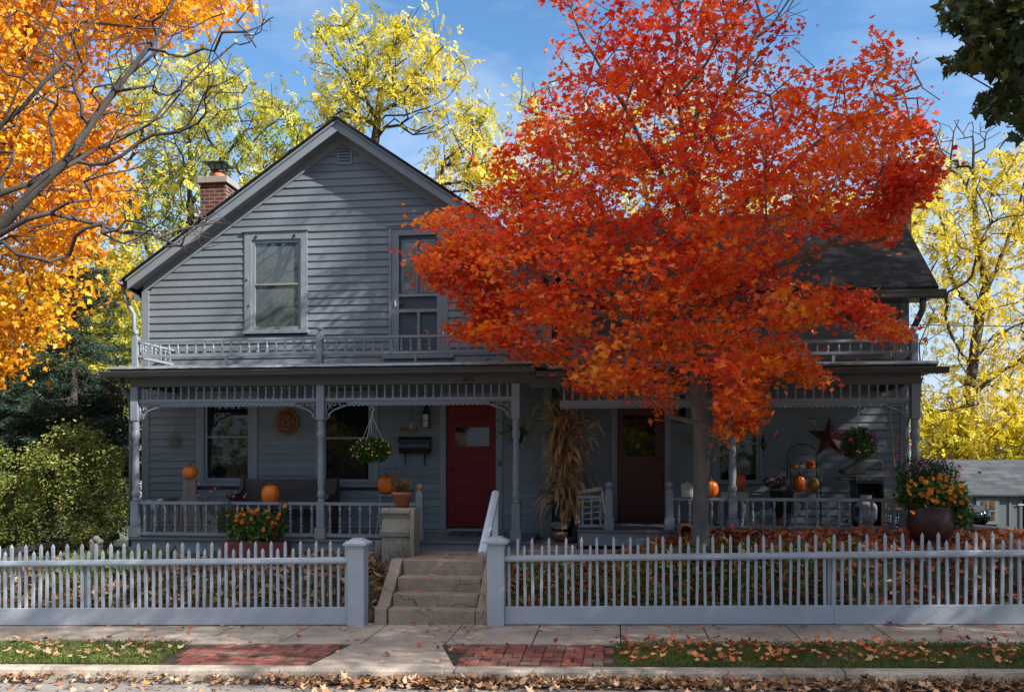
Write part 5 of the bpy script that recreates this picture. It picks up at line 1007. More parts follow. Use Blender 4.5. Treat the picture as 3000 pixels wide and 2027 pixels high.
# chicken wire roll
x0, x1, yw = X_(2195, 12.2), X_(2388, 12.2), 12.2; zb = ground(1.5, 12.2); m = MB(); s_ = .028
def wirept(a, h): return (x0+(x1-x0)*a+.01*math.sin(20*a), yw+.05*math.sin(a*9)+h*.1, zb+h*(1+.15*math.sin(a*12)))
for i in range(40):
    for j in range(12):
        a0 = (i+(j % 2)*.5)/40; p = wirept(a0, j*.021); q = wirept(a0, j*.021+.011); l = wirept(a0-.5/40, j*.021+.021); r_ = wirept(a0+.5/40, j*.021+.021)
        if (i*7+j*3) % 11 == 0: continue
        for e in ((p, q), (q, l), (q, r_)): m.tube(e, .0013, 3, False)
tag(m.build('chicken_wire', paint('wire_zinc', (.4, .4, .42), .4, metal=.5)), 'crumpled grey chicken wire in front of the right porch railing', 'wire netting')
# cauldron planter
YCa = 11.75; xa_, zc1 = at(2726, 1478, YCa); rC = 64/F*YCa*.96; zg = ground(xa_, YCa); zr = Z_(2726, 1486, YCa); t = thing('cauldron_planter', 'big rusty maroon cauldron full of orange zinnias at the right end of the porch', 'planter', (xa_, YCa, zg)); hC = zr-zg
MB().lathe([(.05, .05), (rC*.6, .055), (rC*.85, .12), (rC*.97, hC*.45), (rC, hC*.62), (rC*.98, hC*.80), (rC*.93, hC*.95), (rC*.97, hC), (rC*.90, hC), (rC*.88, hC*.9)], xa_, YCa, zg+.02, 36).build('cauldron', M['maroon'], t)
for a in (.6, 2.6, 4.4): MB().tube([(xa_+rC*.6*math.cos(a), YCa+rC*.6*math.sin(a), zg+.10), (xa_+rC*.72*math.cos(a), YCa+rC*.72*math.sin(a), zg-.02)], [.05, .035], 8).build('foot', M['maroon'], t)
MB().lathe([(rC*.87, hC*.9), (.01, hC*.94)], xa_, YCa, zg+.02, 20).build('soil', M['soil'], t)
zz = zg+hC
fl = [(2696, 1401), (2670, 1409), (2708, 1411), (2680, 1418), (2730, 1402), (2748, 1399), (2756, 1390), (2770, 1396), (2771, 1408), (2788, 1407), (2807, 1393), (2815, 1422), (2658, 1423), (2660, 1433), (2661, 1446), (2694, 1446), (2717, 1434), (2716, 1446), (2724, 1442), (2729, 1435), (2746, 1438), (2765, 1422), (2758, 1425), (2790, 1430), (2778, 1440), (2814, 1441), (2795, 1453), (2785, 1461), (2793, 1468), (2817, 1472), (2829, 1457), (2831, 1462), (2765, 1475), (2742, 1468), (2728, 1464), (2669, 1500), (2815, 1514), (2714, 1458), (2700, 1452), (2812, 1427)]
P1 = pts_at(fl, YCa-.33, .06, 8); daisy('zinnias', P1, .034, LM['orangef'], t, 8); stems([(xa_+random.uniform(-.2, .2), YCa, zz) for p in P1], P1, .004, 'stems', M['stem'], t, .04, 8)
pl = leafclump((xa_+.02, YCa, zz+.16), (.45, .31, .25), 2900, 1, seed=31); pl = pl[(pl[:, 2] > zz-.04)]; leaves('foliage', pl, .075, LM['flowergreen'], t, LEAF_O, LEAF_OF, 31, .1)
pl = leafclump((xa_+.38, YCa-.05, zz-.08), (.14, .2, .18), 350, 1, seed=32); leaves('foliage', pl, .07, LM['flowergreen'], t, LEAF_O, LEAF_OF, 32, .4)
pl = leafclump((xa_-.05, YCa+.05, zz+.42), (.42, .2, .24), 1500, 1, seed=33); leaves('feathery_foliage', pl, .07, LM['fern'], t, LEAF_N, LEAF_OF, 33, -.9)
P2 = pts_at([(2627, 1283), (2656, 1283), (2655, 1305), (2640, 1311), (2661, 1309), (2592, 1309), (2632, 1333), (2639, 1327), (2625, 1345), (2640, 1347), (2651, 1363), (2596, 1380), (2593, 1400), (2690, 1340), (2710, 1355), (2730, 1350), (2755, 1345), (2770, 1338), (2805, 1366), (2873, 1384), (2700, 1360), (2745, 1370), (2680, 1350), (2720, 1330), (2738, 1300), (2715, 1305)], YCa, .15, 9); daisy('pink_blossoms', P2, .024, LM['pinkf'], t, 9, False); stems([(xa_+random.uniform(-.15, .15), YCa, zz+.25) for p in P2], P2, .0022, 'wiry_stems', M['stem'], t, .07, 10)
# rubbish bag, drain pipe
YBg = 12.9; x, z = at(2840, 1515, YBg); m = MB(); n = 36; zg = ground(x, YBg)+.0
m.ball((x, YBg, z), .27, .22, .15, 64, 32); rdm = np.random.default_rng(9); fr3 = rdm.uniform(8, 34, (9, 3)); ph3 = rdm.uniform(0, 6, 9)
m.v = [tuple(np.array(p)+np.array((.3, .3, 1))*(sum(abs(math.sin(f_[0]*p[0]+f_[1]*p[1]+f_[2]*p[2]+h_))-.5 for f_, h_ in zip(fr3, ph3))*.017)) for p in m.v]
bgm = paint('black_plastic', (.008, .008, .010), .18, .1, 3, .0, spec=.7); tag(m.build('rubbish_bag', bgm), 'crumpled shiny black plastic bag behind the cauldron planter', 'bag')
m = MB(); a, b = Vector((X_(2775, 12.6), 12.6, Z_(2775, 1540, 12.6))), Vector((X_(3060, 12.3), 12.3, Z_(3060, 1568, 12.3)))
n = 90; m.tube([a.lerp(b, k/n) for k in range(n+1)], [.062 if k % 2 else .056 for k in range(n+1)], 12); tag(m.build('drain_pipe', paint('grey_plastic', (.10, .10, .105), .5)), 'grey corrugated drain pipe lying on the ground behind the cauldron planter', 'pipe')
# stone ornament and dark rail at the left
x, z = at(282, 1590, 12.0); m = MB().box(x-.07, x+.07, 11.95, 12.05, ground(x, 12)-.02, z+.0).ball((x-.06, 12, z+.02), .05, .05, .045, 10, 8).ball((x+.06, 12, z+.02), .05, .05, .045, 10, 8).ball((x, 12, z+.06), .06, .05, .05, 10, 8); tag(m.build('stone_ornament', M['stone']), 'weathered pale carved stone ornament below the shrub', 'ornament')
m = MB(); a = (X_(-60, 12.4), 12.4, Z_(-60, 1625, 12.4)); b = (X_(350, 13.2), 13.2, Z_(350, 1570, 13.2)); m.bar(a, b, .05, .10); tag(m.build('timber_rail', M['benchwood']), 'dark timber rail sloping down under the shrub', 'rail')
# ---------------------------------------------------------------- shed, neighbour house
YH = 30.0; x0, x1 = 13.0-1.2, 26; xs0 = X_(2706, YH); t = thing('garden_shed', 'low grey board and batten shed with a shingled roof behind the yard', 'shed', (xs0+4, YH, -1.2)); zr_, ze = Z_(2900, 1351, YH+3), Z_(2900, 1452, YH); 
MB().prismx([(YH-.15, ze), (YH+3, zr_), (YH+6, ze), (YH+6, ze+.06), (YH+3, zr_+.06), (YH-.15, ze+.06)], xs0-1.5, 26).build('roof', M['shingleg'], t); MB().box(xs0-1.2, 25.6, YH, YH+5.8, -1.4, ze+.0).build('wall', M['shedw'] if 'shedw' in M else paint('shed_paint', (.075, .088, .094), .7, .15, 2), t)
m = MB(); k = xs0-1.1
while k < 25: m.box(k, k+.08, YH-.03, YH-.002, -1.4, ze-.01); k += .42
m.build('battens', paint('shed_batten', (.085, .098, .104), .7, .15, 2), t)
wx0, wx1, wz0, wz1 = X_(2871, YH), X_(2912, YH), Z_(2890, 1524, YH), Z_(2890, 1468, YH); w = MB().box(wx0-.14, wx1+.14, YH-.06, YH-.032, wz0-.12, wz1+.1).build('window', paint('shed_trim', (.10, .118, .125), .7), t)
gmx, gt, gb = newmat('shed_window_glass'); gt.links.new(ramp(gt, noise(gt, 5, 3), [(.4, (.03, .015, .01)), (.6, (.13, .06, .03))]), gb.inputs['Base Color']); gb.inputs['Roughness'].default_value = .2
MB().box(wx0, wx1, YH-.068, YH-.062, wz0, wz1).build('pane', gmx, w); MB().box((wx0+wx1)/2-.02, (wx0+wx1)/2+.02, YH-.075, YH-.069, wz0, wz1).box(wx0, (wx0+wx1)/2-.021, YH-.075, YH-.069, (wz0+wz1)/2-.02, (wz0+wz1)/2+.02).box((wx0+wx1)/2+.021, wx1, YH-.075, YH-.069, (wz0+wz1)/2-.02, (wz0+wz1)/2+.02).build('mullion', paint('shed_mullion', (.12, .14, .145), .7), w)
MB().box(X_(2981, YH), X_(3000, YH), YH-.05, YH-.031, Z_(2990, 1480, YH), Z_(2990, 1476, YH)).build('hinge', M['cream'], t); MB().box(X_(2986, YH), 22, YH-.030, YH-.0035, -1.3, ze-.1).build('door', paint('shed_door', (.07, .083, .089), .7), t)
YN = 24; t = thing('neighbour_house', 'white sided neighbouring house glimpsed past the left porch post', 'house', (-17, YN, -.5)); wm_ = brickmat('white_siding', (.55, .56, .58), (.6, .6, .62), (.25, .26, .28), 9, .16, .01, .7, bump=.3, var=.1)
MB().box(X_(385, YN), X_(452, YN), YN, YN+7, -.6, Z_(420, 1262, YN)).build('wall', wm_, t); MB().prismx([(YN-.3, Z_(420, 1262, YN)+.002), (YN+3.5, 5), (YN+7.3, Z_(420, 1262, YN)+.002)], X_(380, YN), X_(458, YN)).build('roof', M['shingleg'], t)
# overhead wire
o = MB().tube([(-3, 17.4, 5.1), (4, 18, 4.82), (12, 19, 4.7), (26, 21, 5.0)], .012, 5).build('utility_wire', M['black']); tag(o, 'thin black overhead wire crossing in front of the yellow tree at the right', 'wire')
# ================================================================ TREES
def proj(p):
    p = np.atleast_2d(p); xc = p[:, 0]*math.cos(TH)+p[:, 1]*math.sin(TH); zc = -p[:, 0]*math.sin(TH)+p[:, 1]*math.cos(TH); zc = np.maximum(zc, .01)
    return 1500+F*xc/zc, VH-F*(p[:, 2]-H)/zc
def inpoly(u, v, poly):
    c = np.zeros(len(u), bool); n = len(poly)
    for i in range(n):
        (x1, y1), (x2, y2) = poly[i], poly[i-1]
        if y1 == y2: continue
        c ^= ((y1 > v) != (y2 > v)) & (u < (x2-x1)*(v-y1)/(y2-y1)+x1)
    return c
def skeleton(trunks, targets, seed=0, step=.35, below=1.2, jit=.05, tip=.004, expo=.5, rmax=.2, sag=.0, pull=.35):
    """grows limbs from trunk polylines to every target; returns tubes and twig points"""
    r = np.random.default_rng(seed); pos = []; par = []; chains = []
    for tr in trunks:
        a = None
        if pos: d = np.linalg.norm(np.array(pos)-np.array(tr[0]), axis=1); a = int(np.argmin(d))
        ch = [] if a is None else [a]
        for i in range(len(tr)):
            p = np.array(tr[i], float)
            if i:
                q = np.array(tr[i-1], float); n = max(1, int(np.linalg.norm(p-q)/step))
                for k in range(1, n+1): par.append(len(pos)-1); pos.append(q+(p-q)*k/n+(r.normal(size=3)*jit*.4 if k < n else 0)); ch.append(len(pos)-1)
            elif a is None: par.append(-1); pos.append(p); ch.append(0)
            else: par.append(a); pos.append(p); ch.append(len(pos)-1)
        chains.append(ch)
    base = np.array(pos); T_ = np.array(targets); od = np.argsort([np.min(np.linalg.norm(base-t, axis=1)) for t in T_]); ends = {}
    P = np.zeros((len(pos)+len(T_)*60, 3)); P[:len(pos)] = pos; n_ = len(pos); L_ = np.zeros(len(P))
    for i in range(1, n_): L_[i] = L_[par[i]]+np.linalg.norm(P[i]-P[par[i]])
    for ti in od:
        t = T_[ti]; d = np.linalg.norm(P[:n_]-t, axis=1); cost = d+below*np.maximum(0, P[:n_, 2]-t[2]+.25*d)+pull*.3*L_[:n_]
        a = int(np.argmin(cost)); p0 = P[a].copy(); D = d[a]; n = max(1, int(D/step)); pd = P[a]-P[par[a]] if par[a] >= 0 else np.array((0, 0, 1.)); pd = pd/(np.linalg.norm(pd)+1e-9)
        c = p0+pd*D*pull; ch = [a]; prev = a
        for k in range(1, n+1):
            s = k/n; q = (1-s)**2*p0+2*s*(1-s)*c+s*s*t; q = q+r.normal(size=3)*jit*(1 if k < n else 0); q[2] -= sag*4*s*(1-s)
            if n_ >= len(P): break
            P[n_] = q; par.append(prev); L_[n_] = L_[prev]+D/n; prev = n_; ch.append(n_); n_ += 1
        chains.append(ch); ends[ti] = ch
    P = P[:n_]; cnt = np.zeros(n_); 
    for ch in chains: cnt[ch[-1]] += 1
    for i in range(n_-1, 0, -1):
        if par[i] >= 0: cnt[par[i]] += cnt[i]
    rad = np.minimum(rmax, tip*np.maximum(cnt, 1)**expo)
    return P, rad, chains, ends
def tubes(P, rad, chains, name, mat, parent, ntr=1, minr=0):
    V = []; Fc = []; off = 0; 
    for ci, ch in enumerate(chains):
        if len(ch) < 2: continue
        n = 12 if ci < ntr else (6 if rad[ch[1]] > .02 else 4); pts = P[ch]; rr = rad[ch].copy(); 
        if ci >= ntr: rr[0] = min(rr[0], rr[1]*1.25)
        d = np.gradient(pts, axis=0); d /= np.linalg.norm(d, axis=1)[:, None]+1e-9; ref = np.array((.31, .77, .55)); a = np.cross(d, ref); a /= np.linalg.norm(a, axis=1)[:, None]+1e-9; b = np.cross(d, a)
        th = np.arange(n)*2*np.pi/n; v = pts[:, None]+rr[:, None, None]*(np.cos(th)[None, :, None]*a[:, None]+np.sin(th)[None, :, None]*b[:, None]); V.append(v.reshape(-1, 3)); m = len(ch)
        i = np.arange(m-1)[:, None]*n; k = np.arange(n)[None]; k2 = (k+1) % n; Fc.append((np.stack([i+k, i+k2, i+n+k2, i+n+k], -1)+off).reshape(-1, 4)); off += m*n
    V = np.concatenate(V); Fc = np.concatenate(Fc); me = bpy.data.meshes.new(name); me.vertices.add(len(V)); me.vertices.foreach_set('co', V.reshape(-1).astype(np.float32)); me.loops.add(Fc.size); me.loops.foreach_set('vertex_index', Fc.reshape(-1).astype(np.int32))
    me.polygons.add(len(Fc)); me.polygons.foreach_set('loop_start', np.arange(0, Fc.size, 4, dtype=np.int32)); me.polygons.foreach_set('use_smooth', np.ones(len(Fc), bool)); me.update(calc_edges=True)
    o = bpy.data.objects.new(name, me); COL.objects.link(o); me.materials.append(mat); o.parent = parent; o.matrix_parent_inverse = Matrix.Translation(-parent.location); return o
def volume_targets(poly, Yc, depth, n, seed, clip=None, round_=True):
    """points filling the crown: picture outline of the crown at its real distance, with real depth"""
    r = np.random.default_rng(seed); us = [p[0] for p in poly]; vs = [p[1] for p in poly]; out = []
    while len(out) < n:
        u = r.uniform(min(us), max(us), 400); v = r.uniform(min(vs), max(vs), 400); k = inpoly(u, v, poly); u, v = u[k], v[k]
        for a, b in zip(u, v):
            # half width of the outline at this height -> round in plan
            row = [x for x in np.linspace(min(us), max(us), 40) if inpoly(np.array([x]), np.array([b]), poly)[0]] if round_ else None
            if round_ and row: lo_, hi_ = min(row), max(row); c = (lo_+hi_)/2; w = max(1, (hi_-lo_)/2); f_ = math.sqrt(max(.03, 1-((a-c)/w)**2))
            else: f_ = 1
            Y = Yc+r.uniform(-1, 1)*depth*f_; x, z = at(a, b, Y); p = (x, Y, z)
            if clip and not clip(p): continue
            out.append(p)
            if len(out) >= n: break
    return np.array(out)
def spread(targets, per, sg, seed, ends=None, P=None, tail=3):
    r = np.random.default_rng(seed); out = []
    for i, t in enumerate(targets):
        k = r.poisson(per); 
        if ends is not None and i in ends:
            ch = ends[i][-tail:]; b = P[ch][r.integers(0, len(ch), k)]
            out.append(b+r.normal(size=(k, 3))*np.array(sg))
        else: out.append(t+r.normal(size=(k, 3))*np.array(sg))
    return np.concatenate(out)
def tree(name, label, cat, group, base, trunks, targets, leafm, bark, leaf, per, sg, seed, tpl=None, fc=None, droop=.3, flat=0, tip=.0045, expo=.5, rmax=.2, step=.35, leaf_clip=None, ntr=1, bare=None, jit=.05, crown='crown', below=1.2, pull=.35, tail=3, curl=0):
    t = thing(name, label, cat, base, group); allt = targets if bare is None else np.concatenate([targets, bare])
    P, rad, ch, en = skeleton(trunks, allt, seed, step, tip=tip, expo=expo, rmax=rmax, jit=jit, below=below, pull=pull)
    k0 = len(ch[0]); tr = np.linspace(1.15, 1, k0); rad[ch[0]] = np.maximum(rad[ch[0]], .0)*tr; rad[ch[0][0]] *= 1.15
    tubes(P, rad, ch, 'trunk', bark, t, ntr)
    if per:
        pts = spread(targets, per, sg, seed+1, en, P, tail)
        if leaf_clip is not None: pts = pts[leaf_clip(pts)]
        leaves(crown, pts, leaf, leafm, t, LEAF_M if tpl is None else tpl, LEAF_MF if fc is None else fc, seed+2, droop, sizevar=.45, flat=flat, curl=curl)
    return t
# ---- red maple in the yard
LM['red'] = leafmat('scarlet_maple_leaves', [(0, (.32, .016, .012)), (.22, (.58, .032, .016)), (.42, (.78, .065, .018)), (.6, (.84, .12, .016)), (.82, (.86, .22, .014)), (1, (.86, .34, .02))], .42, .4, .8, .5, zcol=(8.5, 3.0, .26))
YM = 11.5; mx = X_(2052, YM); gz_ = ground(mx, YM)
RED = [(1640, -200), (1800, -380), (2080, -460), (2300, -220), (2400, 0), (2360, 100), (2340, 180), (2480, 200), (2560, 80), (2700, 170), (2720, 270), (2770, 280), (2720, 380), (2770, 470), (2730, 560), (2640, 640), (2640, 740), (2400, 690), (2360, 780), (2520, 860), (2640, 920), (2620, 1010), (2480, 960), (2300, 960), (2430, 1130), (2350, 1130), (2230, 1100), (2250, 1220), (2110, 1300), (2080, 1200), (2080, 1100), (2030, 1100), (1960, 1210), (1920, 1180), (1900, 1130), (1800, 1150), (1690, 1150), (1640, 1070), (1520, 1030), (1340, 1000), (1320, 960), (1400, 920), (1220, 800), (1215, 740), (1320, 710), (1210, 650), (1400, 590), (1440, 470), (1500, 380), (1570, 280), (1560, 200), (1640, 100), (1620, 0)]
def redclip(p):
    x, y, z = p
    return y < 12.0 if z < 4.9 else (y < 12.95 if z < 6.6 or x > -1 else y < 13.0)
tg = volume_targets(RED, 11.1, 2.6, 1050, 41, redclip)
SK = [(1220, 740), (1215, 790), (1260, 770), (1300, 820), (1290, 760), (1350, 800), (1230, 640), (1290, 640), (1340, 700), (1330, 860), (1380, 900), (1330, 950), (1350, 990), (1400, 960), (1450, 980), (1500, 1010), (1440, 900), (1480, 860), (1410, 830), (1560, 1040), (1620, 1050), (1680, 1120), (1740, 1130), (1800, 1140), (1850, 1130), (1920, 1170), (1950, 1200), (2100, 1280), (2130, 1250), (2180, 1270), (2160, 1200), (2200, 1150), (2250, 1190), (2230, 1120), (2330, 1100), (2400, 1130), (2290, 1040), (2620, 960), (2560, 900), (2640, 990), (2480, 930), (2420, 880), (2520, 860), (2700, 560), (2750, 470), (2760, 380), (2740, 280), (2700, 180), (2560, 90), (2600, 200)]
r9 = np.random.default_rng(8); sk = []
for u_, v_ in SK:
    for _ in range(3): Y_ = r9.uniform(10.3, 11.8); x_, z_ = at(u_+r9.normal()*16, v_+r9.normal()*12, Y_); sk.append((x_, Y_, z_))
tg = np.concatenate([tg, np.array(sk)])
d_ = np.hypot(tg[:, 0]-mx, tg[:, 1]-YM)
def px3(lst, Y=None):
    out = []
    for q in lst: Yq = q[2] if len(q) > 2 else Y; x, z = at(q[0], q[1], Yq); out.append((x, Yq, z))
    return out
trk = [[(mx+.01, YM, gz_-.05), (mx-.0, YM, gz_+.5)]+px3([(2055, 1340), (2056, 1250), (2046, 1180), (2046, 1000), (2040, 800), (2030, 600), (2035, 480), (2045, 300), (2060, 100), (2065, -100), (2070, -380)], YM)]
trk += [px3([(2035, 560, 11.5), (2060, 450, 11.6), (2100, 330, 11.8), (2170, 180, 12.0), (2230, 60, 12.1)]), px3([(2035, 590, 11.5), (2005, 450, 11.3), (1990, 300, 11.0), (1985, 100, 10.7), (1980, -150, 10.6)]), px3([(2040, 700, 11.5), (1960, 560, 11.2), (1880, 420, 10.9), (1790, 250, 10.6), (1700, 100, 10.3)]),
        px3([(2040, 760, 11.5), (2180, 600, 11.2), (2330, 470, 10.9), (2500, 350, 10.7), (2700, 250, 10.6)]), px3([(2046, 930, 11.5), (1900, 820, 11.1), (1700, 740, 10.9), (1480, 700, 11.2)]), px3([(2046, 900, 11.5), (2250, 790, 11.0), (2430, 720, 10.8), (2600, 600, 10.8)]), px3([(2046, 1000, 11.5), (1850, 940, 10.9), (1600, 880, 10.8), (1380, 790, 11.2)]), px3([(2046, 1040, 11.5), (2250, 930, 11.0), (2450, 890, 10.9)])]
RED2 = [p for p in RED if p not in ((2640, 740), (2400, 690), (2360, 780), (2520, 860))]
i_ = RED.index((2640, 640)); REDV = RED[:i_]+[(2650, 600), (2620, 700), (2500, 690), (2350, 680), (2330, 790), (2430, 830), (2540, 870), (2650, 950), (2640, 1010), (2560, 1000), (2470, 930), (2330, 960), (2400, 1050)]+RED[RED.index((2430, 1130)):]
def redkeep(pts):
    u, v = proj(pts); 
    k = ~((u < 3000) & (v > 1230) & (u < 2080)); k &= ~((v > 1150) & (u > 1985) & (u < 2085))
    rr = np.random.default_rng(4).random(len(pts)); k &= rr < 1-.55*np.clip((pts[:, 2]-5.6)/2.2, 0, 1)
    r5 = np.random.default_rng(6); jj = r5.normal(size=(2, len(pts)))*16; k &= inpoly(u+jj[0], v+jj[1], REDV) | (r5.random(len(pts)) < .07)
    nn = np.sin(pts[:, 0]*2.3+1.7*np.sin(pts[:, 2]*1.3))+np.sin(pts[:, 1]*2.1+pts[:, 2]*1.9)+np.sin(pts[:, 2]*3.1-pts[:, 0]*1.2+1)
    q_ = r5.random(len(pts)); hi = np.clip((1000-v)/900, 0, 1); k &= ~((nn < -.55) & (q_ < .25+.6*hi)); k &= ~((u > 2370) & (v < 340) & (q_ > .42)); k &= ~((v < 260) & (q_ > .75))
    k &= (pts[:, 1] < 12.06) | (pts[:, 2] > 4.6); k &= (pts[:, 1] < 13.15)
    return k
tree('red_maple', 'young maple with blazing red and orange leaves before the right half of the house', 'tree', None, (mx, YM, gz_), trk, tg, LM['red'], M['bark'], .068, 70, (.17, .17, .06), 43, droop=.35, flat=.45, tip=.0036, expo=.49, rmax=.094, leaf_clip=redkeep, ntr=9, step=.3, below=1.0, tail=4, curl=.35)
P1 = np.array(px3([(1543, 1105, 11.6), (1552, 1120, 11.6), (1535, 1118, 11.6)]))
# ---- bare-branched and orange maples at the left
LM['orange'] = leafmat('golden_maple_leaves', [(0, (.55, .13, .008)), (.3, (.74, .27, .010)), (.65, (.85, .42, .014)), (1, (.88, .58, .03))], .45, .45, .55, .5)
ORA = [(-700, -350), (300, -350), (600, -200), (690, 0), (700, 90), (620, 70), (560, 60), (470, 130), (440, 190), (400, 130), (300, 140), (230, 150), (250, 210), (330, 250), (380, 330), (370, 380), (310, 400), (330, 470), (370, 600), (380, 700), (330, 740), (190, 760), (210, 900), (130, 960), (100, 1040), (0, 1090), (-500, 1100)]
YO = 14.0; tg = volume_targets(ORA, 13.6, 2.0, 760, 51, lambda p: p[0] < -5.0 and (p[0] < -8.5 or p[2] > 6.2 or p[1] < 12.6), round_=False)
xo = X_(-170, YO)
tree('orange_maple', 'maple with dense golden orange foliage filling the upper left corner', 'tree', None, (xo, YO, .4), [px3([(-170, 1600, YO), (-150, 1200, YO), (-90, 900, YO), (-40, 600, 13.8), (40, 300, 13.6), (120, 50, 13.5), (200, -200, 13.5)])], tg, LM['orange'], M['barkpale'], .088, 84, (.26, .26, .15), 53, droop=.4, flat=.2, tip=.005, rmax=.2, below=1.2, curl=.1)
limbs = [[(-330, 1500, 10.6), (-300, 1100, 10.4), (-230, 900, 10.2), (-150, 800, 10.1), (-60, 720, 10.0), (0, 662, 10.0), (64, 599, 10.0), (140, 522, 10.1), (191, 471, 10.1), (255, 382, 10.2), (312, 299, 10.3), (382, 210, 10.4), (459, 108, 10.5), (510, 0, 10.6), (560, -120, 10.7)],
         [(-150, 640, 10.1), (0, 567, 10.3), (83, 541, 10.4), (159, 490, 10.5), (223, 459, 10.6), (318, 427, 10.7), (395, 388, 10.8), (471, 344, 10.9), (529, 274, 11), (611, 191, 11.1), (688, 127, 11.2)],
         [(-110, 760, 10.0), (0, 688, 9.9), (76, 643, 9.9), (146, 624, 10.0), (255, 650, 10.4), (363, 682, 10.8), (484, 694, 11.3), (573, 688, 11.6), (637, 701, 11.8)],
         [(-200, 560, 9.8), (-80, 480, 9.6), (0, 380, 9.5), (60, 240, 9.4), (100, 150, 9.4), (150, 60, 9.4), (190, -60, 9.4)],
         [(-100, 480, 9.8), (0, 370, 9.9), (70, 310, 9.9), (130, 240, 9.9), (200, 170, 10.0), (262, 118, 10.2), (330, 115, 10.3), (400, 100, 10.4), (470, 50, 10.5), (570, -20, 10.6)],
         [(0, 380, 9.6), (60, 300, 9.4), (130, 200, 9.4), (170, 130, 9.4), (230, 60, 9.4), (300, -60, 9.4)],
         [(150, 515, 10.1), (235, 420, 10.3), (280, 340, 10.5), (350, 240, 10.6), (420, 185, 10.7), (490, 130, 10.8), (540, 60, 10.9)],
         [(30, 620, 10.0), (190, 490, 10.2), (330, 410, 10.6), (440, 365, 10.9), (490, 300, 11.0), (540, 240, 11.1), (640, 215, 11.2)],
         [(-60, 740, 9.9), (10, 710, 9.8), (50, 745, 9.8), (120, 760, 9.9)], [(-150, 200, 9.2), (-50, 130, 9.2), (20, 60, 9.2), (60, -40, 9.2)], [(-60, 300, 9.3), (10, 200, 9.3), (30, 100, 9.2), (35, -40, 9.2)],
         [(50, 330, 9.6), (120, 300, 9.7), (200, 240, 9.9), (290, 220, 10.1), (420, 260, 10.4)]]
tb = volume_targets([(-100, -100), (760, -60), (830, 60), (700, 190), (740, 260), (640, 330), (700, 380), (560, 430), (590, 560), (690, 660), (640, 720), (480, 760), (300, 700), (200, 780), (60, 800), (-60, 820)], 10.5, .8, 820, 61, round_=False)
xb3, zb3 = at(-330, 1500, 10.6)
tree('bare_maple', 'mostly bare maple whose dark limbs sweep across the golden foliage at the upper left', 'tree', None, (xb3, 10.6, zb3), [px3(l) for l in limbs], tb, LM['orange'], M['barkmid'], .1, 0, (.1, .1, .1), 63, tip=.0036, expo=.50, rmax=.13, ntr=12, step=.16, jit=.010, below=.35, pull=.5)
tw = px3([(484, 694, 11.3), (573, 688, 11.6)]); 
# ---- spruce and shrub
LM['spruce'] = leafmat('blue_green_needles', [(0, (.012, .035, .018)), (.6, (.03, .065, .04)), (.9, (.06, .10, .07)), (1, (.14, .06, .02))], .1, .6, .5, .3)
ys, xs_p = 16.2, X_(215, 16.2); t = thing('spruce', 'dark blue green spruce behind the shrub at the left', 'tree', (xs_p, ys, .2)); r_ = np.random.default_rng(71); pts = []; dirs = []; chs = []
PP = [(xs_p, ys, z) for z in np.linspace(.0, 6.6, 14)]; chs.append(list(range(14))); rads = list(np.linspace(.13, .02, 14))
for k in range(150):
    z0 = r_.uniform(.8, 6.4); L0 = 2.3*(1-z0/7.0)**.8+.15; a = r_.uniform(0, 2*math.pi); n0 = len(PP); c = []
    for j in range(8):
        s_ = j/7; PP.append((xs_p+math.cos(a)*L0*s_, ys+math.sin(a)*L0*s_, z0-.30*L0*s_+.22*L0*s_*s_)); rads.append(.018*(1-s_)+.003); c.append(n0+j)
    chs.append(c)
    for j in range(int(70*L0+30)):
        s_ = r_.uniform(.12, 1); w_ = .26*L0*(1.1-s_)*r_.uniform(-1, 1); d = np.array((math.cos(a), math.sin(a), -.05)); sdv = np.array((-math.sin(a), math.cos(a), 0)); b = np.array((xs_p, ys, z0-.30*L0*s_+.22*L0*s_*s_))+d*np.array((1, 1, 0))*L0*s_+sdv*w_+np.array((0, 0, -abs(w_)*.35+r_.normal()*.02))
        for q in range(5): pts.append(b+r_.normal(size=3)*.03); dirs.append(d*1.2+sdv*np.sign(w_)*.9+r_.normal(size=3)*.7)
tubes(np.array(PP), np.array(rads), chs, 'trunk', M['barkdark'], t, 1); leaves('crown', np.array(pts), .085, LM['spruce'], t, np.array([(0, 0, 0), (.09, .4, .0), (0, 1, 0), (-.09, .4, .0)]), LEAF_OF, 72, 0, dirs=np.array(dirs))
LM['shrub'] = leafmat('turning_shrub_leaves', [(0, (.03, .05, .01)), (.3, (.09, .12, .02)), (.6, (.19, .22, .04)), (.85, (.36, .34, .09)), (1, (.38, .15, .05))], .3, .45, 1.8, .4)
tgs = volume_targets([(-260, 1250), (-20, 1290), (30, 1350), (70, 1290), (150, 1280), (200, 1230), (270, 1250), (310, 1310), (345, 1290), (380, 1380), (385, 1440), (370, 1520), (330, 1590), (200, 1610), (0, 1600), (-260, 1640)], 13.25, .75, 520, 75, round_=False)
tree('shrub', 'broad olive green shrub with small turning leaves beside the left end of the porch', 'shrub', None, (X_(150, 13.3), 13.3, .45), [px3([(150+k*60, 1625, 13.3), (150+k*75, 1520, 13.3+.1*k)]) for k in (-3, -2, -1, 0, 1, 2)], tgs, LM['shrub'], M['barkdark'], .05, 80, (.085, .085, .06), 76, tpl=LEAF_O, fc=LEAF_OF, droop=.1, flat=.25, tip=.003, rmax=.03, ntr=6, step=.2, jit=.03)
sp_ = np.array(px3([(400, 1380), (412, 1390), (410, 1465), (404, 1485), (390, 1470), (395, 1395), (385, 1390)], 12.6))
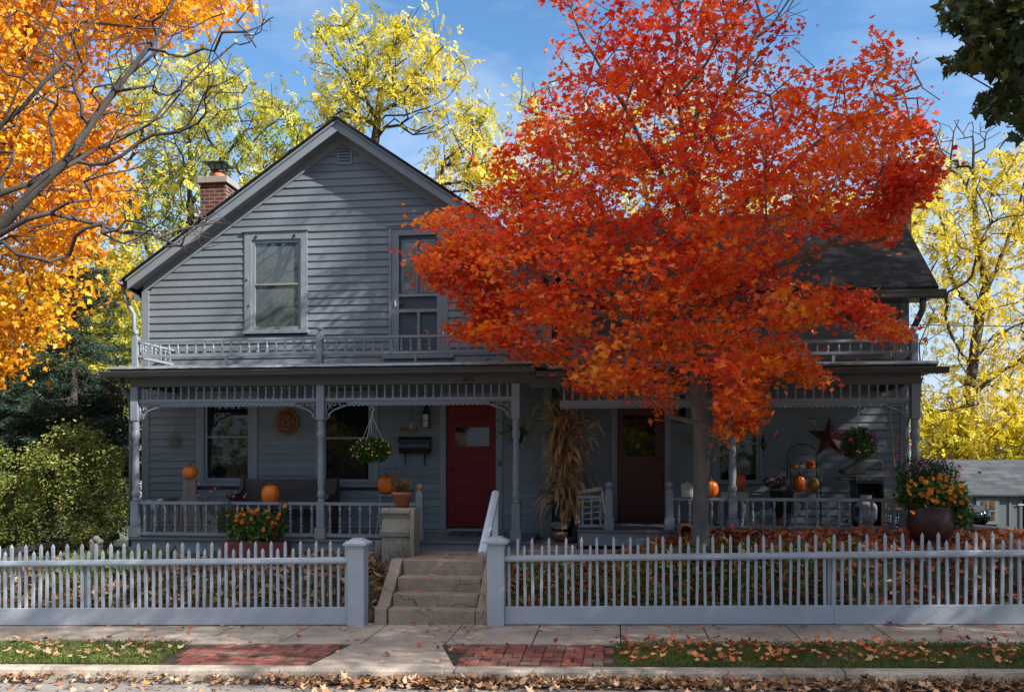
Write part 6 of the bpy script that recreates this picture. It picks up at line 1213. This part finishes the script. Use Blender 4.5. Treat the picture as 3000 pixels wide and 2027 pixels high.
# ---- tall yellow trees behind the house
LM['walnut'] = leafmat('yellow_green_leaflets', [(0, (.22, .28, .02)), (.3, (.50, .44, .025)), (.65, (.70, .53, .035)), (1, (.78, .60, .09))], .45, .5, .35, .55)
LM['walnutg'] = leafmat('green_leaflets', [(0, (.06, .13, .015)), (.3, (.18, .26, .025)), (.5, (.48, .43, .04)), (1, (.76, .58, .08))], .45, .5, .35, .6)
LM['yellow'] = leafmat('bright_yellow_leaves', [(0, (.32, .32, .015)), (.35, (.60, .44, .02)), (.7, (.74, .53, .025)), (1, (.80, .62, .08))], .45, .5, .3, .6)
_w = []
for k_ in range(7):
    f_ = .2+.8*min(1, (k_//2+ (k_ == 6)*.4)/3.2); sg_ = 0 if k_ == 6 else (1 if k_ % 2 else -1); L0_ = .34 if sg_ else .36; dx_, dy_ = (.82*sg_, .57) if sg_ else (0, 1); bx_, by_ = 0, f_*.72
    _w += [(bx_, by_, 0), (bx_+dx_*L0_*.5-dy_*.075, by_+dy_*L0_*.5+dx_*.075, .03), (bx_+dx_*L0_, by_+dy_*L0_, -.07), (bx_+dx_*L0_*.5+dy_*.075, by_+dy_*L0_*.5-dx_*.075, .0)]
WN = np.array(_w); WNF = [(4*k_, 4*k_+1, 4*k_+2, 4*k_+3) for k_ in range(7)]
def back_tree(name, label, poly, Y, depth, n, trunks, leafm, per, leaf, seed, sg=(.24, .24, .15), bare=None, group='tall yellow trees behind the house', tip=.0088, **kw):
    tg = volume_targets(poly, Y, depth, n, seed, round_=False); b = trunks[0][0]; x, z = at(b[0], b[1], Y)
    return tree(name, label, 'tree', group, (x, Y, z), [px3([(q[0], q[1], Y+(q[2] if len(q) > 2 else 0)) for q in tr]) for tr in trunks], tg, leafm, M['barkdark'], leaf, per, sg, seed+1, tpl=WN, fc=WNF, droop=.7, tip=tip, expo=.47, rmax=.28, step=.35, jit=.035, pull=.55, bare=bare, tail=2, **kw)
back_tree('walnut_tree', 'green and yellow tree with dark limbs behind the chimney and the left roof slope', [(300, 330), (340, 170), (470, 140), (560, 150), (640, 120), (720, 180), (790, 230), (860, 260), (910, 340), (920, 420), (880, 470), (760, 540), (700, 600), (690, 540), (650, 420), (600, 470), (560, 560), (640, 640), (500, 800), (380, 900), (300, 860), (320, 600), (420, 480)], 22, 2.2, 300, [[(470, 1300), (480, 900), (560, 640), (555, 420), (570, 250), (590, 160)], [(480, 860), (400, 640), (360, 520), (420, 380)], [(800, 640), (770, 480), (700, 340), (690, 240)], [(560, 600), (640, 480), (720, 380)]], LM['walnutg'], 7, .34, 81)
back_tree('walnut_tree', 'airy tree with pale yellow leaves rising behind the gable peak', [(890, 60), (920, 20), (980, 70), (1040, 10), (1100, 80), (1180, 30), (1230, 20), (1300, 90), (1330, 160), (1390, 190), (1350, 260), (1300, 250), (1350, 330), (1290, 350), (1200, 300), (1180, 370), (1120, 330), (1090, 400), (980, 340), (900, 440), (860, 400), (900, 200)], 23, 1.8, 210, [[(1060, 1300), (1085, 500), (1105, 370), (1110, 280), (1140, 180), (1180, 80), (1210, 30)], [(1105, 360), (1050, 250), (980, 170), (930, 90)], [(1110, 330), (1200, 280), (1290, 240), (1350, 190)]], LM['walnut'], 6, .34, 83, bare=np.array(px3([(random.uniform(1150, 1320), random.uniform(300, 420), 23+random.uniform(-.6, .6)) for _ in range(26)])))
back_tree('walnut_tree', 'yellow leaning branchy tree between the gable peak and the red maple', [(1270, 370), (1340, 330), (1370, 280), (1420, 290), (1450, 360), (1460, 430), (1500, 480), (1470, 540), (1400, 560), (1330, 540), (1300, 480), (1270, 440)], 22, 1.2, 90, [[(1300, 1300), (1300, 560), (1295, 480), (1340, 440), (1400, 380), (1430, 310)], [(1297, 540), (1380, 530), (1480, 520)]], LM['walnut'], 7, .31, 85)
back_tree('walnut_tree', 'wide yellow tree half hidden behind the crown of the red maple', [(1530, 190), (1600, 200), (1640, 320), (1800, 300), (1900, 180), (2060, 240), (2200, 420), (2330, 500), (2500, 560), (2720, 480), (2760, 640), (2700, 760), (2300, 700), (1750, 700), (1450, 680), (1380, 620), (1480, 500), (1500, 350)], 25, 2.2, 330, [[(1900, 1300), (1920, 900), (1900, 600), (1850, 400), (1800, 320)], [(1910, 760), (1750, 600), (1600, 420), (1560, 240)], [(1915, 800), (2200, 640), (2500, 600)], [(1905, 640), (2020, 420), (2050, 280)]], LM['walnut'], 6, .34, 87)
yt1 = back_tree('yellow_tree', 'tall yellow tree with a dark leaning trunk right of the house', [(2600, 520), (2680, 430), (2760, 440), (2860, 480), (2990, 440), (3100, 420), (3150, 900), (3100, 1340), (2680, 1340), (2660, 1150), (2720, 1000), (2690, 860), (2730, 760), (2640, 640)], 38, 3.2, 480, [[(2810, 1420), (2823, 1273), (2842, 1140), (2857, 1006), (2869, 929), (2888, 834), (2860, 700), (2855, 560), (2850, 400)], [(2865, 1044), (2911, 983), (3000, 945), (3100, 920)], [(2857, 1147), (2926, 1094), (3000, 1044), (3090, 980)], [(2880, 880), (2930, 760), (2985, 620), (3010, 480)], [(2870, 930), (2800, 850), (2770, 760)], [(2700, 1200), (2693, 1006), (2735, 914), (2760, 860)], [(2700, 1010), (2780, 960), (2850, 900)]], LM['yellow'], 9, .44, 89, sg=(.42, .42, .26), ntr=7, tip=.013, bare=np.array(px3([(random.uniform(2720, 2960), random.uniform(350, 520), 38+random.uniform(-1, 1)) for _ in range(70)])))
back_tree('yellow_tree', 'low bushy yellow green tree just beyond the shed roof', [(2680, 1230), (2740, 1180), (2800, 1220), (2880, 1190), (2950, 1240), (3000, 1180), (3120, 1200), (3120, 1375), (2690, 1375)], 37.2, 1.4, 210, [[(2900, 1500), (2900, 1330), (2880, 1240)], [(2900, 1400), (2780, 1300), (2740, 1220)], [(2900, 1400), (3000, 1300), (3040, 1200)]], LM['walnut'], 10, .44, 91, sg=(.5, .5, .3))
back_tree('yellow_tree', 'yellow green trees far behind the spruce at the left edge', [(-60, 820), (220, 780), (420, 700), (430, 900), (415, 1290), (250, 1400), (-60, 1400)], 20.5, 1.4, 300, [[(300, 1500), (330, 1100), (345, 880), (380, 760)], [(100, 1500), (120, 1100), (180, 900)]], LM['walnutg'], 18, .36, 93, sg=(.45, .45, .3))
back_tree('evergreen_shrub', 'dark evergreen bush behind the turning shrub at the left', [(-120, 1050), (40, 1010), (150, 1090), (330, 1120), (405, 1220), (395, 1400), (-120, 1450)], 17.8, .8, 240, [[(150, 1500), (150, 1300), (160, 1150)], [(150, 1400), (300, 1250), (340, 1180)]], LM['spruce'], 24, .24, 79, group=None)
# ---- dark maple overhead at the right (its crown also shades the scene)
LM['dark'] = leafmat('dark_green_maple_leaves', [(0, (.010, .022, .005)), (.55, (.03, .05, .008)), (.8, (.08, .075, .010)), (1, (.22, .12, .012))], .3, .5, 1.2, .4)
ZONE = [(2757, -60), (2752, 90), (2790, 75), (2850, 130), (2780, 165), (2752, 205), (2800, 215), (2870, 205), (2960, 235), (2855, 290), (2850, 320), (2900, 345), (2955, 355), (2962, 395), (2990, 405), (3040, 380), (3040, -60)]
def darkok(p, mg=0):
    u, v = proj(p); fr_ok = (v < -25) | (u > 3030) | inpoly(u, v, ZONE); return fr_ok
r_ = np.random.default_rng(95); tg = []
while len(tg) < 980:
    d = r_.normal(size=3); d /= np.linalg.norm(d); q = np.array((7.6, 7.1, 8.9))+d*np.array((5.4, 3.3, 4.3))*r_.random()**.38
    if q[1] > 1.5 and q[2] > 4.6 and darkok(q[None])[0]: tg.append(q)
hang = []
while len(hang) < 90:
    u, v, Y = r_.uniform(2760, 3030), r_.uniform(-40, 400), r_.uniform(7.0, 8.4)
    if inpoly(np.array([u]), np.array([v]), ZONE)[0]: x, z = at(u, v, Y); hang.append((x, Y, z))
tg = np.array(tg+hang)
dm = tree('dark_maple', 'dark green maple boughs hanging in from the upper right corner', 'tree', None, (7.9, 7.5, .2), [[(7.9, 7.5, .2), (7.8, 7.5, 2.5), (7.7, 7.5, 5.0), (7.6, 7.5, 8), (7.5, 7.5, 11)]], tg, LM['dark'], M['barkdark'], .085, 44, (.24, .24, .15), 97, droop=.5, flat=.2, tip=.0048, rmax=.2, leaf_clip=lambda p: darkok(p), step=.4, curl=.1)
def copytree(root, loc, label, rz=0, sc=1):
    o = root.copy(); COL.objects.link(o); o.location = loc; o.rotation_euler = (0, 0, rz); o.scale = (sc,)*3; o['label'] = label
    for ch in root.children:
        c = ch.copy(); COL.objects.link(c); c.parent = o; c.matrix_parent_inverse = ch.matrix_parent_inverse.copy()
    return o
for x, y, z, rz, sc, lb in ((17.0, 3.0, .4, 2.1, 1.1, 'dark green street maple far right along the kerb'), (14.5, 12, .2, .7, 1.05, 'dark green maple beyond the right end of the fence')): copytree(dm, (x, y, z), lb, rz, sc)
r_ = np.random.default_rng(120); q = r_.normal(size=(420, 3)); q /= np.linalg.norm(q, axis=1)[:, None]; q = np.array((22.0, 5.1, 24.4))+q*np.array((2.0, 1.9, 5.6))*(r_.random(420)**.4)[:, None]
tree('shade_tree', 'tall unseen tree added beyond the right edge to shade the gable', 'tree', None, (22.0, 5.1, .5), [[(22.0, 5.1, .5), (22.0, 5.1, 12), (22.0, 5.1, 28)]], q, LM['dark'], M['barkdark'], .22, 34, (.4, .4, .4), 121, tip=.006, rmax=.3, step=.8)  # unseen tree, its crown shaped and placed to shade the gable
LM['far'] = leafmat('far_street_leaves', [(0, (.06, .09, .01)), (.5, (.34, .30, .03)), (1, (.80, .58, .06))], .55, .6, .3, .5)
crown2 = None
for k, (x, y, sc) in enumerate(((-27, -18, 1.1), (-18, -16, 1.05), (-10, -18, 1.1), (-3, -16, 1.0), (4, -18, 1.1), (12, -16, 1.05), (20, -18, 1.1))):
    t = copytree(dm, (x, y, -.6), 'street tree across the road, number %d from the left, seen only as a reflection' % (k+1), k*1.3, sc); t.name = 'street_tree'; t['group'] = 'trees across the street'; t['category'] = 'tree'; t['label'] = 'yellow green tree across the road, mirrored in the windows'
    for ch in t.children:
        if ch.name.startswith('crown'):
            if crown2 is None: crown2 = ch.data.copy(); crown2.materials[0] = LM['far']
            ch.data = crown2
pm = [paint('far_house_paint', q, .8) for q in ((.14, .10, .07), (.10, .12, .10), (.16, .13, .11))]
for k, (x, y, w, lb) in enumerate(((-15, -25, 9, 'brown house across the road at the left'), (-1, -27, 10, 'dull green house across the road in the middle'), (14, -25, 9, 'tan house across the road at the right'))):
    t = thing('opposite_house', lb, 'house', (x, y, -.5)); MB().box(x-w/2, x+w/2, y-8, y, -.6, 4.2).build('wall', pm[k], t)
    MB().prism([(x-w/2-.4, 4.203), (x+w/2+.4, 4.203), (x, 7)], y-8.3, y+.4).build('roof', M['shingle'], t)
    for j in range(3): MB().box(x-w/2+1+j*w/3, x-w/2+2.1+j*w/3, y+.01, y+.05, 1.2, 2.9).build('window', M['glass'], t)
for k, x in enumerate(np.arange(-34, 36, 2.4)):
    pass
hp = np.random.default_rng(7); pts = np.stack([hp.uniform(-36, 36, 26000), hp.normal(-11.5, .6, 26000), hp.uniform(-.4, 1, 26000)*3.0], 1); pts[:, 2] *= (1+.35*np.sin(pts[:, 0]*1.3))
t = thing('hedge', 'long clipped hedge across the road', 'hedge', (0, -11.5, -.4)); leaves('foliage', pts, .28, LM['far'], t, LEAF_O, LEAF_OF, 8)
# ================================================================ GRASS AND FALLEN LEAVES
LM['grass'] = leafmat('grass_blades', [(0, (.05, .08, .014)), (.45, (.11, .16, .03)), (.75, (.19, .20, .06)), (1, (.32, .25, .13))], .35, .5, 1.5, .45)
LM['litterb'] = leafmat('dry_brown_leaves', [(0, (.10, .055, .03)), (.3, (.24, .135, .075)), (.55, (.36, .22, .13)), (.8, (.46, .32, .20)), (.92, (.42, .11, .04)), (1, (.55, .42, .08))], .15, .7, 3, .1)
LM['litterr'] = leafmat('fallen_red_leaves', [(0, (.20, .06, .03)), (.25, (.46, .11, .04)), (.5, (.58, .24, .09)), (.72, (.62, .38, .20)), (.85, (.62, .07, .03)), (.94, (.66, .12, .04)), (1, (.75, .55, .09))], .15, .65, 3, .1)
LM['vine'] = leafmat('ground_cover_leaves', [(0, (.04, .10, .02)), (.45, (.11, .19, .035)), (.8, (.33, .36, .07)), (1, (.60, .54, .12))], .3, .5, 1.5, .3)
gr_ = np.random.default_rng(101)
def surf(x, y):
    if 10.52 < y: return ground(x, y)
    if y > 9.27: return zs(x)+.002
    if y > 8.06: return zs(x)+.004
    return zs(x)-.13
def scatter(n, x0, x1, y0, y1, dz=0, keep=None, dens=None):
    out = []
    while len(out) < n:
        x, y = gr_.uniform(x0, x1), gr_.uniform(y0, y1)
        if dens and gr_.random() > dens(x, y): continue
        if keep and not keep(x, y): continue
        out.append((x, y, surf(x, y)+dz+abs(gr_.normal())*dz))
    return np.array(out)
def stuff(o): o['kind'] = 'stuff'; return o
UPg = np.array([(0, 0, 0), (.06, .45, .0), (0, 1, .12), (-.06, .45, .0)])
ve = lambda x: -4.72+.16*math.sin(x*0+1)
gp = scatter(15000, -7.4, -4.68, 8.25, 9.28, .0, keep=lambda x, y: x < -4.62-.22*(y-8.25)+gr_.normal()*.04)
stuff(leaves('grass', gp, .055, LM['grass'], None, UPg, LEAF_OF, 103, -1.3))
gp = scatter(30000, .03, 5.6, 8.25, 9.29, .0); stuff(leaves('grass', gp, .048, LM['grass'], None, UPg, LEAF_OF, 104, -1.1))
notstep = lambda x, y: not (-2.98 < x < -1.52 and y < 12.35) and not (-1.53 < x < .56 and y > 12.08) and not (y > 12.3 and pXL-.1 < x < 4.3)
gp = scatter(20000, -8.6, -2.97, 10.5, 12.6, .0, notstep); stuff(leaves('grass', gp, .06, LM['grass'], None, UPg, LEAF_OF, 105, -1.1))
gp = scatter(16000, -1.5, 5.8, 10.5, 12.4, .0, notstep, dens=lambda x, y: .3 if x < 2 else 1); stuff(leaves('grass', gp, .055, LM['grass'], None, UPg, LEAF_OF, 106, -1.0))
vp = scatter(3000, -1.5, 3.2, 10.5, 11.6, .05, notstep, dens=lambda x, y: 1 if x < 1.5 else .55); stuff(leaves('ground_cover', vp, .075, LM['vine'], None, LEAF_O, LEAF_OF, 107, -.3, flat=.2))
vp = scatter(500, -8.2, -6.6, 11.2, 12.4, .04); stuff(leaves('ground_cover', vp, .14, LM['vine'], None, LEAF_O, LEAF_OF, 108, -.5))
lp = scatter(4200, -8.6, -2.97, 10.5, 12.6, .018, notstep); stuff(leaves('fallen_leaves', lp, .085, LM['litterb'], None, LEAF_M, LEAF_MF, 109, 0, flat=.4, curl=.5))
lp = scatter(8200, -1.5, 7.6, 10.5, 12.36, .018, notstep, dens=lambda x, y: 1 if (y > 11.4 or x < 1.5) else .5); stuff(leaves('fallen_leaves', lp, .085, LM['litterr'], None, LEAF_M, LEAF_MF, 110, 0, flat=.5, curl=.5))
def gden(x, y): return math.exp(-((8.07-y)/(.06 if x < -3.1 else .15))**2)*(.45 if x < -3.5 else 1)+(.02)
lp = scatter(3800, -7.2, 5.2, 7.45, 8.055, .022, dens=gden); lp[:, 2] += np.exp(-((8.05-lp[:, 1])/.10)**2)*gr_.random(len(lp))*.03
stuff(leaves('fallen_leaves', lp, .062, LM['litterb'], None, LEAF_M, LEAF_MF, 111, 0, flat=.6, curl=.55))
lp = scatter(130, -7.4, 5.2, 9.28, 10.3, .006, dens=lambda x, y: 1 if x > -3.2 else .5); lp2 = scatter(60, -7.4, 5.2, 10.08, 10.36, .01); lp3 = scatter(24, -3, .05, 8.27, 9.25, .008); stuff(leaves('fallen_leaves', np.concatenate([lp, lp2, lp3]), .058, LM['litterr'], None, LEAF_M, LEAF_MF, 112, 0, flat=.75, curl=.5))
lp = scatter(480, .05, 5.3, 8.27, 9.28, .035); stuff(leaves('fallen_leaves', lp, .062, LM['litterr'], None, LEAF_M, LEAF_MF, 113, 0, flat=.6, curl=.5))
lp = scatter(150, -7.2, -4.7, 8.27, 9.28, .035); stuff(leaves('fallen_leaves', lp, .065, LM['litterb'], None, LEAF_M, LEAF_MF, 114, 0, flat=.6, curl=.5))
q = []
for k in range(4): q += [(random.uniform(-2.75, -1.75), random.uniform(fr[k]+.03, min(back[k], fr[k]+.9)-.02), tops[k]+.012) for _ in range(3+4*(k == 3))]
q += [(random.uniform(-1.2, .5), random.uniform(12.15, 12.7), .80) for _ in range(14)]+[(random.uniform(-2.9, -1.55), random.uniform(12.4, 13.3), .895) for _ in range(4)]
q += [(random.uniform(-7.2, -1.2), random.uniform(12.2, 12.7), 3.475+(random.random()*.02)) for _ in range(26)]+[(random.uniform(-1, 4), random.uniform(12.2, 12.6), 3.405) for _ in range(12)]
stuff(leaves('fallen_leaves', np.array(q), .075, LM['litterr'], None, LEAF_M, LEAF_MF, 115, 0, flat=.85, curl=.35))
